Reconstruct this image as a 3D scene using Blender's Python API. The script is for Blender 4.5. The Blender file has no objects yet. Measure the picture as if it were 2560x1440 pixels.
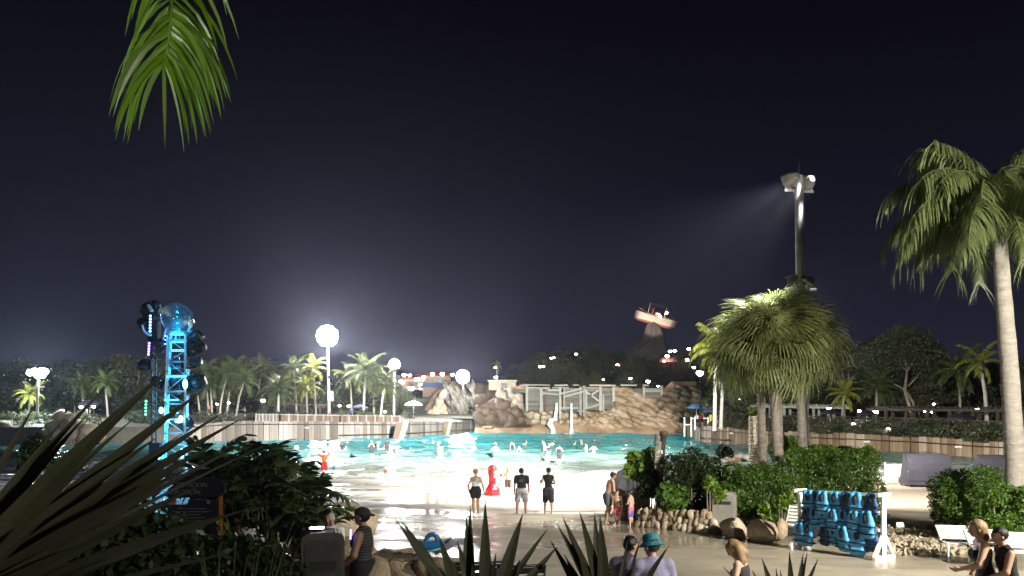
import bpy, bmesh, math, random
import numpy as np
from mathutils import Vector, Matrix, Euler, noise as mnoise

SC = bpy.context.scene
C = SC.collection
R = math.radians
rnd = random.Random(11)

# ------------------------------------------------------------------ camera
F, CX, HY, CAMZ = 1934.0, 1280.0, 1023.0, 4.4      # photo pixels: focal length, centre column, horizon row; eye height
cam = bpy.data.cameras.new('camera'); camo = bpy.data.objects.new('camera', cam); C.objects.link(camo)
camo.location = (0, 0, CAMZ); camo.rotation_euler = (R(90), 0, 0)
cam.sensor_width = 36; cam.lens = F / 2560 * 36; cam.shift_y = (HY - 720) / 2560
cam.clip_start = 0.05; cam.clip_end = 3000
SC.camera = camo

# ------------------------------------------------------------------ night sky
W = bpy.data.worlds.new('World'); SC.world = W; W.use_nodes = True
nt = W.node_tree; nt.nodes.clear()
wo = nt.nodes.new('ShaderNodeOutputWorld'); bg = nt.nodes.new('ShaderNodeBackground')
tc = nt.nodes.new('ShaderNodeTexCoord'); sx = nt.nodes.new('ShaderNodeSeparateXYZ'); rp = nt.nodes.new('ShaderNodeValToRGB')
nt.links.new(tc.outputs['Generated'], sx.inputs[0]); nt.links.new(sx.outputs['Z'], rp.inputs[0])
nt.links.new(rp.outputs[0], bg.inputs[0]); nt.links.new(bg.outputs[0], wo.inputs[0])
cr = rp.color_ramp
cr.elements[0].position = 0.0; cr.elements[0].color = (.034, .034, .060, 1)
cr.elements[1].position = 1.0; cr.elements[1].color = (.0022, .0014, .004, 1)
for p_, c_ in ((.10, (.021, .022, .041, 1)), (.25, (.0105, .0108, .0225, 1)), (.45, (.0042, .0034, .0078, 1))):
    e = cr.elements.new(p_); e.color = c_
bg.inputs[1].default_value = .30

SC.view_settings.view_transform = 'Standard'; SC.view_settings.look = 'None'
SC.view_settings.exposure = 1.1; SC.view_settings.gamma = 1
cy = SC.cycles
cy.use_denoising = True
try: cy.denoiser = 'OPENIMAGEDENOISE'
except Exception: pass
cy.use_light_tree = True
cy.max_bounces = 6; cy.diffuse_bounces = 2; cy.glossy_bounces = 3; cy.transmission_bounces = 5; cy.transparent_max_bounces = 8
cy.caustics_reflective = False; cy.caustics_refractive = False
cy.sample_clamp_indirect = 4.0

# ------------------------------------------------------------------ helpers
def P(x, y, d):
    """photo pixel + distance in metres along the view axis -> point"""
    return Vector(((x - CX) / F * d, d, CAMZ - (y - HY) / F * d))

PROF = [(-60, 1.55), (9, 1.55), (29.8, .37), (30, .36), (48, 0.0), (60, -.45), (80, -1.0), (160, -2.0), (900, -2.0)]
def gz(Y):
    for (a, za), (b, zb) in zip(PROF, PROF[1:]):
        if Y <= b: return za + (zb - za) * (max(Y, a) - a) / (b - a)
    return PROF[-1][1]
def G(x, d):
    """ground point under photo column x at distance d"""
    return Vector(((x - CX) / F * d, d, gz(d)))
def GP(x, y):
    """ground point seen at photo pixel"""
    lo, hi = 6., 70.
    for _ in range(40):
        m = (lo + hi) / 2
        if HY + (CAMZ - gz(m)) / m * F > y: lo = m
        else: hi = m
    return G(x, lo)
def WP(x, y):
    """point of the water surface seen at photo pixel"""
    d = CAMZ * F / (y - HY)
    return Vector(((x - CX) / F * d, d, 0))

class MB:
    def __init__(s): s.v = []; s.f = []; s.mi = []; s.cur = 0
    def add(s, vs, fs):
        o = len(s.v); s.v.extend([tuple(v) for v in vs]); s.f.extend([tuple(i + o for i in f) for f in fs]); s.mi.extend([s.cur] * len(fs)); return s
    def box(s, c, sz, rot=None, bev=0):
        x, y, z = sz[0] / 2, sz[1] / 2, sz[2] / 2
        vs = [Vector(p) for p in ((-x,-y,-z),(x,-y,-z),(x,y,-z),(-x,y,-z),(-x,-y,z),(x,-y,z),(x,y,z),(-x,y,z))]
        if rot is not None:
            m = rot if isinstance(rot, Matrix) else Euler(rot).to_matrix()
            vs = [m @ v for v in vs]
        c = Vector(c)
        return s.add([v + c for v in vs], [(0,3,2,1),(4,5,6,7),(0,1,5,4),(1,2,6,5),(2,3,7,6),(3,0,4,7)])
    def bar(s, a, b, w, h=None, up=(0, 0, 1)):
        a, b = Vector(a), Vector(b); h = h or w; d = (b - a)
        L = d.length; d.normalize(); up = Vector(up)
        if abs(d.dot(up)) > .98: up = Vector((0, 1, 0))
        sx_ = d.cross(up).normalized(); u = sx_.cross(d)
        m = Matrix((sx_, d, u)).transposed()
        return s.box((a + b) / 2, (w, L, h), m)
    def tube(s, pts, rad, n=8, cap=True):
        pts = [Vector(p) for p in pts]
        if not hasattr(rad, '__len__'): rad = [rad] * len(pts)
        o = []; prev = None
        for i, p in enumerate(pts):
            d = (pts[min(i + 1, len(pts) - 1)] - pts[max(i - 1, 0)]).normalized()
            if prev is None:
                ref = Vector((0, 0, 1)) if abs(d.z) < .9 else Vector((1, 0, 0))
                u = d.cross(ref).normalized()
            else: u = (prev - d * prev.dot(d)).normalized()
            prev = u; w = d.cross(u)
            for k in range(n):
                a = 2 * math.pi * k / n
                o.append(p + (u * math.cos(a) + w * math.sin(a)) * rad[i])
        fs = []
        for i in range(len(pts) - 1):
            for k in range(n):
                k2 = (k + 1) % n
                fs.append((i*n+k, i*n+k2, (i+1)*n+k2, (i+1)*n+k))
        if cap: fs.append(tuple(range(n))[::-1]); fs.append(tuple((len(pts)-1)*n + k for k in range(n)))
        return s.add(o, fs)
    def lathe(s, prof, n=16, c=(0, 0, 0), cap=True):
        o = []; c = Vector(c)
        for r, z in prof:
            for k in range(n):
                a = 2 * math.pi * k / n; o.append(c + Vector((r * math.cos(a), r * math.sin(a), z)))
        fs = []
        for i in range(len(prof) - 1):
            for k in range(n):
                k2 = (k + 1) % n; fs.append((i*n+k, i*n+k2, (i+1)*n+k2, (i+1)*n+k))
        if cap: fs.append(tuple(range(n))[::-1]); fs.append(tuple((len(prof)-1)*n + k for k in range(n)))
        return s.add(o, fs)
    def ball(s, c, r, n=10, m=6):
        rr = r if hasattr(r, '__len__') else (r, r, r)
        vs = [(0, 0, -1)]; c = Vector(c)
        for i in range(1, m):
            t = -math.pi/2 + math.pi * i / m
            for k in range(n):
                a = 2*math.pi*k/n; vs.append((math.cos(t)*math.cos(a), math.cos(t)*math.sin(a), math.sin(t)))
        vs.append((0, 0, 1)); fs = []
        for k in range(n):
            k2 = (k+1) % n; fs.append((0, 1+k2, 1+k)); L = 1+(m-2)*n; fs.append((L+k, L+k2, len(vs)-1))
            for i in range(m-2): fs.append((1+i*n+k, 1+i*n+k2, 1+(i+1)*n+k2, 1+(i+1)*n+k))
        return s.add([c + Vector((v[0]*rr[0], v[1]*rr[1], v[2]*rr[2])) for v in vs], fs)
    def disc(s, c, r, nrm, n=12):
        c = Vector(c); nrm = Vector(nrm).normalized(); u = nrm.orthogonal().normalized(); w = nrm.cross(u)
        return s.add([c + (u*math.cos(2*math.pi*k/n) + w*math.sin(2*math.pi*k/n))*r for k in range(n)], [tuple(range(n))])
    def mesh(s, name, mats=None, smooth=False):
        me = bpy.data.meshes.new(name); me.from_pydata(s.v, [], s.f)
        if mats is not None:
            for m in (mats if isinstance(mats, (list, tuple)) else [mats]): me.materials.append(m)
        me.polygons.foreach_set('material_index', s.mi)
        if smooth: me.polygons.foreach_set('use_smooth', [True] * len(me.polygons))
        me.update(); return me
    def build(s, name, mats=None, parent=None, smooth=False, loc=None):
        return obj(name, s.mesh(name, mats, smooth), parent, loc)

def obj(name, me, parent=None, loc=None, rot=None, scale=None):
    o = bpy.data.objects.new(name, me); C.objects.link(o)
    if parent is not None: o.parent = parent
    if loc is not None: o.location = loc
    if rot is not None: o.rotation_euler = rot
    if scale is not None: o.scale = scale if hasattr(scale, '__len__') else (scale,) * 3
    return o
def tag(o, label=None, cat=None, group=None, kind=None):
    if label: o['label'] = label
    if cat: o['category'] = cat
    if group: o['group'] = group
    if kind: o['kind'] = kind
    return o
def thing(name, label, cat, loc=(0, 0, 0), group=None, rz=0):
    o = bpy.data.objects.new(name, None); C.objects.link(o); o.location = loc; o.rotation_euler = (0, 0, rz)
    o.empty_display_size = .2
    return tag(o, label, cat, group)
def struct(o, kind='structure'): o['kind'] = kind; return o
KIDS = {}
def copy_tree(o, parent=None):
    c = o.copy(); C.objects.link(c); c.parent = parent
    for ch in list(o.children): copy_tree(ch, c)
    return c
def np_mesh(name, v, f, mats=None, smooth=True):
    """mesh from numpy arrays; f = (n,3) or (n,4)"""
    me = bpy.data.meshes.new(name); v = np.asarray(v, np.float32); f = np.asarray(f, np.int32); k = f.shape[1]
    me.vertices.add(len(v)); me.vertices.foreach_set('co', v.ravel())
    me.loops.add(f.size); me.loops.foreach_set('vertex_index', f.ravel())
    me.polygons.add(len(f)); me.polygons.foreach_set('loop_start', np.arange(0, f.size, k, dtype=np.int32)); me.polygons.foreach_set('loop_total', np.full(len(f), k, np.int32))
    if smooth: me.polygons.foreach_set('use_smooth', np.ones(len(f), bool))
    if mats is not None:
        for m in (mats if isinstance(mats, (list, tuple)) else [mats]): me.materials.append(m)
    me.update(calc_edges=True); me.validate(); return me
def light(kind, loc, power, col=(1, 1, 1), radius=.2, parent=None, aim=None, size=None, blend=.4, name='lamp_light'):
    L = bpy.data.lights.new(name, kind); L.energy = power; L.color = col; L.shadow_soft_size = radius
    if kind == 'SPOT': L.spot_size = R(size or 60); L.spot_blend = blend
    o = bpy.data.objects.new(name, L); C.objects.link(o); o.location = loc
    if aim is not None: o.rotation_euler = (Vector(aim) - Vector(loc)).to_track_quat('-Z', 'Y').to_euler()
    if parent is not None:
        o.parent = parent; o.matrix_parent_inverse = Matrix.Translation(-Vector(parent.location))
    return o

# ------------------------------------------------------------------ materials
M = {}
def nodes(m): m.use_nodes = True; t = m.node_tree; return t, t.nodes['Principled BSDF']
def N(t, typ, **kw):
    n = t.nodes.new(typ)
    for k, v in kw.items(): setattr(n, k, v)
    return n
def pm(name, col, rough=.6, var=.2, scale=6., bump=0., bscale=None, metal=0., spec=.5, obvar=0., stretch=None, col2=None, island=0.):
    m = bpy.data.materials.new(name); t, b = nodes(m); M[name] = m
    tcn = N(t, 'ShaderNodeTexCoord'); mp = N(t, 'ShaderNodeMapping'); t.links.new(tcn.outputs['Object'], mp.inputs[0])
    if stretch: mp.inputs['Scale'].default_value = stretch
    nz = N(t, 'ShaderNodeTexNoise'); nz.inputs['Scale'].default_value = scale; nz.inputs['Detail'].default_value = 5; nz.inputs['Roughness'].default_value = .65
    t.links.new(mp.outputs[0], nz.inputs['Vector'])
    mx = N(t, 'ShaderNodeMix', data_type='RGBA'); mx.inputs[6].default_value = tuple(c * (1 - var) for c in col) + (1,)
    c2 = col2 or tuple(min(1, c * (1 + var)) for c in col); mx.inputs[7].default_value = tuple(c2) + (1,)
    rmp = N(t, 'ShaderNodeMapRange'); rmp.inputs[1].default_value = .3; rmp.inputs[2].default_value = .7
    t.links.new(nz.outputs[0], rmp.inputs[0]); t.links.new(rmp.outputs[0], mx.inputs[0])
    out = mx.outputs[2]
    for amt, src in ((obvar, 'o'), (island, 'i')):
        if amt:
            s_ = (N(t, 'ShaderNodeObjectInfo').outputs['Random'] if src == 'o' else N(t, 'ShaderNodeNewGeometry').outputs['Random Per Island'])
            hs = N(t, 'ShaderNodeHueSaturation'); r2 = N(t, 'ShaderNodeMapRange'); r2.inputs[3].default_value = 1 - amt; r2.inputs[4].default_value = 1 + amt
            t.links.new(s_, r2.inputs[0]); t.links.new(r2.outputs[0], hs.inputs['Value']); t.links.new(out, hs.inputs['Color']); out = hs.outputs[0]
            r3 = N(t, 'ShaderNodeMapRange'); r3.inputs[3].default_value = 1 + amt * .6; r3.inputs[4].default_value = 1 - amt * .6
            t.links.new(s_, r3.inputs[0]); t.links.new(r3.outputs[0], hs.inputs['Saturation'])
    t.links.new(out, b.inputs['Base Color'])
    b.inputs['Roughness'].default_value = rough; b.inputs['Metallic'].default_value = metal; b.inputs['Specular IOR Level'].default_value = spec
    if bump:
        n2 = N(t, 'ShaderNodeTexNoise'); n2.inputs['Scale'].default_value = bscale or scale * 3; n2.inputs['Detail'].default_value = 6
        t.links.new(mp.outputs[0], n2.inputs['Vector'])
        bp = N(t, 'ShaderNodeBump'); bp.inputs['Strength'].default_value = min(1, bump); bp.inputs['Distance'].default_value = .05 * max(1, bump)
        t.links.new(n2.outputs[0], bp.inputs['Height']); t.links.new(bp.outputs[0], b.inputs['Normal'])
    return m
def em(name, col, strength):
    m = bpy.data.materials.new(name); t, b = nodes(m); M[name] = m
    b.inputs['Base Color'].default_value = (.8, .8, .8, 1); b.inputs['Emission Color'].default_value = tuple(col) + (1,); b.inputs['Emission Strength'].default_value = strength
    return m
def leafm(name, col, var=.35, rough=.45, trans=.35, spec=.4):
    """foliage: colour differs from leaf to leaf, a little light passes through"""
    m = pm(name, col, rough, .18, 3., spec=spec, island=var)
    t = m.node_tree; b = t.nodes['Principled BSDF']; src = b.inputs['Base Color'].links[0].from_socket
    tr = N(t, 'ShaderNodeBsdfTranslucent'); t.links.new(src, tr.inputs['Color'])
    ms = N(t, 'ShaderNodeMixShader'); ms.inputs[0].default_value = trans
    o = t.nodes['Material Output']; t.links.new(b.outputs[0], ms.inputs[1]); t.links.new(tr.outputs[0], ms.inputs[2]); t.links.new(ms.outputs[0], o.inputs['Surface'])
    return m
# ------------------------------------------------------------------ material set
pm('concrete_dark', (.16, .145, .12), .6, .2, 2, .3)
pm('soil', (.05, .04, .03), .9, .4, 4, .8)
pm('terrace_floor', (.085, .075, .055), .8, .3, 1.2, .4)
pm('hill_soil', (.05, .06, .035), .9, .4, .4, .5)
pm('sand', (.45, .38, .30), .85, .2, 3, .6, 20)
pm('plank_wood', (.25, .20, .15), .75, .35, 2.2, .5, 12, obvar=.5, stretch=(5, 5, .35), col2=(.31, .26, .21))
pm('board_wood', (.17, .165, .14), .8, .3, 2, .5, 10, obvar=.35, stretch=(.6, 3, 3))
pm('grey_wood', (.33, .33, .285), .75, .3, 2, .5, 10, obvar=.25, stretch=(3, 3, .6))
pm('brown_wood', (.15, .095, .06), .7, .35, 4, .4, 20, obvar=.25, stretch=(4, 4, .6))
pm('dark_wood', (.045, .032, .024), .7, .3, 4, .3)
pm('rail_dark', (.03, .026, .022), .5, .2, 5)
pm('rock_tan', (.42, .30, .18), .8, .4, 1.1, .9, 2.5, obvar=.26, col2=(.52, .40, .27))
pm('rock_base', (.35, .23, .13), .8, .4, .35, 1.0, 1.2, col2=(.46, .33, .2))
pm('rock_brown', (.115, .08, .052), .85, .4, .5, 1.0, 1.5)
pm('rock_grey', (.135, .125, .10), .8, .35, 1.2, .9, 2.5, obvar=.25)
pm('rock_pale', (.42, .36, .27), .8, .25, 1.5, .7, 4, obvar=.2)
pm('rock_spire', (.085, .08, .075), .9, .4, .3, 1.0, .8)
pm('rock_garden', (.33, .26, .17), .8, .35, 2.5, .8, 8, obvar=.3)
pm('white_paint', (.78, .78, .74), .45, .06, 3)
pm('steel_pole', (.50, .50, .48), .55, .2, 3)
pm('queen_trunk', (.27, .25, .215), .85, .25, 3, .6, 9, stretch=(1, 1, 4))
pm('housing', (.26, .26, .25), .5, .2, 4, metal=.4)
pm('black_metal', (.012, .012, .014), .4, .2, 4)
pm('dark_cloth', (.012, .012, .022), .8, .3, 8)
pm('cabana_canvas', (.030, .028, .042), .85, .2, 3, .2)
pm('navy_canvas', (.03, .035, .075), .8, .25, 3, .3)
pm('blue_canvas', (.055, .12, .24), .8, .25, 3, .3)
pm('red_plastic', (.55, .012, .02), .35, .15, 4)
pm('white_plastic', (.75, .74, .72), .4, .05, 4)
pm('roof_red', (.22, .05, .035), .7, .3, 3)
pm('palm_trunk', (.27, .235, .195), .85, .3, 3, .8, 9, stretch=(1, 1, 4))
pm('pale_trunk', (.46, .44, .39), .8, .2, 3, .6, 9, stretch=(1, 1, 4))
pm('bark', (.21, .175, .135), .85, .35, 3, .8, 10)
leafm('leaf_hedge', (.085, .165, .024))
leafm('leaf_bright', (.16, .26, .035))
leafm('leaf_dark', (.032, .058, .018))
leafm('leaf_tree', (.075, .088, .045), .3)
leafm('leaf_tree_pale', (.105, .115, .06), .3)
leafm('leaf_tree_deep', (.045, .06, .032), .3)
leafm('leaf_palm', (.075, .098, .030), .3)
leafm('leaf_palm_lit_yellow', (.20, .22, .035), .3)  # yellow leaves; the flood-light on the lit palms is put into this colour
leafm('leaf_fan', (.155, .185, .060), .35, .45)
leafm('leaf_queen', (.115, .145, .050), .35, .45)
leafm('leaf_frond', (.17, .30, .035), .3, .32, .3)
leafm('leaf_agave', (.062, .066, .036), .5, .5, .05, .25)
leafm('leaf_shrub', (.040, .070, .020), .35, .35, .15)
em('lamp_white', (1.0, .985, .96), 330)
em('lamp_cool', (.80, 1.0, .97), 280)
em('lantern_white', (1.0, .95, .88), 30)
em('lantern_warm', (1.0, .58, .22), 12)
em('led_cyan', (.02, .52, 1.0), 2.2)
em('led_cyan_hot', (.15, .75, 1.0), 9)
em('led_blue', (.16, .36, 1.0), 5)
em('led_purple', (.30, .12, 1.0), 4)
em('led_green', (.05, 1.0, .35), 5)
em('phone_light', (1.0, .95, .98), 6)
em('glow_purple', (.16, .10, 1.0), 4)
em('cup_glow', (1.0, .12, .06), 2)

# ------------------------------------------------------------------ ground, walkway, beach
def sheet(name, xs, ys, zf, mat):
    v = [(x, y, zf(x, y)) for y in ys for x in xs]; n = len(xs)
    f = [(j*n+i, j*n+i+1, (j+1)*n+i+1, (j+1)*n+i) for j in range(len(ys)-1) for i in range(n-1)]
    return obj(name, np_mesh(name, v, f, mat))
struct(sheet('ground', [-420, -100, 100, 420], [-110, 0, 200, 620], lambda x, y: -2.4, M['soil']))

def wetmat(name, col, col2, r0, r1, scale, wet_lo, wet_hi, bump=.15, spec=.5, dryY=None):
    """pavement that is dry in places (r1) and covered by a film of water in others (r0)"""
    m = pm(name, col, .4, .1, .8, 0, col2=col2, spec=spec); t = m.node_tree; b = t.nodes['Principled BSDF']
    tcn = N(t, 'ShaderNodeTexCoord'); mp = N(t, 'ShaderNodeMapping'); mp.inputs['Scale'].default_value = (.5, 1.3, 1); t.links.new(tcn.outputs['Object'], mp.inputs[0])
    nz = N(t, 'ShaderNodeTexNoise'); nz.inputs['Scale'].default_value = scale; nz.inputs['Detail'].default_value = 6; nz.inputs['Distortion'].default_value = .6
    t.links.new(mp.outputs[0], nz.inputs['Vector'])
    mr = N(t, 'ShaderNodeMapRange'); mr.inputs[1].default_value = wet_lo; mr.inputs[2].default_value = wet_hi; mr.inputs[3].default_value = r0; mr.inputs[4].default_value = r1
    t.links.new(nz.outputs[0], mr.inputs[0]); ro = mr.outputs[0]
    if dryY:      # the deck dries out away from the water
        sp = N(t, 'ShaderNodeSeparateXYZ'); t.links.new(tcn.outputs['Object'], sp.inputs[0]); m2 = N(t, 'ShaderNodeMapRange'); m2.inputs[1].default_value = dryY[0]; m2.inputs[2].default_value = dryY[1]; m2.inputs[3].default_value = .35; m2.inputs[4].default_value = 0
        t.links.new(sp.outputs['Y'], m2.inputs[0]); ad = N(t, 'ShaderNodeMath', operation='ADD'); t.links.new(ro, ad.inputs[0]); t.links.new(m2.outputs[0], ad.inputs[1]); ro = ad.outputs[0]
    t.links.new(ro, b.inputs['Roughness'])
    ms_ = N(t, 'ShaderNodeMapRange'); ms_.inputs[1].default_value = r0 + .04; ms_.inputs[2].default_value = r0 + .3; ms_.inputs[3].default_value = .5; ms_.inputs[4].default_value = .06; t.links.new(ro, ms_.inputs[0]); t.links.new(ms_.outputs[0], b.inputs['Specular IOR Level'])
    n2 = N(t, 'ShaderNodeTexNoise'); n2.inputs['Scale'].default_value = 1.6; n2.inputs['Detail'].default_value = 5; t.links.new(mp.outputs[0], n2.inputs['Vector'])
    bp = N(t, 'ShaderNodeBump'); bp.inputs['Strength'].default_value = bump; bp.inputs['Distance'].default_value = .08
    t.links.new(n2.outputs[0], bp.inputs['Height']); t.links.new(bp.outputs[0], b.inputs['Normal'])
    return m
wetmat('walk_wet', (.27, .24, .185), (.37, .33, .26), .06, .6, .35, .44, .62, .06, dryY=(12, 24))
wetmat('beach_wet', (.60, .545, .455), (.70, .64, .55), .085, .8, .22, .44, .54, .06)
xs = np.linspace(-70, 70, 71)
struct(sheet('walkway', xs, np.concatenate([[-60, -20, 0], np.linspace(5, 29.72, 40)]), lambda x, y: gz(y), M['walk_wet']))
def beach_z(x, y):
    k = mnoise.noise((x * .12, y * .12, 3)) * .05
    return gz(y) + (k if y > 31 else 0) * min(1, (y - 30) / 4) - .01
struct(sheet('beach', xs, np.concatenate([np.linspace(29.84, 62, 60), np.linspace(64, 160, 20)]), beach_z, M['beach_wet']))
mb = MB(); mb.box((0, 29.78, .22), (140, .14, .12)); struct(mb.build('drain_channel', M['rail_dark']))

# ------------------------------------------------------------------ pool water
m = bpy.data.materials.new('pool_water'); t, b = nodes(m); M['pool_water'] = m
tcn = N(t, 'ShaderNodeTexCoord'); sp = N(t, 'ShaderNodeSeparateXYZ'); t.links.new(tcn.outputs['Object'], sp.inputs[0])
mr = N(t, 'ShaderNodeMapRange'); mr.inputs[1].default_value = 46; mr.inputs[2].default_value = 146; t.links.new(sp.outputs['Y'], mr.inputs[0])
rp = N(t, 'ShaderNodeValToRGB'); t.links.new(mr.outputs[0], rp.inputs[0]); cr = rp.color_ramp
cr.elements[0].color = (.42, .41, .35, 1); cr.elements[1].color = (.012, .42, .50, 1)
for p_, c_ in ((.08, (.26, .29, .25, 1)), (.22, (.15, .245, .22, 1)), (.42, (.06, .25, .25, 1)), (.60, (.022, .32, .35, 1))):
    e = cr.elements.new(p_); e.color = c_
mp = N(t, 'ShaderNodeMapping'); mp.inputs['Scale'].default_value = (.45, 1.25, 1); t.links.new(tcn.outputs['Object'], mp.inputs[0])
nz = N(t, 'ShaderNodeTexNoise'); nz.inputs['Scale'].default_value = .55; nz.inputs['Detail'].default_value = 8; nz.inputs['Roughness'].default_value = .62; nz.inputs['Distortion'].default_value = .5
t.links.new(mp.outputs[0], nz.inputs['Vector'])
thr = N(t, 'ShaderNodeMapRange'); thr.inputs[1].default_value = 46; thr.inputs[2].default_value = 62; thr.inputs[3].default_value = .44; thr.inputs[4].default_value = .69
t.links.new(sp.outputs['Y'], thr.inputs[0])
sb = N(t, 'ShaderNodeMath', operation='SUBTRACT'); t.links.new(nz.outputs[0], sb.inputs[0]); t.links.new(thr.outputs[0], sb.inputs[1])
fm = N(t, 'ShaderNodeMapRange'); fm.inputs[1].default_value = 0; fm.inputs[2].default_value = .07; t.links.new(sb.outputs[0], fm.inputs[0])
mx = N(t, 'ShaderNodeMix', data_type='RGBA'); mx.inputs[7].default_value = (.80, .82, .78, 1); t.links.new(fm.outputs[0], mx.inputs[0]); t.links.new(rp.outputs[0], mx.inputs[6])
t.links.new(mx.outputs[2], b.inputs['Base Color'])
rr = N(t, 'ShaderNodeMapRange'); rr.inputs[3].default_value = .07; rr.inputs[4].default_value = .6; t.links.new(fm.outputs[0], rr.inputs[0]); t.links.new(rr.outputs[0], b.inputs['Roughness'])
b.inputs['IOR'].default_value = 1.33
n2 = N(t, 'ShaderNodeTexNoise'); n2.inputs['Scale'].default_value = 1.1; n2.inputs['Detail'].default_value = 4; t.links.new(mp.outputs[0], n2.inputs['Vector'])
bp = N(t, 'ShaderNodeBump'); bp.inputs['Strength'].default_value = .55; bp.inputs['Distance'].default_value = .35
t.links.new(n2.outputs[0], bp.inputs['Height']); t.links.new(bp.outputs[0], b.inputs['Normal'])
wx = np.linspace(-64, 66, 330); wy = np.concatenate([np.linspace(44, 80, 210), np.linspace(80.3, 152, 190)])
XX, YY = np.meshgrid(wx, wy)
rg = np.random.RandomState(5); ZZ = np.zeros_like(XX)
for k in range(26):
    lam = rg.uniform(1.2, 9); th = rg.normal(0, .55); ph = rg.uniform(0, 6.28); a = .0105 * lam ** .75
    ZZ += a * np.sin(2 * np.pi / lam * (np.sin(th) * XX + np.cos(th) * YY) + ph)
for y0, am, wd in ((49.5, .10, .8), (54, .13, 1.0), (62, .16, 1.3), (74, .16, 1.6), (92, .2, 2)):   # the rollers that run up the beach
    yc = y0 + 1.3 * np.sin(XX * .11 + y0) + .5 * np.sin(XX * .37 + y0 * 2)
    ZZ += am * np.exp(-((YY - yc) / wd) ** 2)
ZZ *= np.clip((YY - 44.5) / 5, .12, 1)
nx = len(wx); idx = np.arange(len(wx) * len(wy)).reshape(len(wy), nx)
fc = np.stack([idx[:-1, :-1], idx[:-1, 1:], idx[1:, 1:], idx[1:, :-1]], -1).reshape(-1, 4)
struct(obj('pool_water', np_mesh('pool_water', np.stack([XX, YY, ZZ], -1).reshape(-1, 3), fc, M['pool_water'])))

# ------------------------------------------------------------------ pool walls of upright planks
def resample(pts, step):
    """pts: [(X, Y, ztop)] -> points along the line every `step`"""
    out = []; carry = 0.
    for a, c in zip(pts, pts[1:]):
        a, c = np.array(a), np.array(c); L = np.hypot(*(c - a)[:2]); s = carry
        while s < L: out.append(tuple(a + (c - a) * s / L)); s += step
        carry = s - L
    return out
PLK = []
for s in range(5):
    mb = MB(); r_ = random.Random(s); q = [r_.uniform(-.03, .03) for _ in range(4)]
    mb.add([(-.5,-.06,0),(.5,-.06,0),(.5,.06,0),(-.5,.06,0),(-.5+q[0],-.06,.985+q[1]*.3),(.5+q[2],-.06,.985+q[3]*.3),(.5+q[2],.06,.985+q[3]*.3),(-.5+q[0],.06,.985+q[1]*.3),
            (-.3,-.05,1),(.3,-.05,1),(.3,.05,1),(-.3,.05,1)],
           [(0,1,5,4),(1,2,6,5),(2,3,7,6),(3,0,4,7),(4,5,9,8),(5,6,10,9),(6,7,11,10),(7,4,8,11),(8,9,10,11),(0,3,2,1)])
    PLK.append(mb.mesh('plank', M['plank_wood']))
pm('plank_brown', (.235, .145, .085), .75, .35, 2.2, .5, 12, obvar=.5, stretch=(5, 5, .35), col2=(.34, .25, .17))
PLKB = []
for q_ in PLK: c_ = q_.copy(); c_.materials[0] = M['plank_brown']; PLKB.append(c_)
def plank_wall(name, label, px, seed, w0, w1, jit, PLK=PLK):
    pts = []
    for x, yb, yt in px:
        p = WP(x, yb); pts.append((p.x, p.y, P(x, yt, p.y).z))
    root = thing(name, label, 'wall'); r_ = random.Random(seed); fine = resample(pts, .1); i = 0
    step = 0.
    while i < len(fine) - 8:
        w = r_.uniform(w0, w1) if r_.random() > .2 else r_.uniform(w0 * .6, w0)
        k = min(len(fine) - 1, i + max(2, int(round(w / .1)))); a, c = Vector(fine[i]), Vector(fine[k])
        ang = math.atan2(c.y - a.y, c.x - a.x); md = (a + c) / 2
        if r_.random() < .45: step = r_.uniform(-jit, jit)
        h = md.z + step + 1.2
        nrm = Vector((math.sin(ang), -math.cos(ang), 0)) * r_.uniform(-.09, .09)
        obj('plank', r_.choice(PLK), root, (md.x + nrm.x, md.y + nrm.y, -1.2), (r_.uniform(-.012, .012), r_.uniform(-.008, .008), ang), ((c - a).to_2d().length * .955, 1, h))
        i = k
    return root, pts
LW = [(455, 1109, 1062), (560, 1104, 1054), (640, 1103.5, 1053), (700, 1103, 1053), (850, 1099, 1054), (1000, 1095, 1055), (1100, 1088, 1054), (1197, 1081, 1051)]
RW = [(1752, 1106, 1066), (1800, 1111, 1068), (1870, 1116, 1073), (2000, 1123, 1082), (2130, 1129, 1086), (2300, 1137, 1093), (2420, 1143, 1101), (2570, 1150, 1108)]
lwall, LWP = plank_wall('plank_wall', 'weathered grey-brown upright plank wall of the pool running up to the dark boulders', LW, 3, .55, .95, .13)
rwall, RWP = plank_wall('plank_wall', 'warm brown upright plank wall of the pool below the pergola terrace', RW, 8, .5, .95, .16, PLKB)
def rail_on(root, pts, dz, off, r, t0, t1, name='rail', zabs=None):
    f = resample(pts, 1.0); n = len(f); f = f[int(n * t0):int(n * t1)]
    mb = MB(); mb.tube([Vector((x * (1 - off / math.hypot(x, y)), y * (1 - off / math.hypot(x, y)), (zabs if zabs is not None else z + dz))) for x, y, z in f], r, 6)
    mb.build(name, M['rail_dark'], root, True)
rail_on(lwall, LWP, -.42, .22, .07, 0, .98); rail_on(lwall, LWP, 0, .3, .11, .36, 1, 'pipe', .62)
rail_on(rwall, RWP, -.48, .22, .06, 0, .98); rail_on(rwall, RWP, 0, .3, .11, 0, .22, 'pipe', .62)
# dark return face where the far end of the brown wall turns towards the cliff
mb = MB(); a = Vector(RWP[0]); c = WP(1718, 1091); d_ = (c.to_2d() - a.to_2d()); n = 9
for k in range(n):
    q0 = a.to_2d() + d_ * k / n; q1 = a.to_2d() + d_ * (k + 1) / n; md = (q0 + q1) / 2
    obj('plank', PLK[k % 5], rwall, (md.x, md.y, -1.2), (0, 0, math.atan2(d_.y, d_.x)), ((q1 - q0).length * .97, 1, a.z + 1.0 + .1 * (k % 3)))
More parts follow.
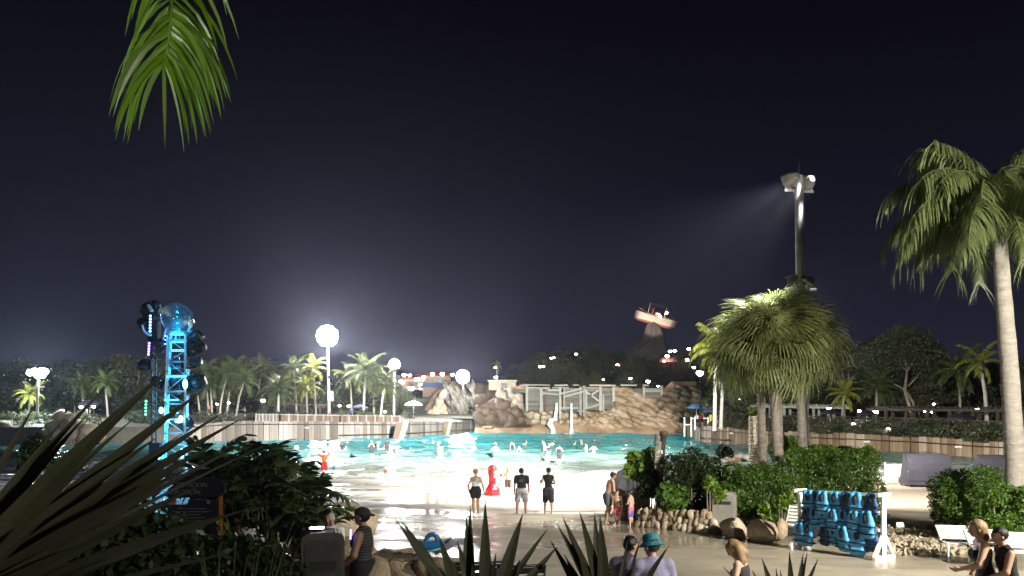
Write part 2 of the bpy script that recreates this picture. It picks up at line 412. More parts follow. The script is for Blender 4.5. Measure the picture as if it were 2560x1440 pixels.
# small metal plates on the wall
for x, y, w in ((1830, 1083, .55), (2170, 1104, .9), (2400, 1117, .9), (765, 1069, .7), (895, 1067, .5)):
    wp = LWP if x < 1300 else RWP; root = lwall if x < 1300 else rwall
    best = min(resample(wp, .2), key=lambda q: abs(CX + F * q[0] / q[1] - x)); dd = best[1] - .2
    mb = MB(); mb.box(P(x, y, dd), (w, .05, .18)); mb.build('plate', M['white_paint'], root)

# leaning white timber and brown wedge on the grey wall
for i, (xt, yt, xb, yb, wpx) in enumerate(((1016, 1052, 1001, 1098, .62), (1128, 1052, 1118, 1088, .45))):
    d0 = WP(xb, yb).y - 1.4
    t_ = thing('leaning_timber', ['long white timber leaning against the grey plank wall', 'short pale timber leaning beside the last grey planks'][i], 'timber', (WP(xb, yb).x, d0, 0))
    mb = MB(); mb.bar(P(xb, yb + 3, d0) - t_.location, P(xt, yt, d0 + 1.0) - t_.location, wpx, .35); mb.build('beam', M['white_paint'] if i == 0 else M['rock_pale'], t_)
    mb = MB(); q = [P(xb - 3, yb, d0 + .5), P(xt - 4, yt + 3, d0 + 1.3), P(xt - 26 + i * 8, yt + 6, d0 + 1.3), P(xb - 19 + i * 6, yb, d0 + .5)]
    q = [v - t_.location for v in q]; mb.add(q + [v + Vector((0, .25, 0)) for v in q], [(0,1,2,3),(7,6,5,4),(0,4,5,1),(1,5,6,2),(2,6,7,3),(3,7,4,0)]); mb.build('brace_panel', M['brown_wood'], t_)

# ------------------------------------------------------------------ terraces behind the walls and the hillside
def terrace(name, pts, mat, steps):
    v = []; n = len(pts); 
    for s, dz in steps:
        for x, y, z in pts: v.append((x * (1 + s), y * (1 + s), z + dz + .12 * mnoise.noise((x * .3, y * .3 + s * 9, 0))))
    f = [(j*n+i, j*n+i+1, (j+1)*n+i+1, (j+1)*n+i) for j in range(len(steps)-1) for i in range(n-1)]
    return struct(obj(name, np_mesh(name, v, f, mat)))
ltp = [(-95, 70, 2.2), (-75, 84, 2.4), (-58, 95, 2.5)] + LWP
terrace('terrace_left', ltp, M['terrace_floor'], [(.003, -3.5), (.0035, -.35), (.03, -.25), (.08, .35), (.3, .9), (1.2, 1.6)])
rtp = RWP + [(62, 60, 1.9), (80, 48, 1.9)]
terrace('terrace_right', rtp, M['terrace_floor'], [(.003, -3.5), (.0035, -.35), (.03, -.2), (.1, .9), (.16, 1.3), (.5, 1.5), (2.2, 2.2)])
def hill_z(X, Y):
    g = lambda cx, cy, sx_, sy_: math.exp(-((X - cx) / sx_) ** 2 / 2 - ((Y - cy) / sy_) ** 2 / 2)
    return 1.6 + 11.0 * g(44, 240, 24, 34) + 6.4 * g(-16, 186, 17, 20) + 2.2 * g(14, 186, 26, 24) + mnoise.noise((X * .06, Y * .06, 0)) * .8
struct(sheet('hillside', np.linspace(-110, 130, 81), np.linspace(146, 330, 62), hill_z, M['hill_soil']))

# ------------------------------------------------------------------ boulders
def boulder_mesh(seed, mat, facets=9, amp=.16, sub=2, name='boulder'):
    r_ = random.Random(seed); bm = bmesh.new(); bmesh.ops.create_icosphere(bm, subdivisions=sub, radius=1)
    pl = [(Vector((r_.gauss(0, 1), r_.gauss(0, 1), r_.gauss(0, 1))).normalized(), r_.uniform(.62, .9)) for _ in range(facets)]
    for v in bm.verts:
        co = v.co * (1 + amp * mnoise.noise(v.co * 1.3 + Vector((seed * 7.1, 0, 0))) + amp * .5 * mnoise.noise(v.co * 3.1 + Vector((0, seed * 3.3, 0))))
        for n_, d_ in pl:
            e = co.dot(n_) - d_
            if e > 0: co = co - n_ * e * .9
        v.co = co
    me = bpy.data.meshes.new(name); bm.to_mesh(me); bm.free(); me.materials.append(mat)
    me.polygons.foreach_set('use_smooth', [True] * len(me.polygons)); return me
BO = {k: [boulder_mesh(i * 3 + j, M[mt], 9, .16) for i in range(6)] for j, (k, mt) in enumerate((('tan', 'rock_tan'), ('grey', 'rock_grey'), ('pale', 'rock_pale'), ('garden', 'rock_garden')))}
BO['brown'] = [boulder_mesh(80 + i, M['rock_brown'], 8, .22) for i in range(5)]
BO['strata'] = [boulder_mesh(60 + i, M['rock_tan'], 12, .1) for i in range(6)]

cliff = thing('rock_cliff', 'tan rock cliff with slanted boulders closing the far end of the pool', 'cliff')
def cliff_y(z): return 140 + max(0, z) * .62
rows = []
cx_ = np.linspace(1188, 1752, 120); cz_ = np.linspace(-1.5, 9.6, 40); v = []
for z in cz_:
    for x in cx_:
        top = 8.4 + .7 * math.sin(x * .03) + (1.0 if x > 1690 else 0) - (0 if x > 1300 else (1300 - x) * .022)
        zz = min(z, top); Y = cliff_y(zz) + (5 if zz < z else 0)
        X = (x - CX) / F * 142
        bulge = 2.6 * max(0, 1 - abs((x - 1235) / 60)) * max(0, 1 - abs((zz - 3) / 4)) + (1.2 * mnoise.noise((x * .035 + zz * .4, zz * .5, 9)) if x < 1320 else 0)
        Y -= bulge + 1.1 * mnoise.noise((X * .16, zz * .3, 2)) + .5 * mnoise.noise((X * .5 + zz * .3, zz * .9, 5)) + .25 * abs(mnoise.noise((X * .9 + zz, zz * 1.6, 8)))
        if zz < 1.6: Y -= .7 * (1.6 - max(zz, -1.5))
        v.append((X, Y, zz))
n = len(cx_); f = [(j*n+i, j*n+i+1, (j+1)*n+i+1, (j+1)*n+i) for j in range(len(cz_)-1) for i in range(n-1)]
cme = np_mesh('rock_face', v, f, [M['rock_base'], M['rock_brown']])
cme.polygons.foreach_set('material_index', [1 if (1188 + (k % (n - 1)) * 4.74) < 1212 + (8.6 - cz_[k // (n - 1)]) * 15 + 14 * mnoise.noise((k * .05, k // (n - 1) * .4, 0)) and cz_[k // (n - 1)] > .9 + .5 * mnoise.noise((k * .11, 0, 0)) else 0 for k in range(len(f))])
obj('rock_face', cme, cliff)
r_ = random.Random(4)
def put_boulder(kind, x, y, size, sc, rot, dy=0., root=cliff, d=None):
    z = P(x, y, 142).z; Y = (cliff_y(z) + dy) if d is None else d
    p = P(x, y, Y)
    obj('boulder', r_.choice(BO[kind]), root, p, rot, tuple(size * c for c in sc))
y = 976
while y < 1066:
    x = 1545 if y < 1030 else 1425
    if 1018 < y <= 1030: x = 1490
    x += r_.uniform(0, 14)
    while x < 1742:
        s = r_.uniform(.85, 1.35) * (1.0 if y < 1050 else .8)
        sk = x > 1600 and x < 1660 and y < 1000
        if not sk: put_boulder('strata', x, y + r_.uniform(-4, 4), s, (1.75, .95, .72), (r_.uniform(-.2, .2), R(24) + r_.uniform(-.18, .18), r_.uniform(-.3, .3)), -.05)
        x += 25 * s
    y += 12.5
for k_ in range(26):
    x = r_.uniform(1198, 1300); y = r_.uniform(max(992, 985 + (x - 1200) * .45), 1062)
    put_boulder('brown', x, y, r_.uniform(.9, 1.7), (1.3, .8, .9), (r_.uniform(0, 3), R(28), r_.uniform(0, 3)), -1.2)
for x, y, s in ((1250, 983, 1.1), (1262, 992, 1.2), (1280, 985, 1.3), (1298, 992, 1.25), (1290, 1008, 1.0), (1275, 1012, .9), (1303, 1015, .8), (1295, 1022, .7), (1310, 1028, .8), (1268, 1000, .8)):
    put_boulder('pale', x, y, s, (1.1, .9, .95), (r_.uniform(0, 3), r_.uniform(0, 3), r_.uniform(0, 3)), -.8)
for k in range(46):
    x = r_.uniform(1318, 1412) if k < 30 else r_.uniform(1412, 1560); y = r_.uniform(1028, 1056) if k < 30 else r_.uniform(1036, 1060)
    put_boulder('pale' if k < 22 else 'tan', x, y, r_.uniform(.4, .75) * (1 if k < 30 else 1.25), (1.25, .9, .85), (r_.uniform(0, 3), r_.uniform(-.4, .4), r_.uniform(0, 3)), -.9)

mound = thing('rock_mound', 'steep mound of leaning grey slabs above the end of the grey plank wall', 'rocks')
v = []; cx_ = np.linspace(1040, 1290, 50); cz_ = np.linspace(.5, 11, 26)
for z in cz_:
    for x in cx_:
        top = 4.4 - (np.interp(x, [1040, 1060, 1085, 1120, 1165, 1220, 1290], [1050, 1010, 975, 950, 948, 960, 962]) - HY) / F * 155
        zz = min(z, top); Y = 153 + zz * .35 + (9 if zz < z else 0) - .9 * mnoise.noise((x * .05, zz * .35, 4)) - .4 * mnoise.noise((x * .15, zz, 4)) + abs(x - 1150) * .02
        v.append(((x - CX) / F * 154, Y, zz))
n = len(cx_); f = [(j*n+i, j*n+i+1, (j+1)*n+i+1, (j+1)*n+i) for j in range(len(cz_)-1) for i in range(n-1)]
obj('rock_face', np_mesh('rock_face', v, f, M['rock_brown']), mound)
for k in range(80):
    x = r_.uniform(1112, 1198); y = r_.uniform(958, 1044)
    if x > 1185 and y < 970: continue
    put_boulder('grey', x, y, r_.uniform(.5, .85), (.62, .8, 1.75), (r_.uniform(-.2, .2), R(-28) + r_.uniform(-.25, .25), r_.uniform(-.5, .5)), root=mound, d=153.2 + r_.uniform(-.4, .4) + (1050 - y) * .012)
for x, y, s in ((1100, 1008, 1.5), (1092, 1030, 1.5), (1078, 1038, 1.2), (1108, 985, 1.1), (1112, 1040, 1.2), (1105, 1022, 1.3)):
    put_boulder('garden', x, y, s, (.85, .7, 1.1), (0, .2, r_.uniform(0, 3)), root=mound, d=153.0)

# ------------------------------------------------------------------ timber works on the cliff
tw = thing('timber_frame', 'weathered grey timber posts, rails and braces in front of boarded panels on the cliff', 'timber frame', (0, 0, 0))
U = lambda u, v_: (1240 + u / 4.923, 880 + v_ / 4.923)
def TB(u0, v0, u1, v1, w=.35, d=138.6, name='beam', mat='grey_wood'):
    mb = MB(); a = P(*U(u0, v0), d); c = P(*U(u1, v1), d); mb.bar(Vector((0, 0, 0)), c - a, w, w, (0, 1, 0)); return mb.build(name, M[mat], tw, loc=a)
for u, v0, v1, w in ((380, 400, 730, .42), (555, 435, 745, .5), (790, 430, 825, .4), (838, 440, 720, .36), (1040, 428, 780, .5), (1085, 415, 800, .5), (1285, 430, 725, .5), (1445, 430, 610, .38), (1820, 400, 560, .45), (2035, 415, 655, .5), (1320, 520, 720, .3), (170, 440, 560, .4), (1110, 460, 700, .35)):
    TB(u, v0, u, v1, w, 138.6 if u < 1500 else 143.3, 'post')
for u0, v0, u1, v1 in ((330, 405, 500, 405), (505, 405, 660, 410), (720, 410, 880, 408), (950, 408, 1022, 408), (1150, 408, 1470, 412), (1530, 408, 1730, 410), (1820, 408, 1880, 412), (380, 440, 660, 445), (690, 440, 900, 440), (1110, 440, 1290, 445)):
    TB(u0, v0, u1, v1, .24, 140.5, 'rail')
for u0, v0, u1, v1 in ((570, 505, 800, 530), (830, 555, 1110, 478), (800, 515, 1060, 448), (1110, 490, 1275, 612), (1125, 692, 1275, 645), (1160, 540, 1265, 468), (640, 470, 800, 470), (800, 690, 1010, 690), (1000, 730, 1110, 730), (1840, 480, 2030, 480), (1840, 455, 2030, 460)):
    TB(u0, v0, u1, v1, .3, 138.4 if u0 < 1500 else 143.1, 'brace')
k = 0
for u0, u1, va, vb in ((390, 545, 445, 720), (610, 790, 455, 720), (850, 1030, 445, 740), (1100, 1280, 455, 720), (1300, 1440, 455, 700), (190, 375, 455, 500), (1690, 1800, 450, 540), (1840, 2030, 470, 620)):
    vv = va; 
    while vv < vb:
        hgt = r_.uniform(22, 38); a = P(*U(u0, vv), 139.3 if u0 < 1500 else 143.6); c = P(*U(u1, min(vv + hgt, vb)), 139.3 if u0 < 1500 else 143.6)
        mb = MB(); mb.box(((c.x - a.x) / 2, r_.uniform(-.06, .06), (c.z - a.z) / 2), (c.x - a.x, .15, abs(c.z - a.z) - .03)); mb.build('board', M['board_wood'], tw, loc=a); vv += hgt
# pale block house on the cliff edge
bh = thing('block_house', 'small pale flat-roofed block hut on the cliff edge beside the timber', 'hut', P(1255, 975, 147))
o_ = bh.location
mb = MB(); a = P(1222, 975, 147) - o_; c = P(1290, 953, 147) - o_
mb.box(((a.x + c.x) / 2, 1.5, (a.z + c.z) / 2), (c.x - a.x, 3, c.z - a.z)); mb.build('wall', M['rock_pale'], bh)
mb = MB(); mb.box(((a.x + c.x) / 2, 1.5, c.z + .12), (c.x - a.x + .5, 3.5, .22)); mb.build('roof', M['grey_wood'], bh)
mb = MB(); mb.box((a.x + 2.9, -.03, (a.z + c.z) / 2), (1.1, .1, 1.0)); mb.build('window', M['black_metal'], bh)

# ------------------------------------------------------------------ jets of water falling from the cliff
m = bpy.data.materials.new('falling_water'); t, b = nodes(m); M['falling_water'] = m
b.inputs['Base Color'].default_value = (.9, .93, .92, 1); b.inputs['Roughness'].default_value = .3
nz = N(t, 'ShaderNodeTexNoise'); nz.inputs['Scale'].default_value = 3; tcn = N(t, 'ShaderNodeTexCoord'); mp = N(t, 'ShaderNodeMapping'); mp.inputs['Scale'].default_value = (3, 3, .6)
t.links.new(tcn.outputs['Object'], mp.inputs[0]); t.links.new(mp.outputs[0], nz.inputs['Vector'])
mr = N(t, 'ShaderNodeMapRange'); mr.inputs[1].default_value = .3; mr.inputs[2].default_value = .6; mr.inputs[3].default_value = .35; mr.inputs[4].default_value = 1; t.links.new(nz.outputs[0], mr.inputs[0]); t.links.new(mr.outputs[0], b.inputs['Alpha'])
for lab, pts, rad in (('white water jet breaking off a rock ledge of the cliff', [(1392, 1007), (1391, 1030), (1388, 1048), (1380, 1050), (1375, 1060), (1383, 1072), (1383, 1088)], [.22, .3, .38, .5, .6, .42, .5]),
                      ('straight thin water jet falling beside the timber posts', [(1429, 1008), (1429, 1040), (1429, 1070), (1429, 1088)], [.2, .24, .28, .5])):
    t_ = thing('water_jet', lab, 'waterfall', P(pts[-1][0], pts[-1][1], 137.4))
    mb = MB(); mb.tube([P(x, y, 137.4 - .3 * (i / len(pts))) - t_.location for i, (x, y) in enumerate(pts)], rad, 10); mb.build('stream', M['falling_water'], t_, True)
    mb = MB(); mb.ball((0, -.3, .12), (1.6, 1.2, .28), 14, 6); mb.build('splash', M['falling_water'], t_, True)
# ------------------------------------------------------------------ flood-light masts
def flood_cluster(root, c, aim, spots, r, mat, depth=.35):
    """round flood lights: each a dish-shaped housing with a glowing lens, spots = offsets across the beam"""
    c = Vector(c); d = (Vector(aim) - c).normalized(); side = d.cross(Vector((0, 0, 1))).normalized(); up = side.cross(d)
    rot = d.to_track_quat('Z', 'Y').to_matrix()
    hm = MB(); hm.lathe([(r * .35, -depth), (r * .8, -depth * .7), (r, -.02), (r * 1.04, .0), (r * 1.0, .03)], 14, cap=True); hme = hm.mesh('flood_light', M['housing'], True)
    lm_ = MB(); lm_.disc((0, 0, .045), r * .97, (0, 0, 1), 16); lme = lm_.mesh('lens', mat)
    for a, b_ in spots:
        h = obj('flood_light', hme, root, c + side * a + up * b_ - root.location + d * .03 * ((a * 7.3 + b_ * 3.1) % 1), rot.to_euler()); obj('lens', lme, h)
def ring(rad): return [(0, 0)] + [(q * rad * math.cos(2 * math.pi * (k + .5 * (q < .9)) / n), q * rad * math.sin(2 * math.pi * (k + .5 * (q < .9)) / n)) for q, n in ((.5, 6), (1., 12)) for k in range(n)]  # round layout widened so the lenses fill the bloom around each lamp
def mast(label, x, yl, d, zb, r0, r1, spots, rl, aim, mat, lean=0, xt=None):
    top = P(xt or x, yl, d); base = Vector(((x - CX) / F * d, d + .4, zb))
    root = thing('flood_light_mast', label, 'light mast', base)
    mb = MB(); mb.tube([Vector((0, 0, 0)), Vector((0, 0, (top.z - zb) * .5)) + (top - base) * Vector((.5, .5, 0)), top - base + Vector((0, .35, 0))], [r0, (r0 + r1) / 2, r1], 12); mb.build('pole', M['steel_pole'], root, True)
    mb = MB(); w = max(abs(s[0]) for s in spots) + .2; mb.box(top - base + Vector((0, .42, 0)), (w * 2, .12, .14)); mb.build('crossbar', M['housing'], root)
    flood_cluster(root, top, aim, spots, rl, mat)
    return root, top
m1, t1 = mast('tall mast with a bloom-sized round cluster of blinding white flood lights behind the grey plank wall', 822, 840, 126, 2.4, .26, .17, ring(1.32), .40, (0, 30, 1), M['lamp_white'], xt=818)
mb = MB(); mb.box(P(832, 942, 126) - m1.location, (1.4, .5, .4)); mb.build('speaker_box', M['black_metal'], m1)
mb = MB(); mb.box(P(826, 990, 126) - m1.location, (.8, .5, 1.6)); mb.build('equipment_box', M['white_paint'], m1)
m2, t2 = mast('shorter mast with a small bloom-sized white flood light cluster by the leaning timber', 984, 911, 128, 2.6, .22, .15, ring(.68), .21, (0, 30, 1), M['lamp_white'], xt=986)
m3, t3 = mast('mast with a flat greenish-white flood light pair and a small crossarm', 89, 930, 104, 2.2, .2, .14, [(-.9, .1), (-.35, .1), (.25, .05), (.8, -.1), (-.6, -.35), (0, -.4)], .42, (-8, 20, 1), M['lamp_cool'], xt=93)
mb = MB(); mb.box(P(96, 967, 104) - m3.location, (1.5, .2, .25)); mb.build('crossarm', M['steel_pole'], m3)
m4, t4 = mast('low pole with a bloom-sized blinding white flood light cluster on top of the rock mound', 1157, 942, 151, 8.2, .14, .12, ring(1.0), .31, (0, 30, 1), M['lamp_white'])
light('POINT', t1 + Vector((0, 1.6, .5)), 12000, (1, .98, .95), .5, m1)
light('POINT', t2 + Vector((0, 1.6, .3)), 9000, (1, .98, .95), .4, m2)
light('POINT', t3 + Vector((0, 1.6, .3)), 9000, (.85, 1, .97), .4, m3)
light('POINT', t4 + Vector((.5, -1.6, -.4)), 1200, (1, .98, .95), .4, m4)

# the near mast whose lamps face the pool
d5 = 31.; b5 = Vector(((2012 - CX) / F * d5, d5, gz(d5)))
m5 = thing('flood_light_mast', 'thick steel mast with hooded flood lights and a lightning spike beside the fan palms', 'light mast', b5)
top5 = P(1997, 440, d5)
mb = MB(); mb.tube([(0, 0, -.1), (top5 - b5) * .5, top5 - b5], [.24, .20, .165], 16); mb.build('pole', M['steel_pole'], m5, True)
mb = MB(); mb.tube([top5 - b5, P(1999, 380, d5) - b5], [.02, .008], 6); mb.build('lightning_spike', M['black_metal'], m5, True)
def hood(root, c, aim, w, h, dp):
    """hooded flood light: wide mouth with a lens, tapering back, yoke below"""
    d = (Vector(aim) - Vector(c)).normalized(); s_ = d.cross(Vector((0, 0, 1))).normalized(); u = s_.cross(d); c = Vector(c) - root.location
    def rg_(k, fw, fh): return [c + d * k + s_ * (a * w * fw) + u * (b_ * h * fh) for a, b_ in ((-.5, -.28), (-.28, -.5), (.28, -.5), (.5, -.28), (.5, .28), (.28, .5), (-.28, .5), (-.5, .28))]
    rings = rg_(-dp, .42, .42) + rg_(-dp * .45, .9, .85) + rg_(0, 1, 1) + rg_(.05, 1.05, 1.05); mb = MB()
    mb.add(rings, [tuple(range(8))] + [(i*8+k, (i+1)*8+k, (i+1)*8+(k+1) % 8, i*8+(k+1) % 8) for i in range(3) for k in range(8)])
    o = mb.build('flood_light', M['housing'], root); mb = MB(); mb.add(rg_(.03, .95, .95), [tuple(range(8))]); mb.build('lens', M['lamp_white_near'], o)
    mb = MB(); mb.bar(c - u * h * .62 - s_ * w * .5, c - u * h * .62 + s_ * w * .5, .05, .08); mb.build('yoke', M['steel_pole'], o)
em('lamp_white_near', (1, .97, .92), 14)
for x, y, w, h, aim in ((1968, 455, .66, .55, (-14, 60, 0)), (2017, 459, .50, .55, (4, 110, 0))):
    hood(m5, P(x, y, d5 + .1), aim, w, h, .5)
for x, y, w, aim in ((1972, 704, .55, (-10, 42, 0)), (2004, 705, .45, (16, 60, 0)), (2022, 706, .45, (30, 40, 0))):
    hood(m5, P(x, y, d5 + .15), aim, w, .42, .4)
for y, w in ((474, .55), (722, .62)):
    mb = MB(); c = P(1998 + (y - 440) * .022, y, d5) - b5; mb.bar(c - Vector((w, -.1, 0)), c + Vector((w, .1, 0)), .07, .09); mb.build('crossarm', M['steel_pole'], m5)
h5 = P(1990, 470, d5 + .9)
light('SPOT', h5, 46000, (1, .955, .88), .25, m5, (3.0, 38.5, 0), 56, .95)
light('SPOT', h5 + Vector((.2, -1.2, .1)), 34000, (1, .96, .9), .25, m5, (3.6, 28.2, 0), 36, .9)
light('SPOT', h5 + Vector((.1, 0, .1)), 120000, (1, .97, .92), .25, m5, (-3, 58, 0), 52, .9)            # beach
light('SPOT', h5 + Vector((.4, 0, .1)), 310000, (1, .95, .87), .25, m5, (2, 124, 1.5), 40, .8)   # far end of the pool
light('SPOT', h5 + Vector((-.4, 0, .1)), 390000, (.95, .98, 1), .25, m5, (-24, 105, 2.5), 44, .8)  # left part of the pool
light('SPOT', P(2010, 712, d5 + .5), 66000, (1, .95, .85), .2, m5, (35, 80, 2.6), 72, .9)          # right wall
light('SPOT', P(2008, 715, d5 + .3), 700, (1, .97, .85), .15, m5, (12.4, 30.0, 1), 140, .6)     # planting round the mast

light('SPOT', P(2024, 706, d5 + .5), 9000, (1, .93, .82), .2, m5, (18.5, 36, 0), 62, .9)          # sand path

# ------------------------------------------------------------------ path lanterns
LAN = {}
def lantern(x, y, d, rpx, zb, label, group, mat='lantern_white', cap=True):
    c = P(x, y, d); r = rpx / F * d; base = Vector((c.x, c.y, zb)); H = c.z - zb
    root = thing('path_lantern', label, 'lantern', base, group)
    key = (mat, cap)
    if key not in LAN:
        mb = MB(); mb.ball((0, 0, 0), (1, 1, .85), 12, 8); g = mb.mesh('globe', M[mat], True)
        mb = MB(); mb.lathe([(1.15, .35), (.9, .75), (.25, 1.0), (.05, 1.15)], 12); LAN[key] = (g, mb.mesh('cap', M['black_metal'], True))
    g, cp = LAN[key]
    obj('globe', g, root, (0, 0, H), None, r)
    if cap: obj('cap', cp, root, (0, 0, H), None, r)
    if H > r + .1:
        mb = MB(); mb.tube([(0, 0, 0), (0, 0, H - r * .6)], .045, 6); mb.build('post', M['black_metal'], root)
    return root
LB = 'white globe lantern '
for x, y, rp_ in ((203, 1017, 6), (234, 1016, 6), (155, 1026, 6), (167, 1034, 5), (105, 1055, 5)):
    lantern(x, y, 110, rp_ * .7, 2.6, LB + 'near the rock outcrop left of the tower', 'lanterns by the rock outcrop')
for x, y, rp_ in ((543, 1010, 4), (572, 1007, 4), (593, 1048, 6), (657, 1001, 7), (849, 1014, 4), (872, 1015, 5), (840, 1052, 6), (813, 1045, 5), (912, 1047, 5), (962, 1029, 4)):
    lantern(x, y, 122, rp_ * .75, 2.3, LB + 'above the grey plank wall', 'lanterns above the grey plank wall')
for x, y, rp_ in ((1010, 937, 6), (1024, 938, 5), (1004, 954, 8), (1043, 948, 8), (1059, 943, 6), (1081, 935, 6), (1106, 935, 6), (1131, 936, 5), (1028, 970, 9), (1051, 961, 4), (1051, 972, 3)):
    d = 170; zb = hill_z((x - CX) / F * d, d); lantern(x, y, d, rp_ * .8, min(zb, P(x, y, d).z - .8), LB + 'among the red roofs behind the rock mound', 'lanterns among the red roofs')
for x, y, rp_, d in ((1350, 916, 4, 186), (1358, 916, 4, 186), (1378, 895, 3, 200), (1385, 894, 3, 200), (1440, 885, 4, 205), (1508, 949, 3, 178), (1576, 946, 4, 178), (1620, 953, 6, 172), (1645, 965, 3, 165), (1677, 964, 3, 165), (1188, 960, 7, 158), (1238, 918, 4, 175), (1240, 943, 5, 160)):
    zb = hill_z((x - CX) / F * d, d); lantern(x, y, d, rp_ * .8, min(zb, P(x, y, d).z - .6), LB + 'on the wooded hill above the cliff', 'lanterns on the wooded hill')
for x, y, rp_, d in ((1675, 878, 5, 215), (1687, 877, 5, 215), (1668, 890, 6, 210), (1722, 872, 5, 215), (1735, 918, 5, 190)):
    zb = hill_z((x - CX) / F * d, d); lantern(x, y, d, rp_ * .8, min(zb, P(x, y, d).z - .6), LB + 'on the slope below the stranded ship', 'lanterns below the ship')
for x, y, rp_, d in ((1544, 913, 6, 205), (1718, 900, 6, 205), (1660, 903, 4, 205)):
    zb = hill_z((x - CX) / F * d, d); lantern(x, y, d, rp_ * .8, min(zb, P(x, y, d).z - .6), 'amber glowing lantern on the slope below the stranded ship', 'amber lanterns on the hill', 'lantern_warm', False)
for x, y, rp_, d in ((1850, 996, 5, 108), (1998, 1034, 6, 92), (2073, 1021, 6, 95), (2148, 1027, 5, 95), (2189, 1030, 8, 90), (2265, 1018, 4, 100), (2312, 1027, 5, 95), (2330, 1030, 4, 95), (2335, 1010, 4, 102), (2391, 1024, 5, 93), (2443, 1024, 7, 90), (2512, 1044, 6, 85), (2133, 1059, 5, 86), (2222, 1071, 5, 83), (2388, 1083, 7, 78)):
    lantern(x, y, d, rp_ * .75, min(2.4, P(x, y, d).z - .5), LB + 'on the pergola terrace above the brown wall', 'lanterns on the pergola terrace')
lantern(1750, 932, 96, 9, 2.2, 'large bright globe lamp on a tall post beside the pale queen palm', None, 'lantern_white')

# ------------------------------------------------------------------ foliage builders
def leaf_cloud(n, cen, rad, size, seed, flat=.6, shell=.55):
    """n small rhombic leaves spread through clumps (centres cen, radii rad)"""
    g = np.random.RandomState(seed); cen = np.asarray(cen, float); rad = np.asarray(rad, float)
    w = (rad ** 2 if rad.ndim == 1 else rad.prod(1) ** .67); ci = g.choice(len(cen), n, p=w / w.sum())
    d = g.normal(size=(n, 3)); d /= np.linalg.norm(d, axis=1)[:, None]; q = g.uniform(shell, 1.08, n) ** .7
    rr = rad[ci][:, None] if rad.ndim == 1 else rad[ci]
    p = cen[ci] + d * q[:, None] * rr
    nrm = d * .5 + g.normal(size=(n, 3)) * flat + np.array((0, 0, .35)); nrm /= np.linalg.norm(nrm, axis=1)[:, None]
    u = np.cross(nrm, g.normal(size=(n, 3))); u /= np.linalg.norm(u, axis=1)[:, None]; v_ = np.cross(nrm, u)
    s = size * g.uniform(.6, 1.35, n)[:, None]
    vs = np.stack([p - u * s * .5, p + v_ * s * .24 + nrm * s * .06, p + u * s * .5 - nrm * s * .1, p - v_ * s * .24 + nrm * s * .06], 1).reshape(-1, 3)
    return vs, np.arange(4 * n).reshape(-1, 4)
def crown_mesh(seed, n, size, rx, rz, clumps, mat):
    g = np.random.RandomState(seed); c = g.normal(size=(clumps, 3)); c /= np.linalg.norm(c, axis=1)[:, None]
    c *= g.uniform(.35, .95, clumps)[:, None] ** .6; c *= np.array((rx, rx, rz)); c[:, 2] = np.where(c[:, 2] < -rz * .45, -rz * .45 + g.uniform(0, rz * .3, clumps), c[:, 2])
    r = g.uniform(.2, .42, clumps) * rx
    return np_mesh('crown', *leaf_cloud(n, c, r, size, seed + 1), M[mat], False)
def trunk_mesh(seed, H, r, spread, nb, mat, name='trunk', fork=.45):
    g = random.Random(seed); mb = MB(); k = 5
    pts = [Vector((g.uniform(-.03, .03) * H * i / k, g.uniform(-.03, .03) * H * i / k, H * i / k)) for i in range(k + 1)]
    mb.tube(pts, [r * (1.25 if i == 0 else 1 - .6 * i / k) for i in range(k + 1)], 8)
    for _ in range(nb):
        t = g.uniform(fork, .95); p0 = pts[0].lerp(pts[-1], t); a = g.uniform(0, 6.28); L = spread * g.uniform(.6, 1)
        e = p0 + Vector((math.cos(a) * L, math.sin(a) * L, L * g.uniform(.35, .9))); md = p0.lerp(e, .5) + Vector((0, 0, -L * .07)) + Vector((g.uniform(-.1, .1), g.uniform(-.1, .1), 0)) * L
        mb.tube([p0, md, e], [r * .45 * (1.1 - t * .5), r * .3, r * .08], 6)
        for _ in range(2):
            a2 = a + g.uniform(-1, 1); e2 = md + Vector((math.cos(a2), math.sin(a2), g.uniform(.3, 1))) * L * .45; mb.tube([md, e2], [r * .2, r * .05], 5)
    return mb.mesh(name, M[mat], True)
CROWN = [crown_mesh(20 + i, 5200, .5, 5.0, 4.2, 34, ('leaf_tree', 'leaf_tree_pale', 'leaf_tree', 'leaf_tree_deep')[i]) for i in range(4)]
TRUNK = [trunk_mesh(40 + i, 8, .28, 3.4, 7, 'bark') for i in range(3)]
def far_tree(x, ytop, d, zb, label, group, k, wide=1.0):
    """broad-leaved tree whose top reaches photo row ytop"""
    H = P(x, ytop, d).z - zb; zb -= max(0, 7 - H); H = max(H, 7); X = (x - CX) / F * d; s = H / 11.5
    label = label.replace('dark', ('dark', 'pale grey-green', 'dull green', 'deep black-green')[k % 4]); root = thing('leafy_tree', label, 'tree', (X, d, zb), group, rz=k * 1.7)
    obj('trunk', TRUNK[k % 3], root, (0, 0, 0), None, (s, s, s)); obj('crown', CROWN[k % 4], root, (0, 0, 7.3 * s), (0, 0, k), (s * wide, s * wide, s))
    return root
k = 0
for x, yt, d in ((-30, 900, 150), (40, 905, 155), (110, 912, 150), (170, 908, 165), (240, 902, 160), (300, 898, 155), (345, 892, 150), (415, 905, 160), (480, 910, 165), (640, 905, 170), (680, 912, 165), (560, 905, 172), (600, 915, 160), (760, 918, 172), (840, 925, 165), (880, 925, 172), (935, 935, 165), (985, 945, 172), (720, 935, 180)):
    far_tree(x, yt, d, 2.8, 'dark leafy tree in the row behind the palms above the grey plank wall', 'dark trees behind the grey wall', k, rnd.uniform(.9, 1.25)); k += 1
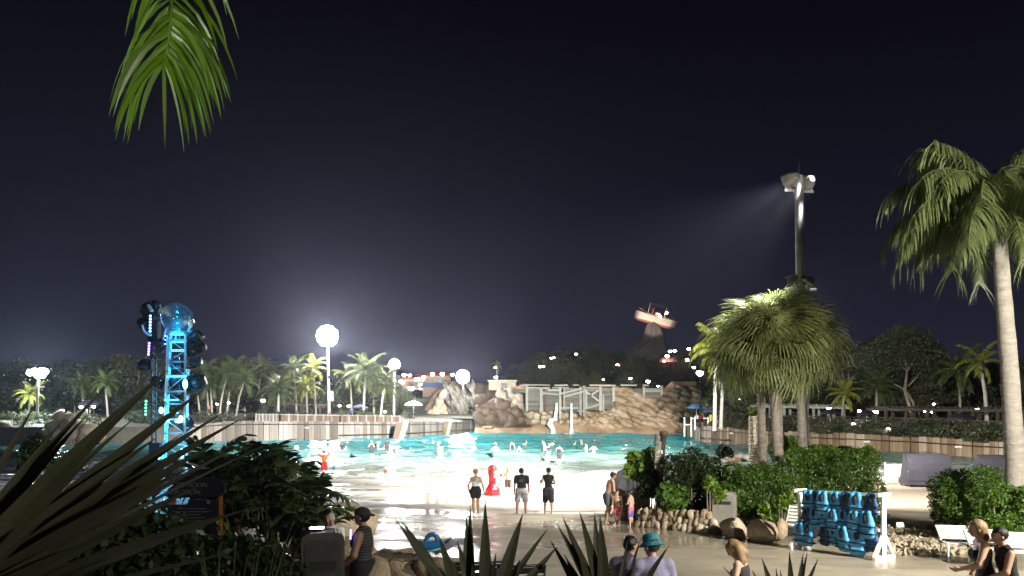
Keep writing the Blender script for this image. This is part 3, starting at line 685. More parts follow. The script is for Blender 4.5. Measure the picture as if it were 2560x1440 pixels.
for x, yt, d in ((1290, 915, 185), (1320, 905, 190), (1350, 890, 205), (1385, 878, 210), (1420, 872, 218), (1455, 865, 222), (1490, 868, 226), (1520, 872, 230), (1545, 885, 226), (1375, 918, 180), (1410, 915, 182), (1450, 908, 190), (1490, 910, 192), (1530, 905, 198), (1570, 905, 200), (1600, 915, 196), (1640, 908, 205), (1690, 915, 200), (1725, 905, 205), (1760, 900, 205), (1680, 885, 222), (1715, 880, 225), (1795, 905, 200), (1565, 930, 182), (1650, 932, 182), (1710, 935, 180), (1480, 935, 176), (1330, 935, 172), (1600, 895, 215), (1640, 892, 228), (1750, 930, 178)):
    X = (x - CX) / F * d
    far_tree(x, yt, d, hill_z(X, d) - .3, 'dark bushy tree on the wooded hill behind the cliff', 'trees on the wooded hill', k, rnd.uniform(.9, 1.3)); k += 1
for x, yt, d in ((1840, 905, 150), (1880, 900, 140), (2050, 890, 140), (2120, 858, 112), (2165, 852, 118), (2215, 845, 120), (2310, 872, 112), (2350, 905, 118), (2400, 900, 120), (2465, 905, 110), (2520, 900, 105), (2570, 890, 100), (1990, 910, 130), (2200, 905, 105)):
    far_tree(x, yt, d, 3.4, 'dark leafy tree standing behind the pergola terrace', 'trees behind the pergola terrace', k, rnd.uniform(.95, 1.3)); k += 1
for i in range(46):
    right = i % 2; x = (1830 + 730 * (i // 2) / 22) if right else (-40 + 1020 * (i // 2) / 22); x += rnd.uniform(-14, 14)
    far_tree(x, rnd.uniform(950, 985), (rnd.uniform(106, 118) if right else rnd.uniform(140, 150)), 2.2, 'low bushy tree filling the gap under the crowns behind the ' + ('pergola terrace' if right else 'palms'), 'low trees behind the ' + ('pergola terrace' if right else 'palms'), k, 1.5); k += 1
# the big tree whose pale limbs show
d = 101.; z0 = 3.2; root = thing('spreading_tree', 'big rounded tree with pale forked limbs showing above the pergola', 'tree', ((2272 - CX) / F * d, d, z0)); g = random.Random(3); mb = MB()
for pts, rad in (([(2280, 1052), (2272, 1010), (2262, 975), (2267, 930), (2262, 890), (2258, 870)], [.42, .36, .36, .22, .14, .06]), ([(2288, 1050), (2283, 1005), (2262, 975)], [.3, .26, .3]), ([(2262, 975), (2245, 965), (2225, 955), (2215, 950)], [.22, .18, .13, .06]), ([(2267, 930), (2282, 905), (2290, 895)], [.16, .1, .05]), ([(2264, 925), (2245, 905), (2232, 896)], [.14, .1, .05]), ([(2270, 965), (2290, 945), (2305, 925)], [.2, .14, .07])):
    mb.tube([P(x, y, d + g.uniform(-.3, .3)) - root.location for x, y in pts], [q * .66 for q in rad], 8)
mb.build('trunk', M['bark'], root, True)
c = []; rr = []
for x, y, r in ((2185, 905, 2.2), (2215, 870, 2.4), (2250, 850, 2.6), (2290, 855, 2.4), (2320, 885, 2.4), (2200, 935, 1.8), (2335, 920, 2.2), (2250, 895, 1.8), (2295, 900, 1.8), (2320, 950, 1.6), (2225, 915, 1.5), (2265, 870, 2.2), (2180, 880, 1.5), (2300, 930, 1.4)):
    for dd in (-1.2, 1.6): c.append(P(x + g.uniform(-6, 6), y + g.uniform(-5, 5), d + dd + 1.2) - root.location); rr.append(r * .85)
obj('crown', np_mesh('crown', *leaf_cloud(17000, c, np.array(rr), .34, 9), M['leaf_tree'], False), root)

# ------------------------------------------------------------------ palms
def frond_mesh(L, a0, a1, nl, ll, lw, ldroop, mat, seed, stem=.12, name='frond', ang=(.95, .42), seg=3):
    """feather palm leaf growing along +X, rising at angle a0 and bending to a1"""
    g = random.Random(seed); K = 14; pts = [Vector((0, 0, 0))]; tan = []
    for i in range(K):
        a = R(a0 + (a1 - a0) * (i / (K - 1)) ** 1.15); d = Vector((math.cos(a), 0, math.sin(a))); tan.append(d); pts.append(pts[-1] + d * L / K)
    tan.append(tan[-1]); mb = MB(); mb.tube(pts, [.02 * L / 2.5 * (1 - .85 * i / K) + .003 for i in range(K + 1)], 5)
    V = []; FF = []
    for i in range(nl):
        t = stem + (1 - stem) * (i + g.uniform(-.2, .2)) / nl; t = min(max(t, stem), .995)
        k_ = min(K - 1, int(t * K)); p = pts[k_].lerp(pts[k_ + 1], t * K - k_); tg = tan[k_]
        prof = (.45 + .55 * math.sin(math.pi * min(1, t * 1.05) ** .8)) if t < .9 else .75
        for s_ in (-1, 1):
            l_ = ll * prof * g.uniform(.8, 1.15); fw = ang[1] + .75 * max(0, t - .55)
            d = (Vector((0, s_, 0)) * ang[0] + tg * fw + Vector((0, 0, g.uniform(-.1, .25)))).normalized()
            q = p.copy(); w = lw * g.uniform(.8, 1.2); dr = ldroop * g.uniform(.6, 1.4); o = len(V); sl = l_ / seg
            wd = tg.cross(d).cross(d).normalized() if g.random() < .0 else tg
            for j in range(seg + 1):
                ww = w * (.55 if j == 0 else 1.0 if j < seg - 0 else .08)
                V.append(q - wd * ww * .5); V.append(q + wd * ww * .5)
                if j < seg: FF.append((o+2*j, o+2*j+1, o+2*j+3, o+2*j+2))
                d = (d + Vector((0, 0, -dr))).normalized(); q = q + d * sl
    mb.add(V, FF); return mb.mesh(name, M[mat])
def palm(root, crown_z, fronds, nf, mats_scale, seed, tilt=0., spread=(0, 1), ctr=(0, 0)):
    g = random.Random(seed)
    for i in range(nf):
        lev = i / nf; fm = fronds[min(len(fronds) - 1, int(lev * len(fronds)))]; az = i * 2.399 + g.uniform(-.25, .25)
        obj('frond', fm, root, (ctr[0], ctr[1], crown_z), (g.uniform(-.15, .15), g.uniform(-.12, .12) + tilt, az), mats_scale * g.uniform(.85, 1.12))
def palm_fronds(mat, L=3.2, nl=34, ll=.75, lw=.07, droop=.34, seed=0):
    return [frond_mesh(L, a0, a1, nl, ll, lw, droop, mat, seed + i) for i, (a0, a1) in enumerate(((78, 15), (52, -25), (28, -55), (2, -75), (-25, -86)))]
FAR = palm_fronds('leaf_palm', lw=.10, nl=30); FARY = palm_fronds('leaf_palm_lit_yellow', lw=.13, nl=26, ll=.7)
def trunk_curve(root, pts, r0, r1, mat='palm_trunk', n=8, name='trunk'):
    K = 16; P_ = [Vector(p) for p in pts]; out = []
    for i in range(K + 1):
        t = i / K * (len(P_) - 1); k_ = min(len(P_) - 2, int(t)); out.append(P_[k_].lerp(P_[k_ + 1], t - k_))
    mb = MB(); mb.tube(out, [(r0 + (r1 - r0) * i / K) * (1 + .05 * (i % 2)) + (r0 * .35 if i == 0 else 0) for i in range(K + 1)], n); return mb.build(name, M[mat], root, True)
def far_palm(label, xb, yb, xc, yc, d, scale, fronds, nf=20, seed=0, group=None, r=.17, mat='palm_trunk', zb=None):
    base = P(xb, yb, d); zb = base.z if zb is None else zb
    root = thing('palm_tree', label, 'palm tree', (base.x, d, zb), group); top = P(xc, yc, d + .2) - root.location
    trunk_curve(root, [(0, 0, 0), (top.x * .35, 0, top.z * .5), top], r, r * .7, mat)
    palm(root, top.z, fronds, nf, scale, seed, ctr=(top.x, top.y)); return root
PG = 'palms above the grey plank wall'
for i, (xb, xc, yc, d, s) in enumerate(((548, 568, 938, 124, 1.15), (566, 585, 925, 126, 1.1), (590, 612, 950, 122, 1.0), (530, 527, 960, 124, 1.0), (522, 512, 935, 130, 1.1), (880, 875, 945, 134, 1.2), (935, 930, 955, 140, 1.1), (270, 262, 955, 118, .9), (210, 205, 960, 124, .9), (500, 490, 965, 128, .9), (640, 655, 925, 150, 1.3))):
    far_palm('dark green feather palm with a thin curved trunk above the grey plank wall', xb, 1042, xc, yc, d, s, FAR, 20, i, PG)
far_palm('feather palm with a white trunk and hanging fronds above the grey plank wall', 696, 1042, 697, 972, 119, 1.15, FAR, 22, 31, None, .2, 'pale_trunk')
far_palm('tall palm with orange fruit clusters next to the lit yellow palm', 742, 1042, 735, 925, 124, 1.0, FAR, 18, 32)
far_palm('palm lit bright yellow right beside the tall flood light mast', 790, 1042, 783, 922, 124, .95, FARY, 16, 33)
far_palm('low palm with splayed fronds coloured as lit yellow-green on three thin stems', 768, 1042, 766, 968, 121, .95, FARY, 18, 34)
far_palm('tall palm with a white trunk between the two round flood lights', 909, 1042, 914, 930, 124, 1.35, FAR, 24, 35, None, .2, 'pale_trunk')
far_palm('leaning palm with a white trunk touching the shorter mast', 952, 1042, 962, 958, 124, 1.15, FAR, 20, 36, None, .2, 'pale_trunk')
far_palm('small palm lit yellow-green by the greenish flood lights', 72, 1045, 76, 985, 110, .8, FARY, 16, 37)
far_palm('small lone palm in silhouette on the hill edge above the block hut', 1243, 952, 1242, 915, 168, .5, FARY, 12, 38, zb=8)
RG_ = 'palms behind the pergola terrace'
for i, (xb, xc, yc, d, s) in enumerate(((2105, 2110, 985, 92, .75), (2190, 2192, 970, 96, .9), (1830, 1828, 945, 112, 1.1), (2400, 2397, 925, 92, 1.15))):
    far_palm('green feather palm standing behind the pergola terrace', xb, 1040, xc, yc, d, s, FAR if i else FARY, 18, 50 + i, RG_, zb=2.8)
far_palm('slender palm with long dead orange fronds hanging down its trunk', 2468, 1050, 2450, 905, 88, 1.0, FARY, 10, 60, None, .22, 'pale_trunk', 2.6)
# pale queen palms at the end of the brown wall
QF = palm_fronds('leaf_palm_lit_yellow', lw=.09, nl=44, ll=.9, droop=.5, seed=70)
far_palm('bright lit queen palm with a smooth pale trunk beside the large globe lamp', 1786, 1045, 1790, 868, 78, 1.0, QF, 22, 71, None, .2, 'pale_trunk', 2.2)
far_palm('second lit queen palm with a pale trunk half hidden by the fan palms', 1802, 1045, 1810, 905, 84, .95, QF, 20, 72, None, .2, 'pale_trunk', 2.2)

# tall queen palm at the frame edge
d = 20.; base = Vector(((2540 - CX) / F * d, d, gz(d)))
qp = thing('palm_tree', 'tall queen palm with a smooth grey ringed trunk and drooping feather fronds', 'palm tree', base)
top = P(2499, 592, d) - base
trunk_curve(qp, [(0, 0, -.1), P(2538, 1150, d) - base, P(2522, 900, d) - base, P(2507, 720, d) - base, top], .25, .165, 'queen_trunk', 16)
mb = MB()
for i in range(22):
    a = i * 2.4; zz = i * .035; mb.tube([top + Vector((.13 * math.cos(a), .13 * math.sin(a), zz - .1)), top + Vector((.27 * math.cos(a), .27 * math.sin(a), zz + .16)), top + Vector((.36 * math.cos(a), .36 * math.sin(a), zz + .42))], [.07, .06, .03], 6)
mb.build('leaf_bases', M['palm_trunk'], qp, True)
QN = [frond_mesh(2.85, a0, a1, 84, 1.0, .032, .62, 'leaf_queen', 80 + i, name='frond', seg=4) for i, (a0, a1) in enumerate(((80, 10), (62, -35), (46, -65), (30, -82), (10, -88)))]
g = random.Random(6)
for i in range(34):
    obj('frond', QN[min(4, int(i / 34 * 5))], qp, top + Vector((0, 0, .45)), (g.uniform(-.2, .2), g.uniform(-.1, .1), i * 2.399), g.uniform(.88, 1.12))
for az, k_ in ((2.95, 1), (3.35, 2), (3.0, 3), (3.5, 1), (2.6, 2), (3.9, 3), (2.2, 0)):
    obj('frond', QN[k_], qp, top + Vector((0, 0, .4)), (0, 0, az), 1.15)

# fan palms
def fan_mesh(seed, droop, pet=1.0, Lf=1.0, nseg=42):
    g = random.Random(seed); V = []; FF = []; mb = MB()
    hub = Vector((pet, 0, -.08 * pet)); mb.tube([(0, 0, 0), (pet * .5, 0, .03), hub], [.025, .016, .014], 5)
    for i in range(nseg):
        a = R(-142 + 284 * i / (nseg - 1)); d = Vector((math.cos(a), math.sin(a), .25 * math.cos(a * .5))).normalized(); l_ = Lf * (.72 + .28 * math.cos(a * .6)) * g.uniform(.93, 1.07)
        w = .062 * Lf / 1.0; q = hub.copy(); o = len(V); K = 6; sd = Vector((-math.sin(a), math.cos(a), 0))
        for j in range(K + 1):
            t = j / K; ww = w * (.25 if j == 0 else 1.0 if t < .4 else .5 if t < .6 else .34 if t < .95 else .1)
            V.append(q - sd * ww * .5 + Vector((0, 0, .012 * (i % 2)))); V.append(q + sd * ww * .5)
            if j < K: FF.append((o+2*j, o+2*j+1, o+2*j+3, o+2*j+2))
            dr = droop * (.10 if t < .4 else 1.0) * g.uniform(.7, 1.3); d = (d + Vector((0, 0, -dr))).normalized(); q = q + d * l_ / K
    mb.add(V, FF); return mb.mesh('fan_leaf', M['leaf_fan'])
FAN = [fan_mesh(i, .72 + .16 * (i % 3), 1.0, 1.3) for i in range(5)]
def fan_palm(label, xb, d, xc, yc, r, n, R_, seed, tm='palm_trunk'):
    base = G(xb, d); root = thing('fan_palm', label, 'palm tree', base); top = P(xc, yc, d) - base
    trunk_curve(root, [(0, 0, -.1), (top.x * .6, 0, top.z * .5), top], r * 1.15, r, tm, 12)
    g = random.Random(seed)
    for i in range(n):
        el = R(76 - 112 * (i / n)); az = i * 2.399 + g.uniform(-.3, .3)
        obj('fan_leaf', FAN[i % 5], root, top + Vector((0, 0, .15 - .3 * i / n)), Euler((g.uniform(-.35, .35), -el, az)), R_ * g.uniform(.85, 1.12))
    return root
fan_palm('fan palm with the foremost trunk rising out of the clipped hedge', 1957, 26, 1930, 880, .145, 58, 1.0, 1)
fan_palm('fan palm standing just behind the corrugated column', 1912, 29.0, 1900, 884, .14, 56, 1.1, 2)
fan_palm('fan palm whose crown wraps round the thick steel mast', 2016, 29.3, 1994, 872, .12, 50, .95, 3)
fan_palm('fan palm with the highest crown touching the lower flood lights', 1952, 30.2, 1945, 840, .13, 46, 1.0, 4)
# ------------------------------------------------------------------ ship stranded on its rock spire
d = 232.
sp_ = thing('rock_spire', 'dark grey rock spire that carries the stranded ship', 'rock', P(1628, 900, d)); o_ = sp_.location; v = []
zs = [990, 912, 895, 880, 866, 852, 840, 828, 816, 806]; xl = [1500, 1535, 1548, 1560, 1583, 1603, 1609, 1613, 1616, 1620]; xr = [1740, 1705, 1690, 1676, 1668, 1662, 1658, 1654, 1650, 1646]; n = 28
for y, a, c in zip(zs, xl, xr):
    cx_ = (a + c) / 2; rad = (c - a) / 2 / F * d
    for k in range(n):
        an = 2 * math.pi * k / n; q = 1 + .38 * mnoise.noise((math.cos(an) * 2.2, math.sin(an) * 2.2, y * .02)) + .30 * mnoise.noise((math.cos(an) * 6, math.sin(an) * 6, y * .05))
        c0 = P(cx_, y, d) - o_; v.append((c0.x + math.cos(an) * rad * q, c0.y + math.sin(an) * rad * q * .8, c0.z))
mb = MB(); mb.add(v, [(i*n+k, i*n+(k+1) % n, (i+1)*n+(k+1) % n, (i+1)*n+k) for i in range(len(zs)-1) for k in range(n)] + [tuple((len(zs)-1)*n+k for k in range(n))]); mb.build('rock_face', M['rock_spire'], sp_, True)
pm('hull_white', (.50, .44, .38), .6, .2, 1.5); pm('hull_red', (.26, .09, .08), .7, .3, 1); pm('deck_tan', (.50, .36, .24), .6, .2, 2)
ship = thing('stranded_ship', 'small two-masted wooden ship tilted on top of the rock spire', 'ship', P(1634, 812, d - .6)); ship.rotation_euler = (R(-6), R(15.5), R(4))
L = 12.4; mb = MB(); v = []; K = 15; prof = [(-.02, 0), (.55, .25), (.86, .6), (1.0, 1.0), (1.02, 1.22)]; n = len(prof)
for i in range(K + 1):
    t = i / K; x = (t - .5) * L; beam = 1.55 * max(.03, math.sin(math.pi * min(1, .12 + t * .88)) ** .6) * (1 if t > .12 else .8); sheer = .55 * (2 * t - 1) ** 2 + .2 * t
    rise = .9 * max(0, t - .75) ** 1.2 * 2
    for s_ in (-1, 1):
        for w, h in prof: v.append((x + (.5 * t * h if t > .8 else 0), s_ * w * beam, h * 1.75 + rise * (1 - h) + sheer * h))
f = []; m_ = 2 * n
for i in range(K):
    for s_ in (0, 1):
        for k in range(n - 1):
            a = i*m_ + s_*n + k; f.append((a, a + m_, a + m_ + 1, a + 1) if s_ == 0 else (a, a + 1, a + m_ + 1, a + m_))
    f.append((i*m_+n-2, (i+1)*m_+n-2, (i+1)*m_+2*n-2, i*m_+2*n-2))
    f.append((i*m_, i*m_+n, (i+1)*m_+n, (i+1)*m_))
mb.add(v, f); mb.cur = 0; hm = mb.mesh('hull', [M['hull_white'], M['hull_red']], False)
hm.polygons.foreach_set('material_index', [1 if max(hm.vertices[i].co.z for i in p.vertices) < 1.0 else 0 for p in hm.polygons]); obj('hull', hm, ship)
mb = MB(); mb.box((-.8, 0, 2.35), (4.6, 1.7, 1.0)); mb.build('deck_house', M['deck_tan'], ship)
mb = MB(); mb.box((.4, 0, 3.3), (1.5, 1.3, .9)); mb.build('wheel_house', M['hull_white'], ship)
mb = MB(); mb.tube([(-1.1, 0, 2.8), (-1.2, 0, 5.0)], .32, 10); mb.build('funnel', M['roof_red'], ship, True)
for x, h in ((-2.6, 6.4), (2.5, 6.2)):
    mb = MB(); mb.tube([(x, 0, 1.6), (x + .1, 0, h)], [.17, .07], 8); mo = mb.build('ship_mast', M['deck_tan'], ship, True)
    mb = MB(); mb.tube([(x, 0, 3.0), (x - 3.0 * (1 if x < 0 else -1), 0, 3.9 if x < 0 else 3.2)], [.09, .05], 6); mb.build('boom', M['deck_tan'], mo, True)
mb = MB()
for a, c in (((-2.5, 0, 6.2), (-5.8, 0, 2.6)), ((-2.5, 0, 6.2), (2.6, 0, 6.0)), ((2.6, 0, 6.0), (6.3, 0, 2.8)), ((-2.5, 0, 5.8), (-1, 1.3, 2)), ((2.6, 0, 5.8), (3.9, 1.2, 2))): mb.tube([a, c], .025, 4)
mb.build('rigging', M['brown_wood'], ship)
for p_ in ((2.9, -.3, 4.6), (1.2, -1.0, 2.6)):
    mb = MB(); mb.ball(p_, .33, 10, 6); mb.build('deck_lamp', M['lantern_white'], ship, True)
su = thing('added_ship_spot', 'small spotlight added on the slope to brighten the stranded ship', 'spotlight', P(1610, 872, d - 26)); mb = MB(); mb.lathe([(.1, -.3), (.22, -.2), (.25, .1)], 10); mb.build('housing', M['housing'], su, True); mb = MB(); mb.tube([(0, 0, -.2), (0, 0, -14)], .05, 6); mb.build('stand', M['black_metal'], su)  # housing and stand added for the light that brightens the ship
light('SPOT', P(1610, 870, d - 26), 40000, (1, .80, .64), .3, None, P(1637, 792, d), 24, .5, 'added_ship_uplight')

# ------------------------------------------------------------------ red-roofed huts on the hill
def hut(label, x, y, d, w, h, mat='roof_red', canvas=False, group=None):
    z = P(x, y, d).z; root = thing('hill_hut', label, 'hut', (P(x, y, d).x, d, z - h), group)
    mb = MB(); mb.box((0, 0, h * .35), (w, w * .7, h * .7)); mb.build('wall', M['brown_wood'], root)
    mb = MB(); a = w * .65; c = w * .5
    mb.add([(-a, -c, h * .68), (a, -c, h * .68), (a, c, h * .68), (-a, c, h * .68), (-a * .55, 0, h * 1.05), (a * .55, 0, h * 1.05)], [(0,1,5,4), (1,2,5), (2,3,4,5), (3,0,4), (0,3,2,1)]); mb.build('roof', M[mat], root)
    mb = MB(); mb.box((w * .15, -w * .36, h * .35), (w * .2, .06, h * .4)); mb.build('doorway', M['black_metal'], root)
hut('low red-roofed hut among the lanterns left of the rock mound', 1030, 945, 172, 5, 2.6)
hut('larger red-roofed hut at the crest behind the rock mound', 1090, 930, 176, 7, 3)
hut('hut with a blue canvas roof beside the rock mound', 1088, 958, 166, 5, 3, 'blue_canvas')
hut('small red hut on the slope below the stranded ship', 1668, 896, 212, 4, 3.4)
hut('small orange-lit hut in the trees left of the ship spire', 1544, 908, 210, 3, 3)
for x, y, d_ in ((1520, 930, 204),): pass

# ------------------------------------------------------------------ umbrellas
def umbrella(label, x, ytop, wpx, d, zb, mat, h=.28, group=None, n=8, tilt=(0, 0)):
    c = P(x, ytop, d); r = wpx / 2 / F * d; root = thing('sun_umbrella', label, 'umbrella', (c.x, c.y, zb), group); H = c.z - zb
    mb = MB(); rim = [(r * math.cos(2*math.pi*(k+.5)/n), r * math.sin(2*math.pi*(k+.5)/n), -r * h * 1.5) for k in range(n)]
    mid = [(p_[0] * .55, p_[1] * .55, -r * h * .62) for p_ in rim]
    mb.add([(0, 0, 0)] + mid + rim, [(0, 1+k, 1+(k+1) % n) for k in range(n)] + [(1+k, 1+n+k, 1+n+(k+1) % n, 1+(k+1) % n) for k in range(n)])
    val = [(p_[0] * 1.0, p_[1] * 1.0, p_[2] - .14 * r) for p_ in rim]; mb.add(rim + val, [(k, n+k, n+(k+1) % n, (k+1) % n) for k in range(n)])
    cn = mb.build('canopy', M[mat], root, loc=(0, 0, H)); cn.rotation_euler = (tilt[0], tilt[1], 0)
    mb = MB(); mb.tube([(0, 0, 0), (0, 0, H - .02)], .04, 6); mb.build('pole', M['steel_pole'], root)
    return root
umbrella('white octagonal umbrella standing above the grey plank wall', 1034, 1001, 46, 128, 2.4, 'white_paint')
umbrella('dark blue umbrella behind the grey plank wall by the white palm trunk', 900, 1010, 40, 128, 2.4, 'navy_canvas')
UG = 'dark umbrellas on the pergola terrace'
for x, y, w, d_ in ((2075, 1022, 48, 88), (2167, 1024, 46, 88), (2402, 1030, 64, 82), (2322, 1030, 40, 92)):
    umbrella('black umbrella over a table on the pergola terrace', x, y, w, d_, 2.5, 'dark_cloth', .3, UG)
umbrella('pale blue umbrella at the lifeguard post by the cliff', 1741, 1006, 46, 104, 2.0, 'blue_canvas', .35)
umbrella('navy umbrella at the lifeguard post next to the pale blue one', 1786, 1013, 54, 101, 2.0, 'navy_canvas', .35)
umbrella('dark umbrella standing by the yellow leaves behind the rock outcrop', 225, 998, 58, 118, 2.4, 'dark_cloth', .25)

# lifeguard post railing and chair
t_ = thing('deck_railing', 'white post railing of the lifeguard deck at the end of the brown wall', 'railing', P(1735, 1066, 104))
for x in (1711, 1728, 1737, 1770, 1793):
    mb = MB(); dd = 104 - (x - 1711) * .04; a = P(x, 1074 if x > 1730 else 1092, dd) - t_.location; mb.bar(a, P(x, 1043, dd) - t_.location, .16); mb.build('post', M['white_paint'], t_)
for x0, x1, y in ((1711, 1728, 1062), (1728, 1770, 1046), (1770, 1793, 1048)):
    mb = MB(); mb.bar(P(x0, y, 103.6) - t_.location, P(x1, y, 102.5) - t_.location, .12); mb.build('rail', M['white_paint'], t_)
mb = MB(); t2_ = thing('rescue_board', 'yellow rescue board leaning on the lifeguard deck railing', 'board', P(1778, 1056, 101)); mb.box((0, 0, .55), (.4, .2, .9)); pm('yellow_plastic', (.65, .5, .04)); mb.build('panel', M['yellow_plastic'], t2_); mb = MB(); mb.box((0, 0, .05), (.46, .24, .12)); mb.build('foot', M['black_metal'], t2_)

# ------------------------------------------------------------------ terrace fences, pergolas
def fence(label, pts, n, hz, mat, zb=None, panel=True):
    root = thing('terrace_fence', label, 'fence', (0, 0, 0)); g = random.Random(len(label))
    for (a, c) in zip(pts, pts[1:]):
        a, c = Vector(a), Vector(c)
        for k in range(n + 1):
            p_ = a.lerp(c, k / n); mb = MB(); mb.box((0, 0, hz * .55), (.16, .16, hz * 1.1)); mb.build('post', M['grey_wood' if panel else mat], root, loc=p_)
        if panel:
            m_ = n * 3
            for k in range(m_):
                q0 = a.lerp(c, k / m_); q1 = a.lerp(c, (k + 1) / m_); mb = MB(); e = q1 - q0; mb.bar(Vector((0, .1, hz * .48)), e * .97 + Vector((0, .1, hz * .48)), .06, hz * .8); mb.build('panel', M[mat], root, loc=q0)
        mb = MB(); mb.bar(Vector((0, -.02, hz * .98)), c - a + Vector((0, -.02, hz * .98)), .14, .1); mb.build('rail', M['grey_wood' if panel else mat], root, loc=a)
def scaled(pts, s, dz): return [(x * (1 + s), y * (1 + s), z + dz) for x, y, z in pts]
fence('low brown board fence on the terrace above the grey plank wall', scaled(LWP[2:6], .03, -.25), 7, 1.15, 'brown_wood')
fence('low brown board fence on the terrace above the brown wall', scaled(RWP, .09, .75), 5, 1.0, 'dark_wood', None, False)
def pergola(label, x0, x1, ytop, d0, d1, zb, mat):
    a = P(x0, ytop, d0); c = P(x1, ytop + 4, d1); root = thing('pergola', label, 'pergola', (a.x, a.y, zb)); n = 6; o_ = root.location
    for k in range(n + 1):
        p_ = a.lerp(c, k / n)
        for dy in (0, 3.2):
            mb = MB(); mb.bar((0, 0, 0), (0, 0, p_.z - zb), .28); mb.build('post', M[mat], root, loc=(p_.x - o_.x, p_.y + dy - o_.y, 0))
    for dy in (0, 3.2):
        mb = MB(); mb.bar(a - o_ + Vector((-.8, dy, .12)), c - o_ + Vector((.8, dy, .12)), .25, .3); mb.build('beam', M[mat], root)
    for k in range(26):
        p_ = a.lerp(c, k / 25); mb = MB(); mb.bar(p_ - o_ + Vector((0, -.7, .4)), p_ - o_ + Vector((0, 3.9, .4)), .12, .2); mb.build('rafter', M[mat], root)
pergola('long dark timber pergola on the terrace above the brown wall', 2215, 2560, 1026, 93, 80, 2.6, 'dark_wood')
pergola('grey timber pergola behind the fan palm trunks', 1890, 2110, 1018, 104, 98, 2.8, 'grey_wood')
pergola('low dark pavilion frame behind the grey plank wall', 668, 800, 1014, 127, 127, 2.4, 'dark_wood')

# ------------------------------------------------------------------ planting on the terraces
def shrub(label, pts, n, size, mat, seed, group=None, name='shrub', stem=None, shell=.5, cat='shrub', base=None):
    """pts: (x, y, d, radius) clumps in the photo"""
    cs = [P(x, y, d) for x, y, d, r in pts]; b0 = Vector(base) if base is not None else Vector((sum(c.x for c in cs) / len(cs), sum(c.y for c in cs) / len(cs), gz(sum(c.y for c in cs) / len(cs))))
    root = thing(name, label, cat, b0, group); rad = np.array([p_[3] for p_ in pts])
    obj('foliage', np_mesh('foliage', *leaf_cloud(n, [c - b0 for c in cs], rad, size, seed, shell=shell), M[mat], False), root)
    mb = MB(); g = random.Random(seed)
    for c in cs[::max(1, len(cs) // 8)]:
        q = c - b0; mb.tube([(q.x * .6, q.y * .6, 0), Vector((q.x * .8, q.y * .8, q.z * .5)), q], [.03, .025, .012], 5)
    mb.build('stem', M['bark'], root); return root
g = random.Random(2)
RWX = [p_[0] for p_ in RW]; RWD = [p_[1] for p_ in RWP]; RWZ = [p_[2] for p_ in RWP]
for i in range(96):
    x = g.uniform(1770, 2570); s_ = g.choice((.025, .045, .07, .09)); d_ = np.interp(x, RWX, RWD) * (1 + s_); zg = np.interp(x, RWX, RWZ) + np.interp(s_, [0, .03, .1], [-.35, -.2, .9]); yy = HY - (zg + .35 - CAMZ) / d_ * F
    lm_ = g.choice(('leaf_tree', 'leaf_tree_pale', 'leaf_tree_deep'))
    shrub({'leaf_tree': 'dull green', 'leaf_tree_pale': 'pale', 'leaf_tree_deep': 'very dark'}[lm_] + ' low shrub on the bank between pergola and brown wall', [(x, yy, d_, .8), (x + 9, yy + 3, d_, .6), (x - 9, yy + 2, d_ + .5, .6)], 260, .30, lm_, i, 'shrubs on the bank above the brown wall', base=((x - CX) / F * d_, d_, zg))
for i in range(30):
    x = g.uniform(-30, 480); d_ = g.uniform(97, 112); zg = 2.4 + (d_ - 97) * .05; yy = HY - (zg + .4 - CAMZ) / d_ * F
    shrub('low leafy shrub on the shore terrace near the truss tower', [(x, yy, d_, 1.0), (x + 9, yy + 3, d_, .8), (x - 9, yy + 2, d_ + .5, .8)], 300, .34, g.choice(('leaf_tree', 'leaf_tree_pale', 'leaf_tree_deep')), 300 + i, 'shrubs on the shore terrace', base=((x - CX) / F * d_, d_, zg))
for i in range(26):
    x = g.uniform(500, 1040); y = g.uniform(1034, 1048); d_ = np.interp(x, [470, 1040], [108, 128])
    shrub('low leafy shrub behind the top edge of the grey plank wall', [(x, y, d_, .9), (x + 8, y + 3, d_, .7), (x - 9, y + 2, d_ + .5, .7)], 240, .34, 'leaf_tree', i, 'shrubs above the grey plank wall', base=((x - CX) / F * d_, d_, 2.0))
# rock outcrop on the left shore
ro = thing('rock_outcrop', 'round tan boulders heaped on the shore behind the big agave', 'rocks', WP(150, 1105))
ro.location.z = 0
for x, y, s in ((150, 1050, 1.1), (172, 1052, 1.0), (140, 1072, 1.2), (170, 1075, 1.4), (200, 1070, 1.2), (225, 1080, 1.2), (185, 1092, 1.2), (150, 1094, 1.2), (120, 1088, .9), (245, 1092, 1.0), (5, 1080, 1.3), (12, 1095, 1.0), (-20, 1088, 1.4), (210, 1100, 1.0), (165, 1108, .9), (130, 1106, .9)):
    obj('boulder', g.choice(BO['garden']), ro, P(x, y, 97 - (y - 1050) * .05) - ro.location, (g.uniform(0, 3), g.uniform(0, 3), g.uniform(0, 3)), (s * 1.15, s * 1.1, s))

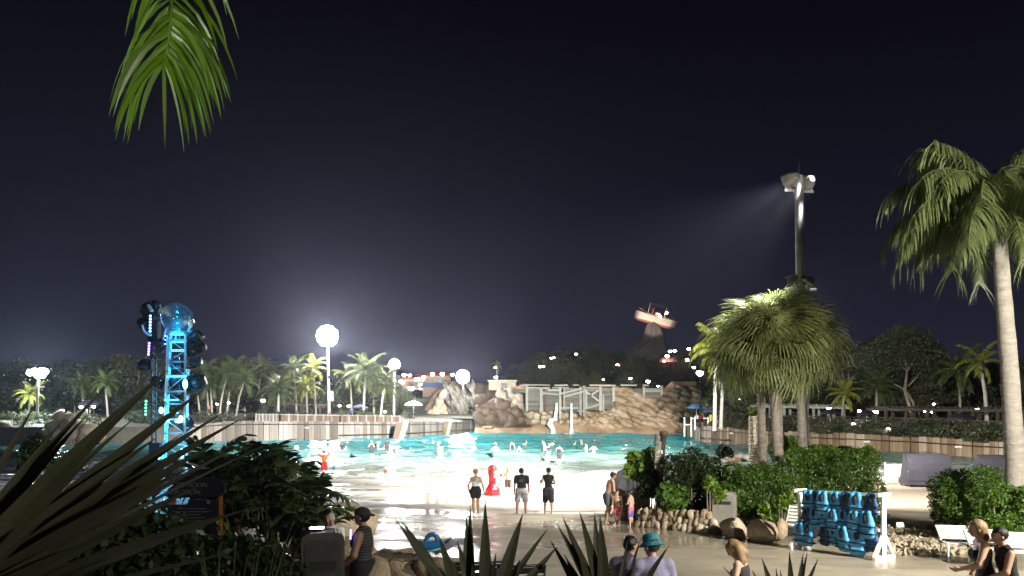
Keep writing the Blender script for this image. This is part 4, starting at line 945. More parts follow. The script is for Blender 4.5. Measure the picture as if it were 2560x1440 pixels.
# ------------------------------------------------------------------ party lighting tower with the big clear ball
DT = 40.; bt = Vector(((430 - CX) / F * DT, DT, gz(DT)))
tower = thing('lighting_tower', 'blue-lit truss tower with a big clear ball on top', 'tower', bt)
Tq = lambda x, y, dd=0.: P(x, y, DT + dd) - bt
pm('truss_metal', (.5, .52, .54), .4, .1, 4)
legs = [(402, 1228, 424, 838, -.55), (462, 1228, 463, 838, -.55), (410, 1228, 428, 838, .55), (466, 1228, 466, 838, .55)]
lp = []
for x0, y0, x1, y1, dd in legs:
    a, c = Tq(x0, y0, dd), Tq(x1, y1, dd); lp.append((a, c)); mb = MB(); mb.tube([a, c], .06, 8); mb.build('truss_leg', M['truss_metal'], tower, True)
ys = [0, .11, .21, .30, .37, .46, .56, .64, .74, .83, .90, .97]
for i, t in enumerate(ys):
    for a_, b_ in ((0, 1), (1, 3), (3, 2), (2, 0)):
        mb = MB(); mb.tube([lp[a_][0].lerp(lp[a_][1], t), lp[b_][0].lerp(lp[b_][1], t)], .048, 6); mb.build('truss_rung', M['truss_metal'], tower, True)
    if i + 1 < len(ys):
        for a_, b_ in ((0, 1), (1, 3), (2, 0)):
            mb = MB(); mb.tube([lp[a_][0].lerp(lp[a_][1], t), lp[b_][0].lerp(lp[b_][1], ys[i + 1])] if i % 2 else [lp[b_][0].lerp(lp[b_][1], t), lp[a_][0].lerp(lp[a_][1], ys[i + 1])], .022, 5); mb.build('truss_brace', M['truss_metal'], tower, True)
# second slim truss column to the left
for x in (372, 382):
    mb = MB(); mb.tube([Tq(x + 8, 1228, .3), Tq(x + 8, 960, .3), Tq(x + 8, 800, .3)], .035, 6); mb.build('truss_leg', M['black_metal'], tower, True)
for y in range(800, 1230, 16):
    mb = MB(); mb.tube([Tq(380, y, .3), Tq(390, y + 8, .3)], .02, 5); mb.build('truss_rung', M['truss_metal'], tower, True)
mb = MB(); mb.tube([Tq(418, 838, -.7), Tq(415, 930, -.7), Tq(412, 1000, -.7)], .03, 6); mb.build('cable_mast', M['white_paint'], tower, True)
mb = MB(); mb.tube([Tq(474, 790, .2), Tq(474, 830, .2)], .05, 6); mb.tube([Tq(475, 862, .2), Tq(474, 885, .2)], .05, 6); mb.tube([Tq(473, 916, .2), Tq(472, 940, .2)], .05, 6); mb.tube([Tq(471, 972, .2), Tq(466, 1228, .2)], .045, 6); mb.build('side_mast', M['white_paint'], tower, True)
# ball
m = bpy.data.materials.new('clear_ball'); t, b = nodes(m); M['clear_ball'] = m
gl = N(t, 'ShaderNodeBsdfGlossy'); gl.inputs['Roughness'].default_value = .03; tr = N(t, 'ShaderNodeBsdfTransparent'); tr.inputs[0].default_value = (.82, .93, .95, 1)
lw_ = N(t, 'ShaderNodeLayerWeight'); lw_.inputs[0].default_value = .35; ms = N(t, 'ShaderNodeMixShader'); df = N(t, 'ShaderNodeBsdfDiffuse'); df.inputs[0].default_value = (.5, .7, .75, 1)
mr = N(t, 'ShaderNodeMapRange'); mr.inputs[3].default_value = .10; mr.inputs[4].default_value = .75; t.links.new(lw_.outputs['Facing'], mr.inputs[0])
t.links.new(mr.outputs[0], ms.inputs[0]); t.links.new(tr.outputs[0], ms.inputs[1]); t.links.new(gl.outputs[0], ms.inputs[2])
ms2 = N(t, 'ShaderNodeMixShader'); ms2.inputs[0].default_value = .06; t.links.new(ms.outputs[0], ms2.inputs[1]); t.links.new(df.outputs[0], ms2.inputs[2]); t.links.new(ms2.outputs[0], t.nodes['Material Output'].inputs[0])
bc = Tq(443, 796); mb = MB(); mb.ball((0, 0, 0), .83, 40, 24); mb.build('clear_ball', M['clear_ball'], tower, True, loc=bc)
mb = MB(); mb.lathe([(.52, -.06), (.56, 0), (.52, .06)], 24); mb.build('ball_collar', M['truss_metal'], tower, True, loc=Tq(443, 833))
for an in (0.5, 2.1, 3.7, 5.3):
    mb = MB(); q = bc + Vector((.55 * math.cos(an), .55 * math.sin(an), -.55)); mb.tube([q, q + Vector((.12 * math.cos(an), .12 * math.sin(an), -.6))], .045, 6); mb.build('ball_prop', M['truss_metal'], tower, True)
# moving-head lights, speakers, LED battens
def moving_head(x, y, dd, rot, s=1., hot=None):
    mb = MB(); mb.box((0, 0, -.28 * s), (.42 * s, .36 * s, .14 * s)); o = mb.build('moving_head', M['black_metal'], tower, loc=Tq(x, y, dd)); o.rotation_euler = (0, rot, 0)
    mb = MB(); mb.box((-.2 * s, 0, -.05 * s), (.06 * s, .2 * s, .4 * s)); mb.box((.2 * s, 0, -.05 * s), (.06 * s, .2 * s, .4 * s)); mb.build('yoke', M['black_metal'], o)
    mb = MB(); mb.lathe([(.09 * s, -.2 * s), (.17 * s, -.1 * s), (.17 * s, .16 * s), (.14 * s, .2 * s)], 12, (0, 0, .08 * s)); h = mb.build('lamp_head', M['black_metal'], o, True)
    if hot:
        mb = MB(); mb.disc((0, 0, .29 * s), .12 * s, (0, 0, 1)); mb.build('lens', M[hot], h)
for a in ((372, 778, .2, -.5, 1.5, None), (385, 770, .5, .4, 1.4, None), (362, 810, .1, -1.2, 1.3, None), (362, 912, .1, -1.6, 1.2, 'led_purple'), (486, 848, 0, .8, 1.7, None), (494, 870, .2, 1.3, 1.5, None), (482, 905, 0, 1.5, 1.5, None), (488, 958, 0, 1.2, 1.9, None), (400, 860, .3, -.8, 1.2, None), (440, 905, .2, 0, 1.0, 'led_cyan'), (435, 962, .3, 0, 1.4, None), (470, 1060, 0, .9, 1.2, None), (395, 955, 0, -1.2, 1.2, 'led_cyan')): moving_head(*a)
mb = MB(); mb.box(Tq(484, 960, .3), (.75, .5, .65)); mb.build('speaker', M['black_metal'], tower)
mb = MB(); mb.box(Tq(392, 1160, .2), (.55, .6, 2.2)); mb.build('speaker', M['black_metal'], tower)
mb = MB(); mb.box(Tq(386, 830, .3), (.5, .4, 1.1)); mb.build('speaker', M['black_metal'], tower)
mb = MB()
for k in range(11): a = R(180 + k * 9); mb.add([], [])
mb.tube([Tq(356 + 22 * (1 - math.cos(R(k * 9))), 812 + 26 * math.sin(R(k * 9)), -.2) for k in range(11)], .06, 8); mb.build('curved_arm', M['white_paint'], tower, True)
mb = MB(); mb.bar(Tq(371, 762, -.1), Tq(380, 778, -.1), .2, .12); mb.build('bracket', M['white_paint'], tower)
def dots(name, x0, y0, x1, y1, n, mat, r=.045):
    mb = MB(); mb.bar(Tq(x0, y0 - 3, -.28), Tq(x1, y1 + 3, -.28), .08, .05, (0, 1, 0)); o = mb.build(name, M['black_metal'], tower)
    for k in range(n): mb = MB(); mb.ball((0, 0, 0), r, 8, 5); mb.build('led', M[mat], o, loc=Tq(x0 + (x1 - x0) * k / (n - 1), y0 + (y1 - y0) * k / (n - 1), -.34))
dots('led_batten', 376, 790, 375, 828, 6, 'led_blue', .06); dots('led_batten', 373, 858, 371, 886, 5, 'led_purple', .06); dots('led_batten', 365, 1003, 364, 1036, 5, 'led_green', .05); dots('led_batten', 414, 760 + 80, 413, 860, 3, 'led_blue', .03)
for x, y, rx, rz, dd in ((397, 1135, .11, .27, -.8), (455, 1133, .10, .25, -.8), (403, 1026, .10, .16, -.7), (452, 1047, .10, .16, -.7), (463, 960, .12, .24, -.65), (396, 1172, .10, .14, -.8), (414, 1052, .2, .07, -.7), (447, 1054, .2, .06, -.7), (428, 1102, .0, .0, 0)):
    if rx: mb = MB(); mb.ball((0, 0, 0), (rx, .1, rz), 12, 8); mb.build('uplight', M['led_cyan_hot'], tower, True, loc=Tq(x, y, dd))
for x, y, w, dd in ((441, 941, .98, -.62), (444, 876, .62, -.62), (444, 855, .62, -.62), (442, 836, .66, -.62), (428, 1000, .72, -.64), (430, 1032, .62, -.64)):
    mb = MB(); mb.box((0, 0, 0), (w, .05, .075)); mb.build('led_strip', M['led_cyan'], tower, loc=Tq(x, y, dd))
for x, y, dd, p_ in ((440, 1150, -.2, 260), (440, 1080, 0, 130), (440, 1010, 0, 160), (440, 925, 0, 120), (444, 848, .0, 70), (443, 823, 0, 36), (443, 815, -.9, 30)):
    light('POINT', Tq(x, y, dd) + bt, p_, (.0, .42, 1.0), .08, tower)
# ------------------------------------------------------------------ continuous bodies from blended volumes
def surface_nets(V, org, h):
    """closed quad mesh of the level set V = 0"""
    s = V < 0; nx, ny, nz = V.shape
    cs = s[:-1, :-1, :-1].astype(np.int8); 
    tot = np.zeros((nx-1, ny-1, nz-1), np.int8)
    for a in (0, 1):
        for b in (0, 1):
            for c in (0, 1): tot += s[a:nx-1+a, b:ny-1+b, c:nz-1+c]
    act = (tot > 0) & (tot < 8); ids = -np.ones(act.shape, np.int32); I = np.argwhere(act); ids[act] = np.arange(len(I))
    acc = np.zeros((len(I), 3)); cnt = np.zeros(len(I))
    cor = [(a, b, c) for a in (0, 1) for b in (0, 1) for c in (0, 1)]
    val = {c: V[I[:, 0]+c[0], I[:, 1]+c[1], I[:, 2]+c[2]] for c in cor}
    for c in cor:
        for ax in range(3):
            if c[ax] == 0:
                e = list(c); e[ax] = 1; e = tuple(e); v0, v1 = val[c], val[e]; m_ = (v0 < 0) != (v1 < 0)
                t = np.where(m_, v0 / np.where(m_, v0 - v1, 1), 0); p = np.tile(np.array(c, float), (len(I), 1)); p[:, ax] = t
                acc[m_] += p[m_]; cnt[m_] += 1
    vs = (I + acc / cnt[:, None]) * h + np.array(org)
    fs = []
    for ax in range(3):
        o1, o2 = [a for a in range(3) if a != ax]
        sl0 = [slice(None)] * 3; sl1 = [slice(None)] * 3; sl0[ax] = slice(0, -1); sl1[ax] = slice(1, None)
        cr_ = s[tuple(sl0)] != s[tuple(sl1)]; E = np.argwhere(cr_); E = E[(E[:, o1] > 0) & (E[:, o2] > 0) & (E[:, o1] < V.shape[o1]-1) & (E[:, o2] < V.shape[o2]-1)]
        if not len(E): continue
        q = []
        for d1, d2 in ((-1, -1), (0, -1), (0, 0), (-1, 0)):
            k = E.copy(); k[:, o1] += d1; k[:, o2] += d2; q.append(ids[k[:, 0], k[:, 1], k[:, 2]])
        q = np.stack(q, 1); ins = s[E[:, 0], E[:, 1], E[:, 2]]; flip = ins if ax != 1 else ~ins
        q = np.where(flip[:, None], q, q[:, ::-1]); fs.append(q[(q >= 0).all(1)])
    return vs, np.concatenate(fs)
class Field:
    def __init__(s, lo, hi, h):
        s.h = h; s.lo = np.array(lo) - 3*h; n = np.ceil((np.array(hi) + 3*h - s.lo) / h).astype(int) + 1
        s.ax = [s.lo[i] + h * np.arange(n[i]) for i in range(3)]; s.V = np.full(n, 9., np.float32)
    def blk(s, lo, hi, pad):
        sl = []
        for i in range(3):
            a = int(np.clip(math.floor((lo[i] - pad - s.lo[i]) / s.h), 0, len(s.ax[i]) - 1)); b = int(np.clip(math.ceil((hi[i] + pad - s.lo[i]) / s.h) + 1, a + 1, len(s.ax[i]))); sl.append(slice(a, b))
        X = s.ax[0][sl[0]][:, None, None]; Y = s.ax[1][sl[1]][None, :, None]; Z = s.ax[2][sl[2]][None, None, :]
        return tuple(sl), X, Y, Z
    def merge(s, sl, f, k):
        a = s.V[sl]
        if k > 0:
            hh = np.clip(.5 + .5 * (a - f) / k, 0, 1); s.V[sl] = a * (1 - hh) + f * hh - k * hh * (1 - hh)
        else: s.V[sl] = np.minimum(a, f)
    def cone(s, a, b, ra, rb, k=.0, sq=1.):
        a = np.array(a, float); b = np.array(b, float); m_ = max(ra, rb); sl, X, Y, Z = s.blk(np.minimum(a, b) - m_, np.maximum(a, b) + m_, k + 3 * s.h)
        yc = (a[1] + b[1]) / 2; Yq = (Y - yc) / sq; ay = (a[1] - yc) / sq; by = (b[1] - yc) / sq
        d = np.array((b[0]-a[0], by-ay, b[2]-a[2])); L2 = max(1e-12, (d * d).sum())
        px, py, pz = X - a[0], Yq - ay, Z - a[2]
        t = np.clip((px * d[0] + py * d[1] + pz * d[2]) / L2, 0, 1)
        f = np.sqrt((px - t*d[0])**2 + (py - t*d[1])**2 + (pz - t*d[2])**2) - (ra + (rb - ra) * t)
        s.merge(sl, (f * (.5 + .5 * sq)).astype(np.float32), k)
    def ell(s, c, r, k=.0):
        c = np.array(c, float); r = np.array(r, float); sl, X, Y, Z = s.blk(c - r, c + r, k + 3 * s.h)
        q = np.sqrt(((X-c[0])/r[0])**2 + ((Y-c[1])/r[1])**2 + ((Z-c[2])/r[2])**2)
        s.merge(sl, ((q - 1) * r.min()).astype(np.float32), k)
    def clip(s, fn):
        X = s.ax[0][:, None, None]; Y = s.ax[1][None, :, None]; Z = s.ax[2][None, None, :]; s.V = np.maximum(s.V, np.broadcast_to(fn(X, Y, Z), s.V.shape).astype(np.float32))
    def mesh(s, name, mat):
        if not (s.V < 0).any(): return None
        v, f = surface_nets(s.V, s.lo, s.h); return np_mesh(name, v, f, mat)

for nm_, c_ in (('skin_light', (.56, .36, .26)), ('skin_mid', (.42, .25, .165)), ('skin_tan', (.30, .165, .10)), ('skin_dark', (.13, .07, .045))):
    pm(nm_, c_, .5, .08, 5)
for nm_, c_ in (('hair_black', (.010, .008, .007)), ('hair_brown', (.05, .028, .016)), ('hair_blond', (.42, .29, .12)), ('hair_dark_blond', (.27, .17, .08))):
    pm(nm_, c_, .45, .35, 30, stretch=(1, 1, .12), bump=.4)
for nm_, c_ in (('cloth_black', (.012, .011, .014)), ('cloth_charcoal', (.03, .028, .032)), ('cloth_white', (.62, .62, .62)), ('cloth_grey', (.20, .20, .205)), ('cloth_teal_grey', (.10, .13, .135)), ('cloth_red', (.55, .022, .02)), ('cloth_orange', (.85, .15, .045)), ('cloth_blue', (.035, .09, .30)), ('cloth_teal', (.02, .20, .24)), ('cloth_lilac', (.30, .29, .45)), ('cloth_brown', (.06, .04, .03)), ('cloth_cyan', (.16, .50, .58)), ('cap_blue', (.05, .15, .36))):
    pm(nm_, c_, .85, .15, 14, .25, 40)
def pattern(name, a, b_, sc, kind='noise'):
    m = pm(name, a, .8, 0, 10); t = m.node_tree; b = t.nodes['Principled BSDF']; tcn = N(t, 'ShaderNodeTexCoord')
    if kind == 'noise': w = N(t, 'ShaderNodeTexNoise'); w.inputs['Scale'].default_value = sc; o = w.outputs[0]
    else: w = N(t, 'ShaderNodeTexWave', bands_direction='Z'); w.inputs['Scale'].default_value = sc; w.inputs['Distortion'].default_value = .3; o = w.outputs['Fac']
    t.links.new(tcn.outputs['Object'], w.inputs['Vector']); r_ = N(t, 'ShaderNodeMapRange'); r_.inputs[1].default_value = .47; r_.inputs[2].default_value = .53; t.links.new(o, r_.inputs[0])
    mx = N(t, 'ShaderNodeMix', data_type='RGBA'); mx.inputs[6].default_value = tuple(a) + (1,); mx.inputs[7].default_value = tuple(b_) + (1,); t.links.new(r_.outputs[0], mx.inputs[0]); t.links.new(mx.outputs[2], b.inputs['Base Color'])
pattern('floral', (.05, .26, .38), (.55, .68, .70), 9); pattern('camo_grey', (.42, .41, .42), (.20, .20, .22), 8); pattern('stripes_blue', (.015, .02, .06), (.55, .6, .72), 9, 'wave'); pattern('stripes_dark', (.012, .011, .013), (.055, .05, .055), 14, 'wave'); pattern('trunks_blue_red', (.10, .12, .42), (.60, .16, .26), 4); pattern('trunks_red', (.45, .05, .05), (.62, .30, .25), 6)

DEF = dict(hip=.052, knee=(.058, .01, .285), ank=(.062, -.01, .045), sh=(.105, 0, .80), elb=(.135, -.015, .635), wri=(.145, .03, .485))
class Body:
    """figure of height 1 facing +Y; pose overrides joints: kL kR aL aR eL eR wL wR; seat = drop of the hips; lean about the hips; yaw/nod of the head"""
    def __init__(s, female=False, fat=1., pose=None, fingers=True):
        p = pose or {}; s.p = p; s.prims = []; s.female = female; s.fat = fat
        dz = p.get('drop', 0.); lean = p.get('lean', 0.); side = p.get('side', 0.); s.pv = np.array((0, 0, .53 - dz))
        Rm = Euler((-lean, side, 0)).to_matrix(); s.R = np.array(Rm); s.dz = dz
        def U(x, y, z): return np.array(Rm @ Vector((x, y, z - .53))) + s.pv
        s.U = U
        A = lambda *a: s.prims.append(a)
        shx = DEF['sh'][0] * (.9 if female else 1.04) * (1 + (fat - 1) * .35); hipx = DEF['hip'] * (1.1 if female else 1.)
        w = .068 * fat * (.92 if female else 1.); ch = .086 * (1 + (fat - 1) * .7); pe = .079 * (1 + (fat - 1) * .75) * (1.08 if female else 1)
        A('torso', U(0, 0, .535), U(0, .004 * fat, .62), pe, w, .03, .72); A('torso', U(0, .004 * fat, .62), U(0, .004, .73), w, ch, .03, .70); A('torso', U(0, .0, .73), U(0, -.005, .785), ch, .066, .03, .66)
        A('torso', U(-shx * .8, 0, .795), U(shx * .8, 0, .795), .037, .037, .03, .9)
        if fat > 1.15: A('torso', U(0, .03, .62), U(0, .028, .60), w * .78, w * .78, .03, .9)
        if female:
            for q in (-1, 1): A('torso', U(q * .04, .048, .722), U(q * .04, .05, .715), .036, .036, .02, 1.)
        A('neck', U(0, -.006, .79), U(0, .006, .875), .031, .027, .02, 1.)
        for q, S in ((-1, 'L'), (1, 'R')):
            hp = np.array((q * hipx, 0, .515)) - (0, 0, dz); kn = np.array(p.get('k' + S, (q * DEF['knee'][0], DEF['knee'][1], DEF['knee'][2]))); an = np.array(p.get('a' + S, (q * DEF['ank'][0], DEF['ank'][1], DEF['ank'][2])))
            ff = 1 + (fat - 1) * .6
            A('thigh' + S, hp, kn, .052 * ff * (1.06 if female else 1), .034 * ff, .02, 1.); cm = kn * .68 + an * .32 + np.array((0, -.008, 0))
            A('calf' + S, kn, cm, .033 * ff, .034 * ff, .012, 1.); A('calf' + S, cm, an, .033 * ff, .0205, .012, 1.)
            fy = p.get('f' + S, (q * .012, 1.0)); fd = np.array((fy[0], fy[1], 0.)); fd /= np.linalg.norm(fd)
            A('foot' + S, an + fd * -.012 + (0, 0, -.022), an + fd * .055 + (0, 0, -.028), .021, .018, .012, 1.); A('foot' + S, an + fd * .055 + (0, 0, -.028), an + fd * .088 + (0, 0, -.031), .019, .012, .012, 1.)
            sh = U(q * shx, 0, .793)
            el = p.get('e' + S); el = U(*el) if el is not None else U(q * (shx + .032), -.015, .635); wr = p.get('w' + S); wr = U(*wr) if wr is not None else U(q * (shx + .042), .025, .485)
            A('arm' + S, sh, el, .0315 * ff, .0245 * ff, .018, 1.); A('fore' + S, el, wr, .0245 * ff, .0165, .012, 1.)
            d = (wr - el) / max(1e-6, np.linalg.norm(wr - el)); ref = np.array(p.get('pal' + S, (0, 1., 0))); sd = np.cross(d, ref); sd = np.cross(sd, d) if np.linalg.norm(sd) > .2 else np.array((0, 1., 0)); sd /= np.linalg.norm(sd); nr = np.cross(d, sd) * q
            pc = wr + d * .026; A('hand' + S, wr + d * .006, wr + d * .046, .0145, .0185, .01, 1.)
            if fingers:
                curl = p.get('curl' + S, .35)
                for i, ln in enumerate((.040, .046, .043, .034)):
                    b0 = wr + d * .048 + sd * (.0165 - .011 * i); d1 = d * math.cos(curl) - nr * math.sin(curl); d2 = d * math.cos(curl * 2.2) - nr * math.sin(curl * 2.2)
                    m1_ = b0 + d1 * ln * .5; A('hand' + S, b0, m1_, .0058, .0054, .003, 1.); A('hand' + S, m1_, m1_ + d2 * ln * .5, .0054, .0045, .002, 1.)
                tb = wr + d * .018 + sd * .014; tm = tb + (d * .5 + sd * .8) * .022; A('hand' + S, tb, tm, .0072, .0065, .004, 1.); A('hand' + S, tm, tm + (d * .85 + sd * .3 - nr * .2) * .022, .0065, .005, .002, 1.)
        # head
        s.hd = U(*p.get('head', (0, .014, .925))); s.HR = np.array(s.R @ np.array(Euler((-p.get('nod', 0.), p.get('roll', 0.), p.get('yaw', 0.))).to_matrix()))
    def H(s, x, y, z): return s.hd + s.HR @ np.array((x, y, z))
    def bounds(s):
        P_ = [s.hd + .1, s.hd - .1]
        for g_, a, b, ra, rb, k, sq in s.prims: m_ = max(ra, rb); P_ += [a - m_, a + m_, b - m_, b + m_]
        P_ = np.array(P_); return P_.min(0), P_.max(0)
    def body(s, h, mat):
        F_ = Field(*s.bounds(), h)
        for g_, a, b, ra, rb, k, sq in s.prims: F_.cone(a, b, ra, rb, k, sq)
        F_.ell(s.hd + s.HR @ np.array((0, -.004, .012)), (.050, .058, .054), .015); F_.cone(s.H(0, .018, -.008), s.H(0, .028, -.044), .040, .022, .016)
        F_.cone(s.H(0, .054, .004), s.H(0, .063, -.016), .006, .009, .008); F_.cone(s.H(-.011, .053, -.033), s.H(.011, .053, -.033), .005, .005, .006)
        for q in (-1, 1): F_.ell(s.H(q * .052, -.004, -.006), (.008, .013, .018), .005); F_.cone(s.H(q * .012, .052, .014), s.H(q * .03, .045, .015), .006, .005, .008)
        return F_.mesh('person', mat)
    def garment(s, name, h, mat, groups, inf=.012, zr=None, k=.02, extra=None, flare=0.):
        F_ = Field(*s.bounds(), h)
        for g_, a, b, ra, rb, kk, sq in s.prims:
            if g_ in groups:
                t0, t1 = groups[g_]; L = b - a
                F_.cone(a + L * t0, a + L * t1, ra + (rb - ra) * t0 + inf, ra + (rb - ra) * t1 + inf + flare, k, sq)
        if extra: extra(F_, s)
        if zr:
            Ri = s.R.T
            def fn(X, Y, Z):
                zz = Ri[2, 0] * (X - s.pv[0]) + Ri[2, 1] * (Y - s.pv[1]) + Ri[2, 2] * (Z - s.pv[2]) + .53
                return np.maximum(zz - zr[1], zr[0] - zz)
            F_.clip(fn)
        return F_.mesh(name, mat)
    def hair(s, h, mat, kind):
        F_ = Field(*s.bounds(), h)
        F_.ell(s.H(0, -.012, .018), (.058, .064, .062), 0)
        if kind in ('long', 'bob', 'pony'):
            F_.cone(s.H(0, -.03, .0), s.H(0, -.045, -.075), .052, .045, .02)
        HR = s.HR; hd = s.hd
        def fn(X, Y, Z):
            x, y, z = X - hd[0], Y - hd[1], Z - hd[2]
            hy = HR[0, 1] * x + HR[1, 1] * y + HR[2, 1] * z; hz = HR[0, 2] * x + HR[1, 2] * y + HR[2, 2] * z
            return np.minimum(hy - (.004 if kind == 'short' else .02), np.minimum(.034 - hz + 0 * hy, 9)) if kind != 'short' else np.maximum(np.minimum(hy - .004, .036 - hz), -.042 - hz + np.maximum(0, hy) * .6)
        F_.clip(fn)
        if kind == 'long':
            for q in (-1, 0, 1): a_ = s.H(q * .03, -.04, -.02); F_.cone(a_, a_ + np.array((q * .010, -.03, -.10)), .040, .036, .02); F_.cone(a_ + np.array((q * .010, -.03, -.10)), a_ + np.array((q * .016, -.045, -.24)), .036, .014, .02)
        if kind == 'pony': F_.ell(s.H(0, -.075, .03), (.022, .022, .025), .01); F_.cone(s.H(0, -.08, .02), s.H(0, -.085, -.09), .016, .008, .01)
        if kind == 'bun': F_.ell(s.H(0, -.06, -.02), (.03, .03, .03), .01)
        return F_.mesh('hair', mat)
    def cap(s, h, mat, brim=1, back=False):
        F_ = Field(*s.bounds(), h); F_.ell(s.H(0, -.006, .026), (.060, .068, .056), 0); hd, HR = s.hd, s.HR
        F_.clip(lambda X, Y, Z: .022 - (HR[0, 2] * (X - hd[0]) + HR[1, 2] * (Y - hd[1]) + HR[2, 2] * (Z - hd[2])))
        sg = -1 if back else 1
        if brim: 
            for q in (-.03, 0, .03): F_.cone(s.H(q, .04 * sg, .03), s.H(q * .7, .105 * sg, .018), .009, .006, .01)
        return F_.mesh('cap', mat)
T1 = (0, 1)
TORSO = {'torso': T1}
def shirt(sl=.55, lo=.50): return dict(groups={'torso': T1, 'armL': (0, sl), 'armR': (0, sl), 'thighL': (0, .08), 'thighR': (0, .08)}, inf=.014, zr=(lo, .86))
def tank(lo=.50, hi=.87): return dict(groups={'torso': T1, 'thighL': (0, .1), 'thighR': (0, .1)}, inf=.010, zr=(lo, hi))
def shorts(ln=.85, hi=.585, inf=.016, flare=.006): return dict(groups={'thighL': (0, ln), 'thighR': (0, ln), 'torso': (0, 1)}, inf=inf, zr=(.0, hi), flare=flare)
def person(label, loc, rz, Hm, skin, body, vox, clothes=(), hair=None, cap=None, group=None, eyes=False, extra=None):
    h = vox / Hm; me = body.body(h, M[skin]); o = obj('person', me, None, loc, (0, 0, rz), Hm); tag(o, label, 'person', group)
    for nm, mt, spec in clothes:
        g_ = body.garment(nm, h, M[mt], **spec)
        if g_: obj(nm, g_, o)
    if hair: obj('hair', body.hair(h, M[hair[1]], hair[0]), o)
    if cap: obj('cap', body.cap(h, M[cap[0]], *cap[1:]), o)
    if eyes:
        for q in (-1, 1):
            mb = MB(); mb.ball(body.H(q * .02, .0505, .004), (.0075, .005, .0045), 8, 6); mb.build('eye', M['hair_black'], o, True)
        mb = MB(); mb.tube([body.H(-.013, .0565, -.034), body.H(0, .0585, -.0345), body.H(.013, .0565, -.034)], .0022, 5); mb.build('mouth', M['roof_red'], o, True)
    return o
# ------------------------------------------------------------------ people on the beach
PI = math.pi
NV, MV = .009, .012
ft = lambda x, y: GP(x, y)
# three watching the waves, backs turned
b = Body(True, 1.12, dict(aL=(-.045, -.03, .05), kL=(-.05, .02, .285), aR=(.05, .05, .045), kR=(.05, .03, .285), eL=(-.165, -.02, .64), eR=(.165, -.02, .64), wL=(-.15, .05, .50), wR=(.19, .03, .49)))
person('woman in a blue floral swim top and black shorts walking towards the water', ft(1189, 1284), R(-3), 1.72, 'skin_mid', b, MV, [('swim_top', 'floral', dict(groups=TORSO, inf=.011, zr=(.60, .725))), ('shorts', 'cloth_black', shorts(.5, .62))], ('bun', 'hair_dark_blond'))
b = Body(False, 1.22, dict(aL=(-.105, -.02, .045), kL=(-.09, .01, .285), aR=(.085, .01, .045), kR=(.08, .015, .285), yaw=-.7))
o = person('man in a black T-shirt and pale patterned shorts standing with legs apart', ft(1304, 1284), R(-4), 1.76, 'skin_tan', b, MV, [('shirt', 'cloth_black', shirt(.6, .505)), ('shorts', 'camo_grey', shorts(.95, .57, .02))], ('short', 'hair_black'))
for k in range(4):      # faint print on the back of the shirt
    mb = MB(); mb.box((-.03 + .045 * (k % 2), -.082 - .0, .745 - .028 * (k // 2)), (.026, .004, .012)); mb.build('shirt_print', M['cloth_grey'], o)
b = Body(False, .95, dict(aL=(-.075, 0, .045), kL=(-.068, .01, .285), aR=(.07, 0, .045), kR=(.068, .012, .285), eL=(-.155, .02, .66), wL=(-.175, .12, .72), eR=(.14, .02, .64), wR=(.06, .12, .66), yaw=.5))
person('slim man in a black sleeveless top and long black shorts holding up a hand', ft(1371, 1284), R(-3), 1.78, 'skin_mid', b, MV, [('tank_top', 'cloth_black', tank(.50)), ('shorts', 'cloth_charcoal', shorts(1.0, .57, .022))], ('short', 'hair_black'))
# child and boy by the red stand
b = Body(False, .92, dict(eL=(-.14, .04, .65), wL=(-.13, .13, .70)))
person('bare-chested blond child in brown swim shorts beside the red stand', ft(1270, 1237), R(6), 1.36, 'skin_light', b, MV, [('shorts', 'cloth_brown', shorts(.9, .56))], ('bob', 'hair_blond'))
b = Body(True, .95, dict(eR=(.13, .02, .66), wR=(.16, .1, .70)))
person('toddler in a cyan swim dress next to the red stand', ft(1253, 1237), R(20), 1.02, 'skin_light', b, MV, [('swim_dress', 'cloth_cyan', dict(groups={'torso': T1, 'thighL': (0, .35), 'thighR': (0, .35)}, inf=.016, zr=(.36, .78), flare=.01))], ('short', 'hair_brown'))
# lifeguard with both arms raised to the head
b = Body(False, 1.05, dict(eL=(-.20, .0, .86), wL=(-.085, .04, .955), eR=(.20, .0, .86), wR=(.085, .04, .955), aL=(-.075, 0, .045), aR=(.075, 0, .045)))
lg = WP(811, 1189); lg.z = gz(lg.y) 
person('lifeguard in an orange shirt and red shorts with both arms raised', lg, R(12), 1.80, 'skin_tan', b, MV, [('shirt', 'cloth_orange', shirt(.75, .50)), ('shorts', 'cloth_red', shorts(.95, .57, .018))], None, ('cap_blue', 1, True))
# father and two boys by the rocks
b = Body(False, 1.1, dict(lean=.28, nod=.35, eL=(-.15, .05, .63), wL=(-.12, .16, .53), eR=(.15, .05, .63), wR=(.10, .17, .52), kL=(-.06, .05, .285), kR=(.06, .02, .285), aL=(-.065, 0, .045), aR=(.06, -.05, .045)))
person('bare-chested man in grey swim trunks bending towards two boys', ft(1518, 1309), R(-72), 1.74, 'skin_mid', b, MV, [('swim_trunks', 'cloth_teal_grey', shorts(.55, .575, .013))], ('short', 'hair_black'))
b = Body(False, .95, dict(nod=.1))
person('small boy in red trunks facing the bending man', ft(1543, 1312), R(150), 1.12, 'skin_light', b, MV, [('swim_trunks', 'trunks_red', shorts(.8, .56)), ('waistband', 'yellow_plastic', dict(groups={'torso': T1}, inf=.018, zr=(.545, .565)))], ('short', 'hair_brown'), eyes=True)
b = Body(False, .95, dict(eL=(-.12, .04, .64), wL=(-.05, .1, .62)))
person('small boy in blue and red trunks seen from behind beside the stone border', ft(1577, 1316), R(55), 1.14, 'skin_light', b, MV, [('swim_trunks', 'trunks_blue_red', shorts(.9, .57))], ('short', 'hair_brown'))

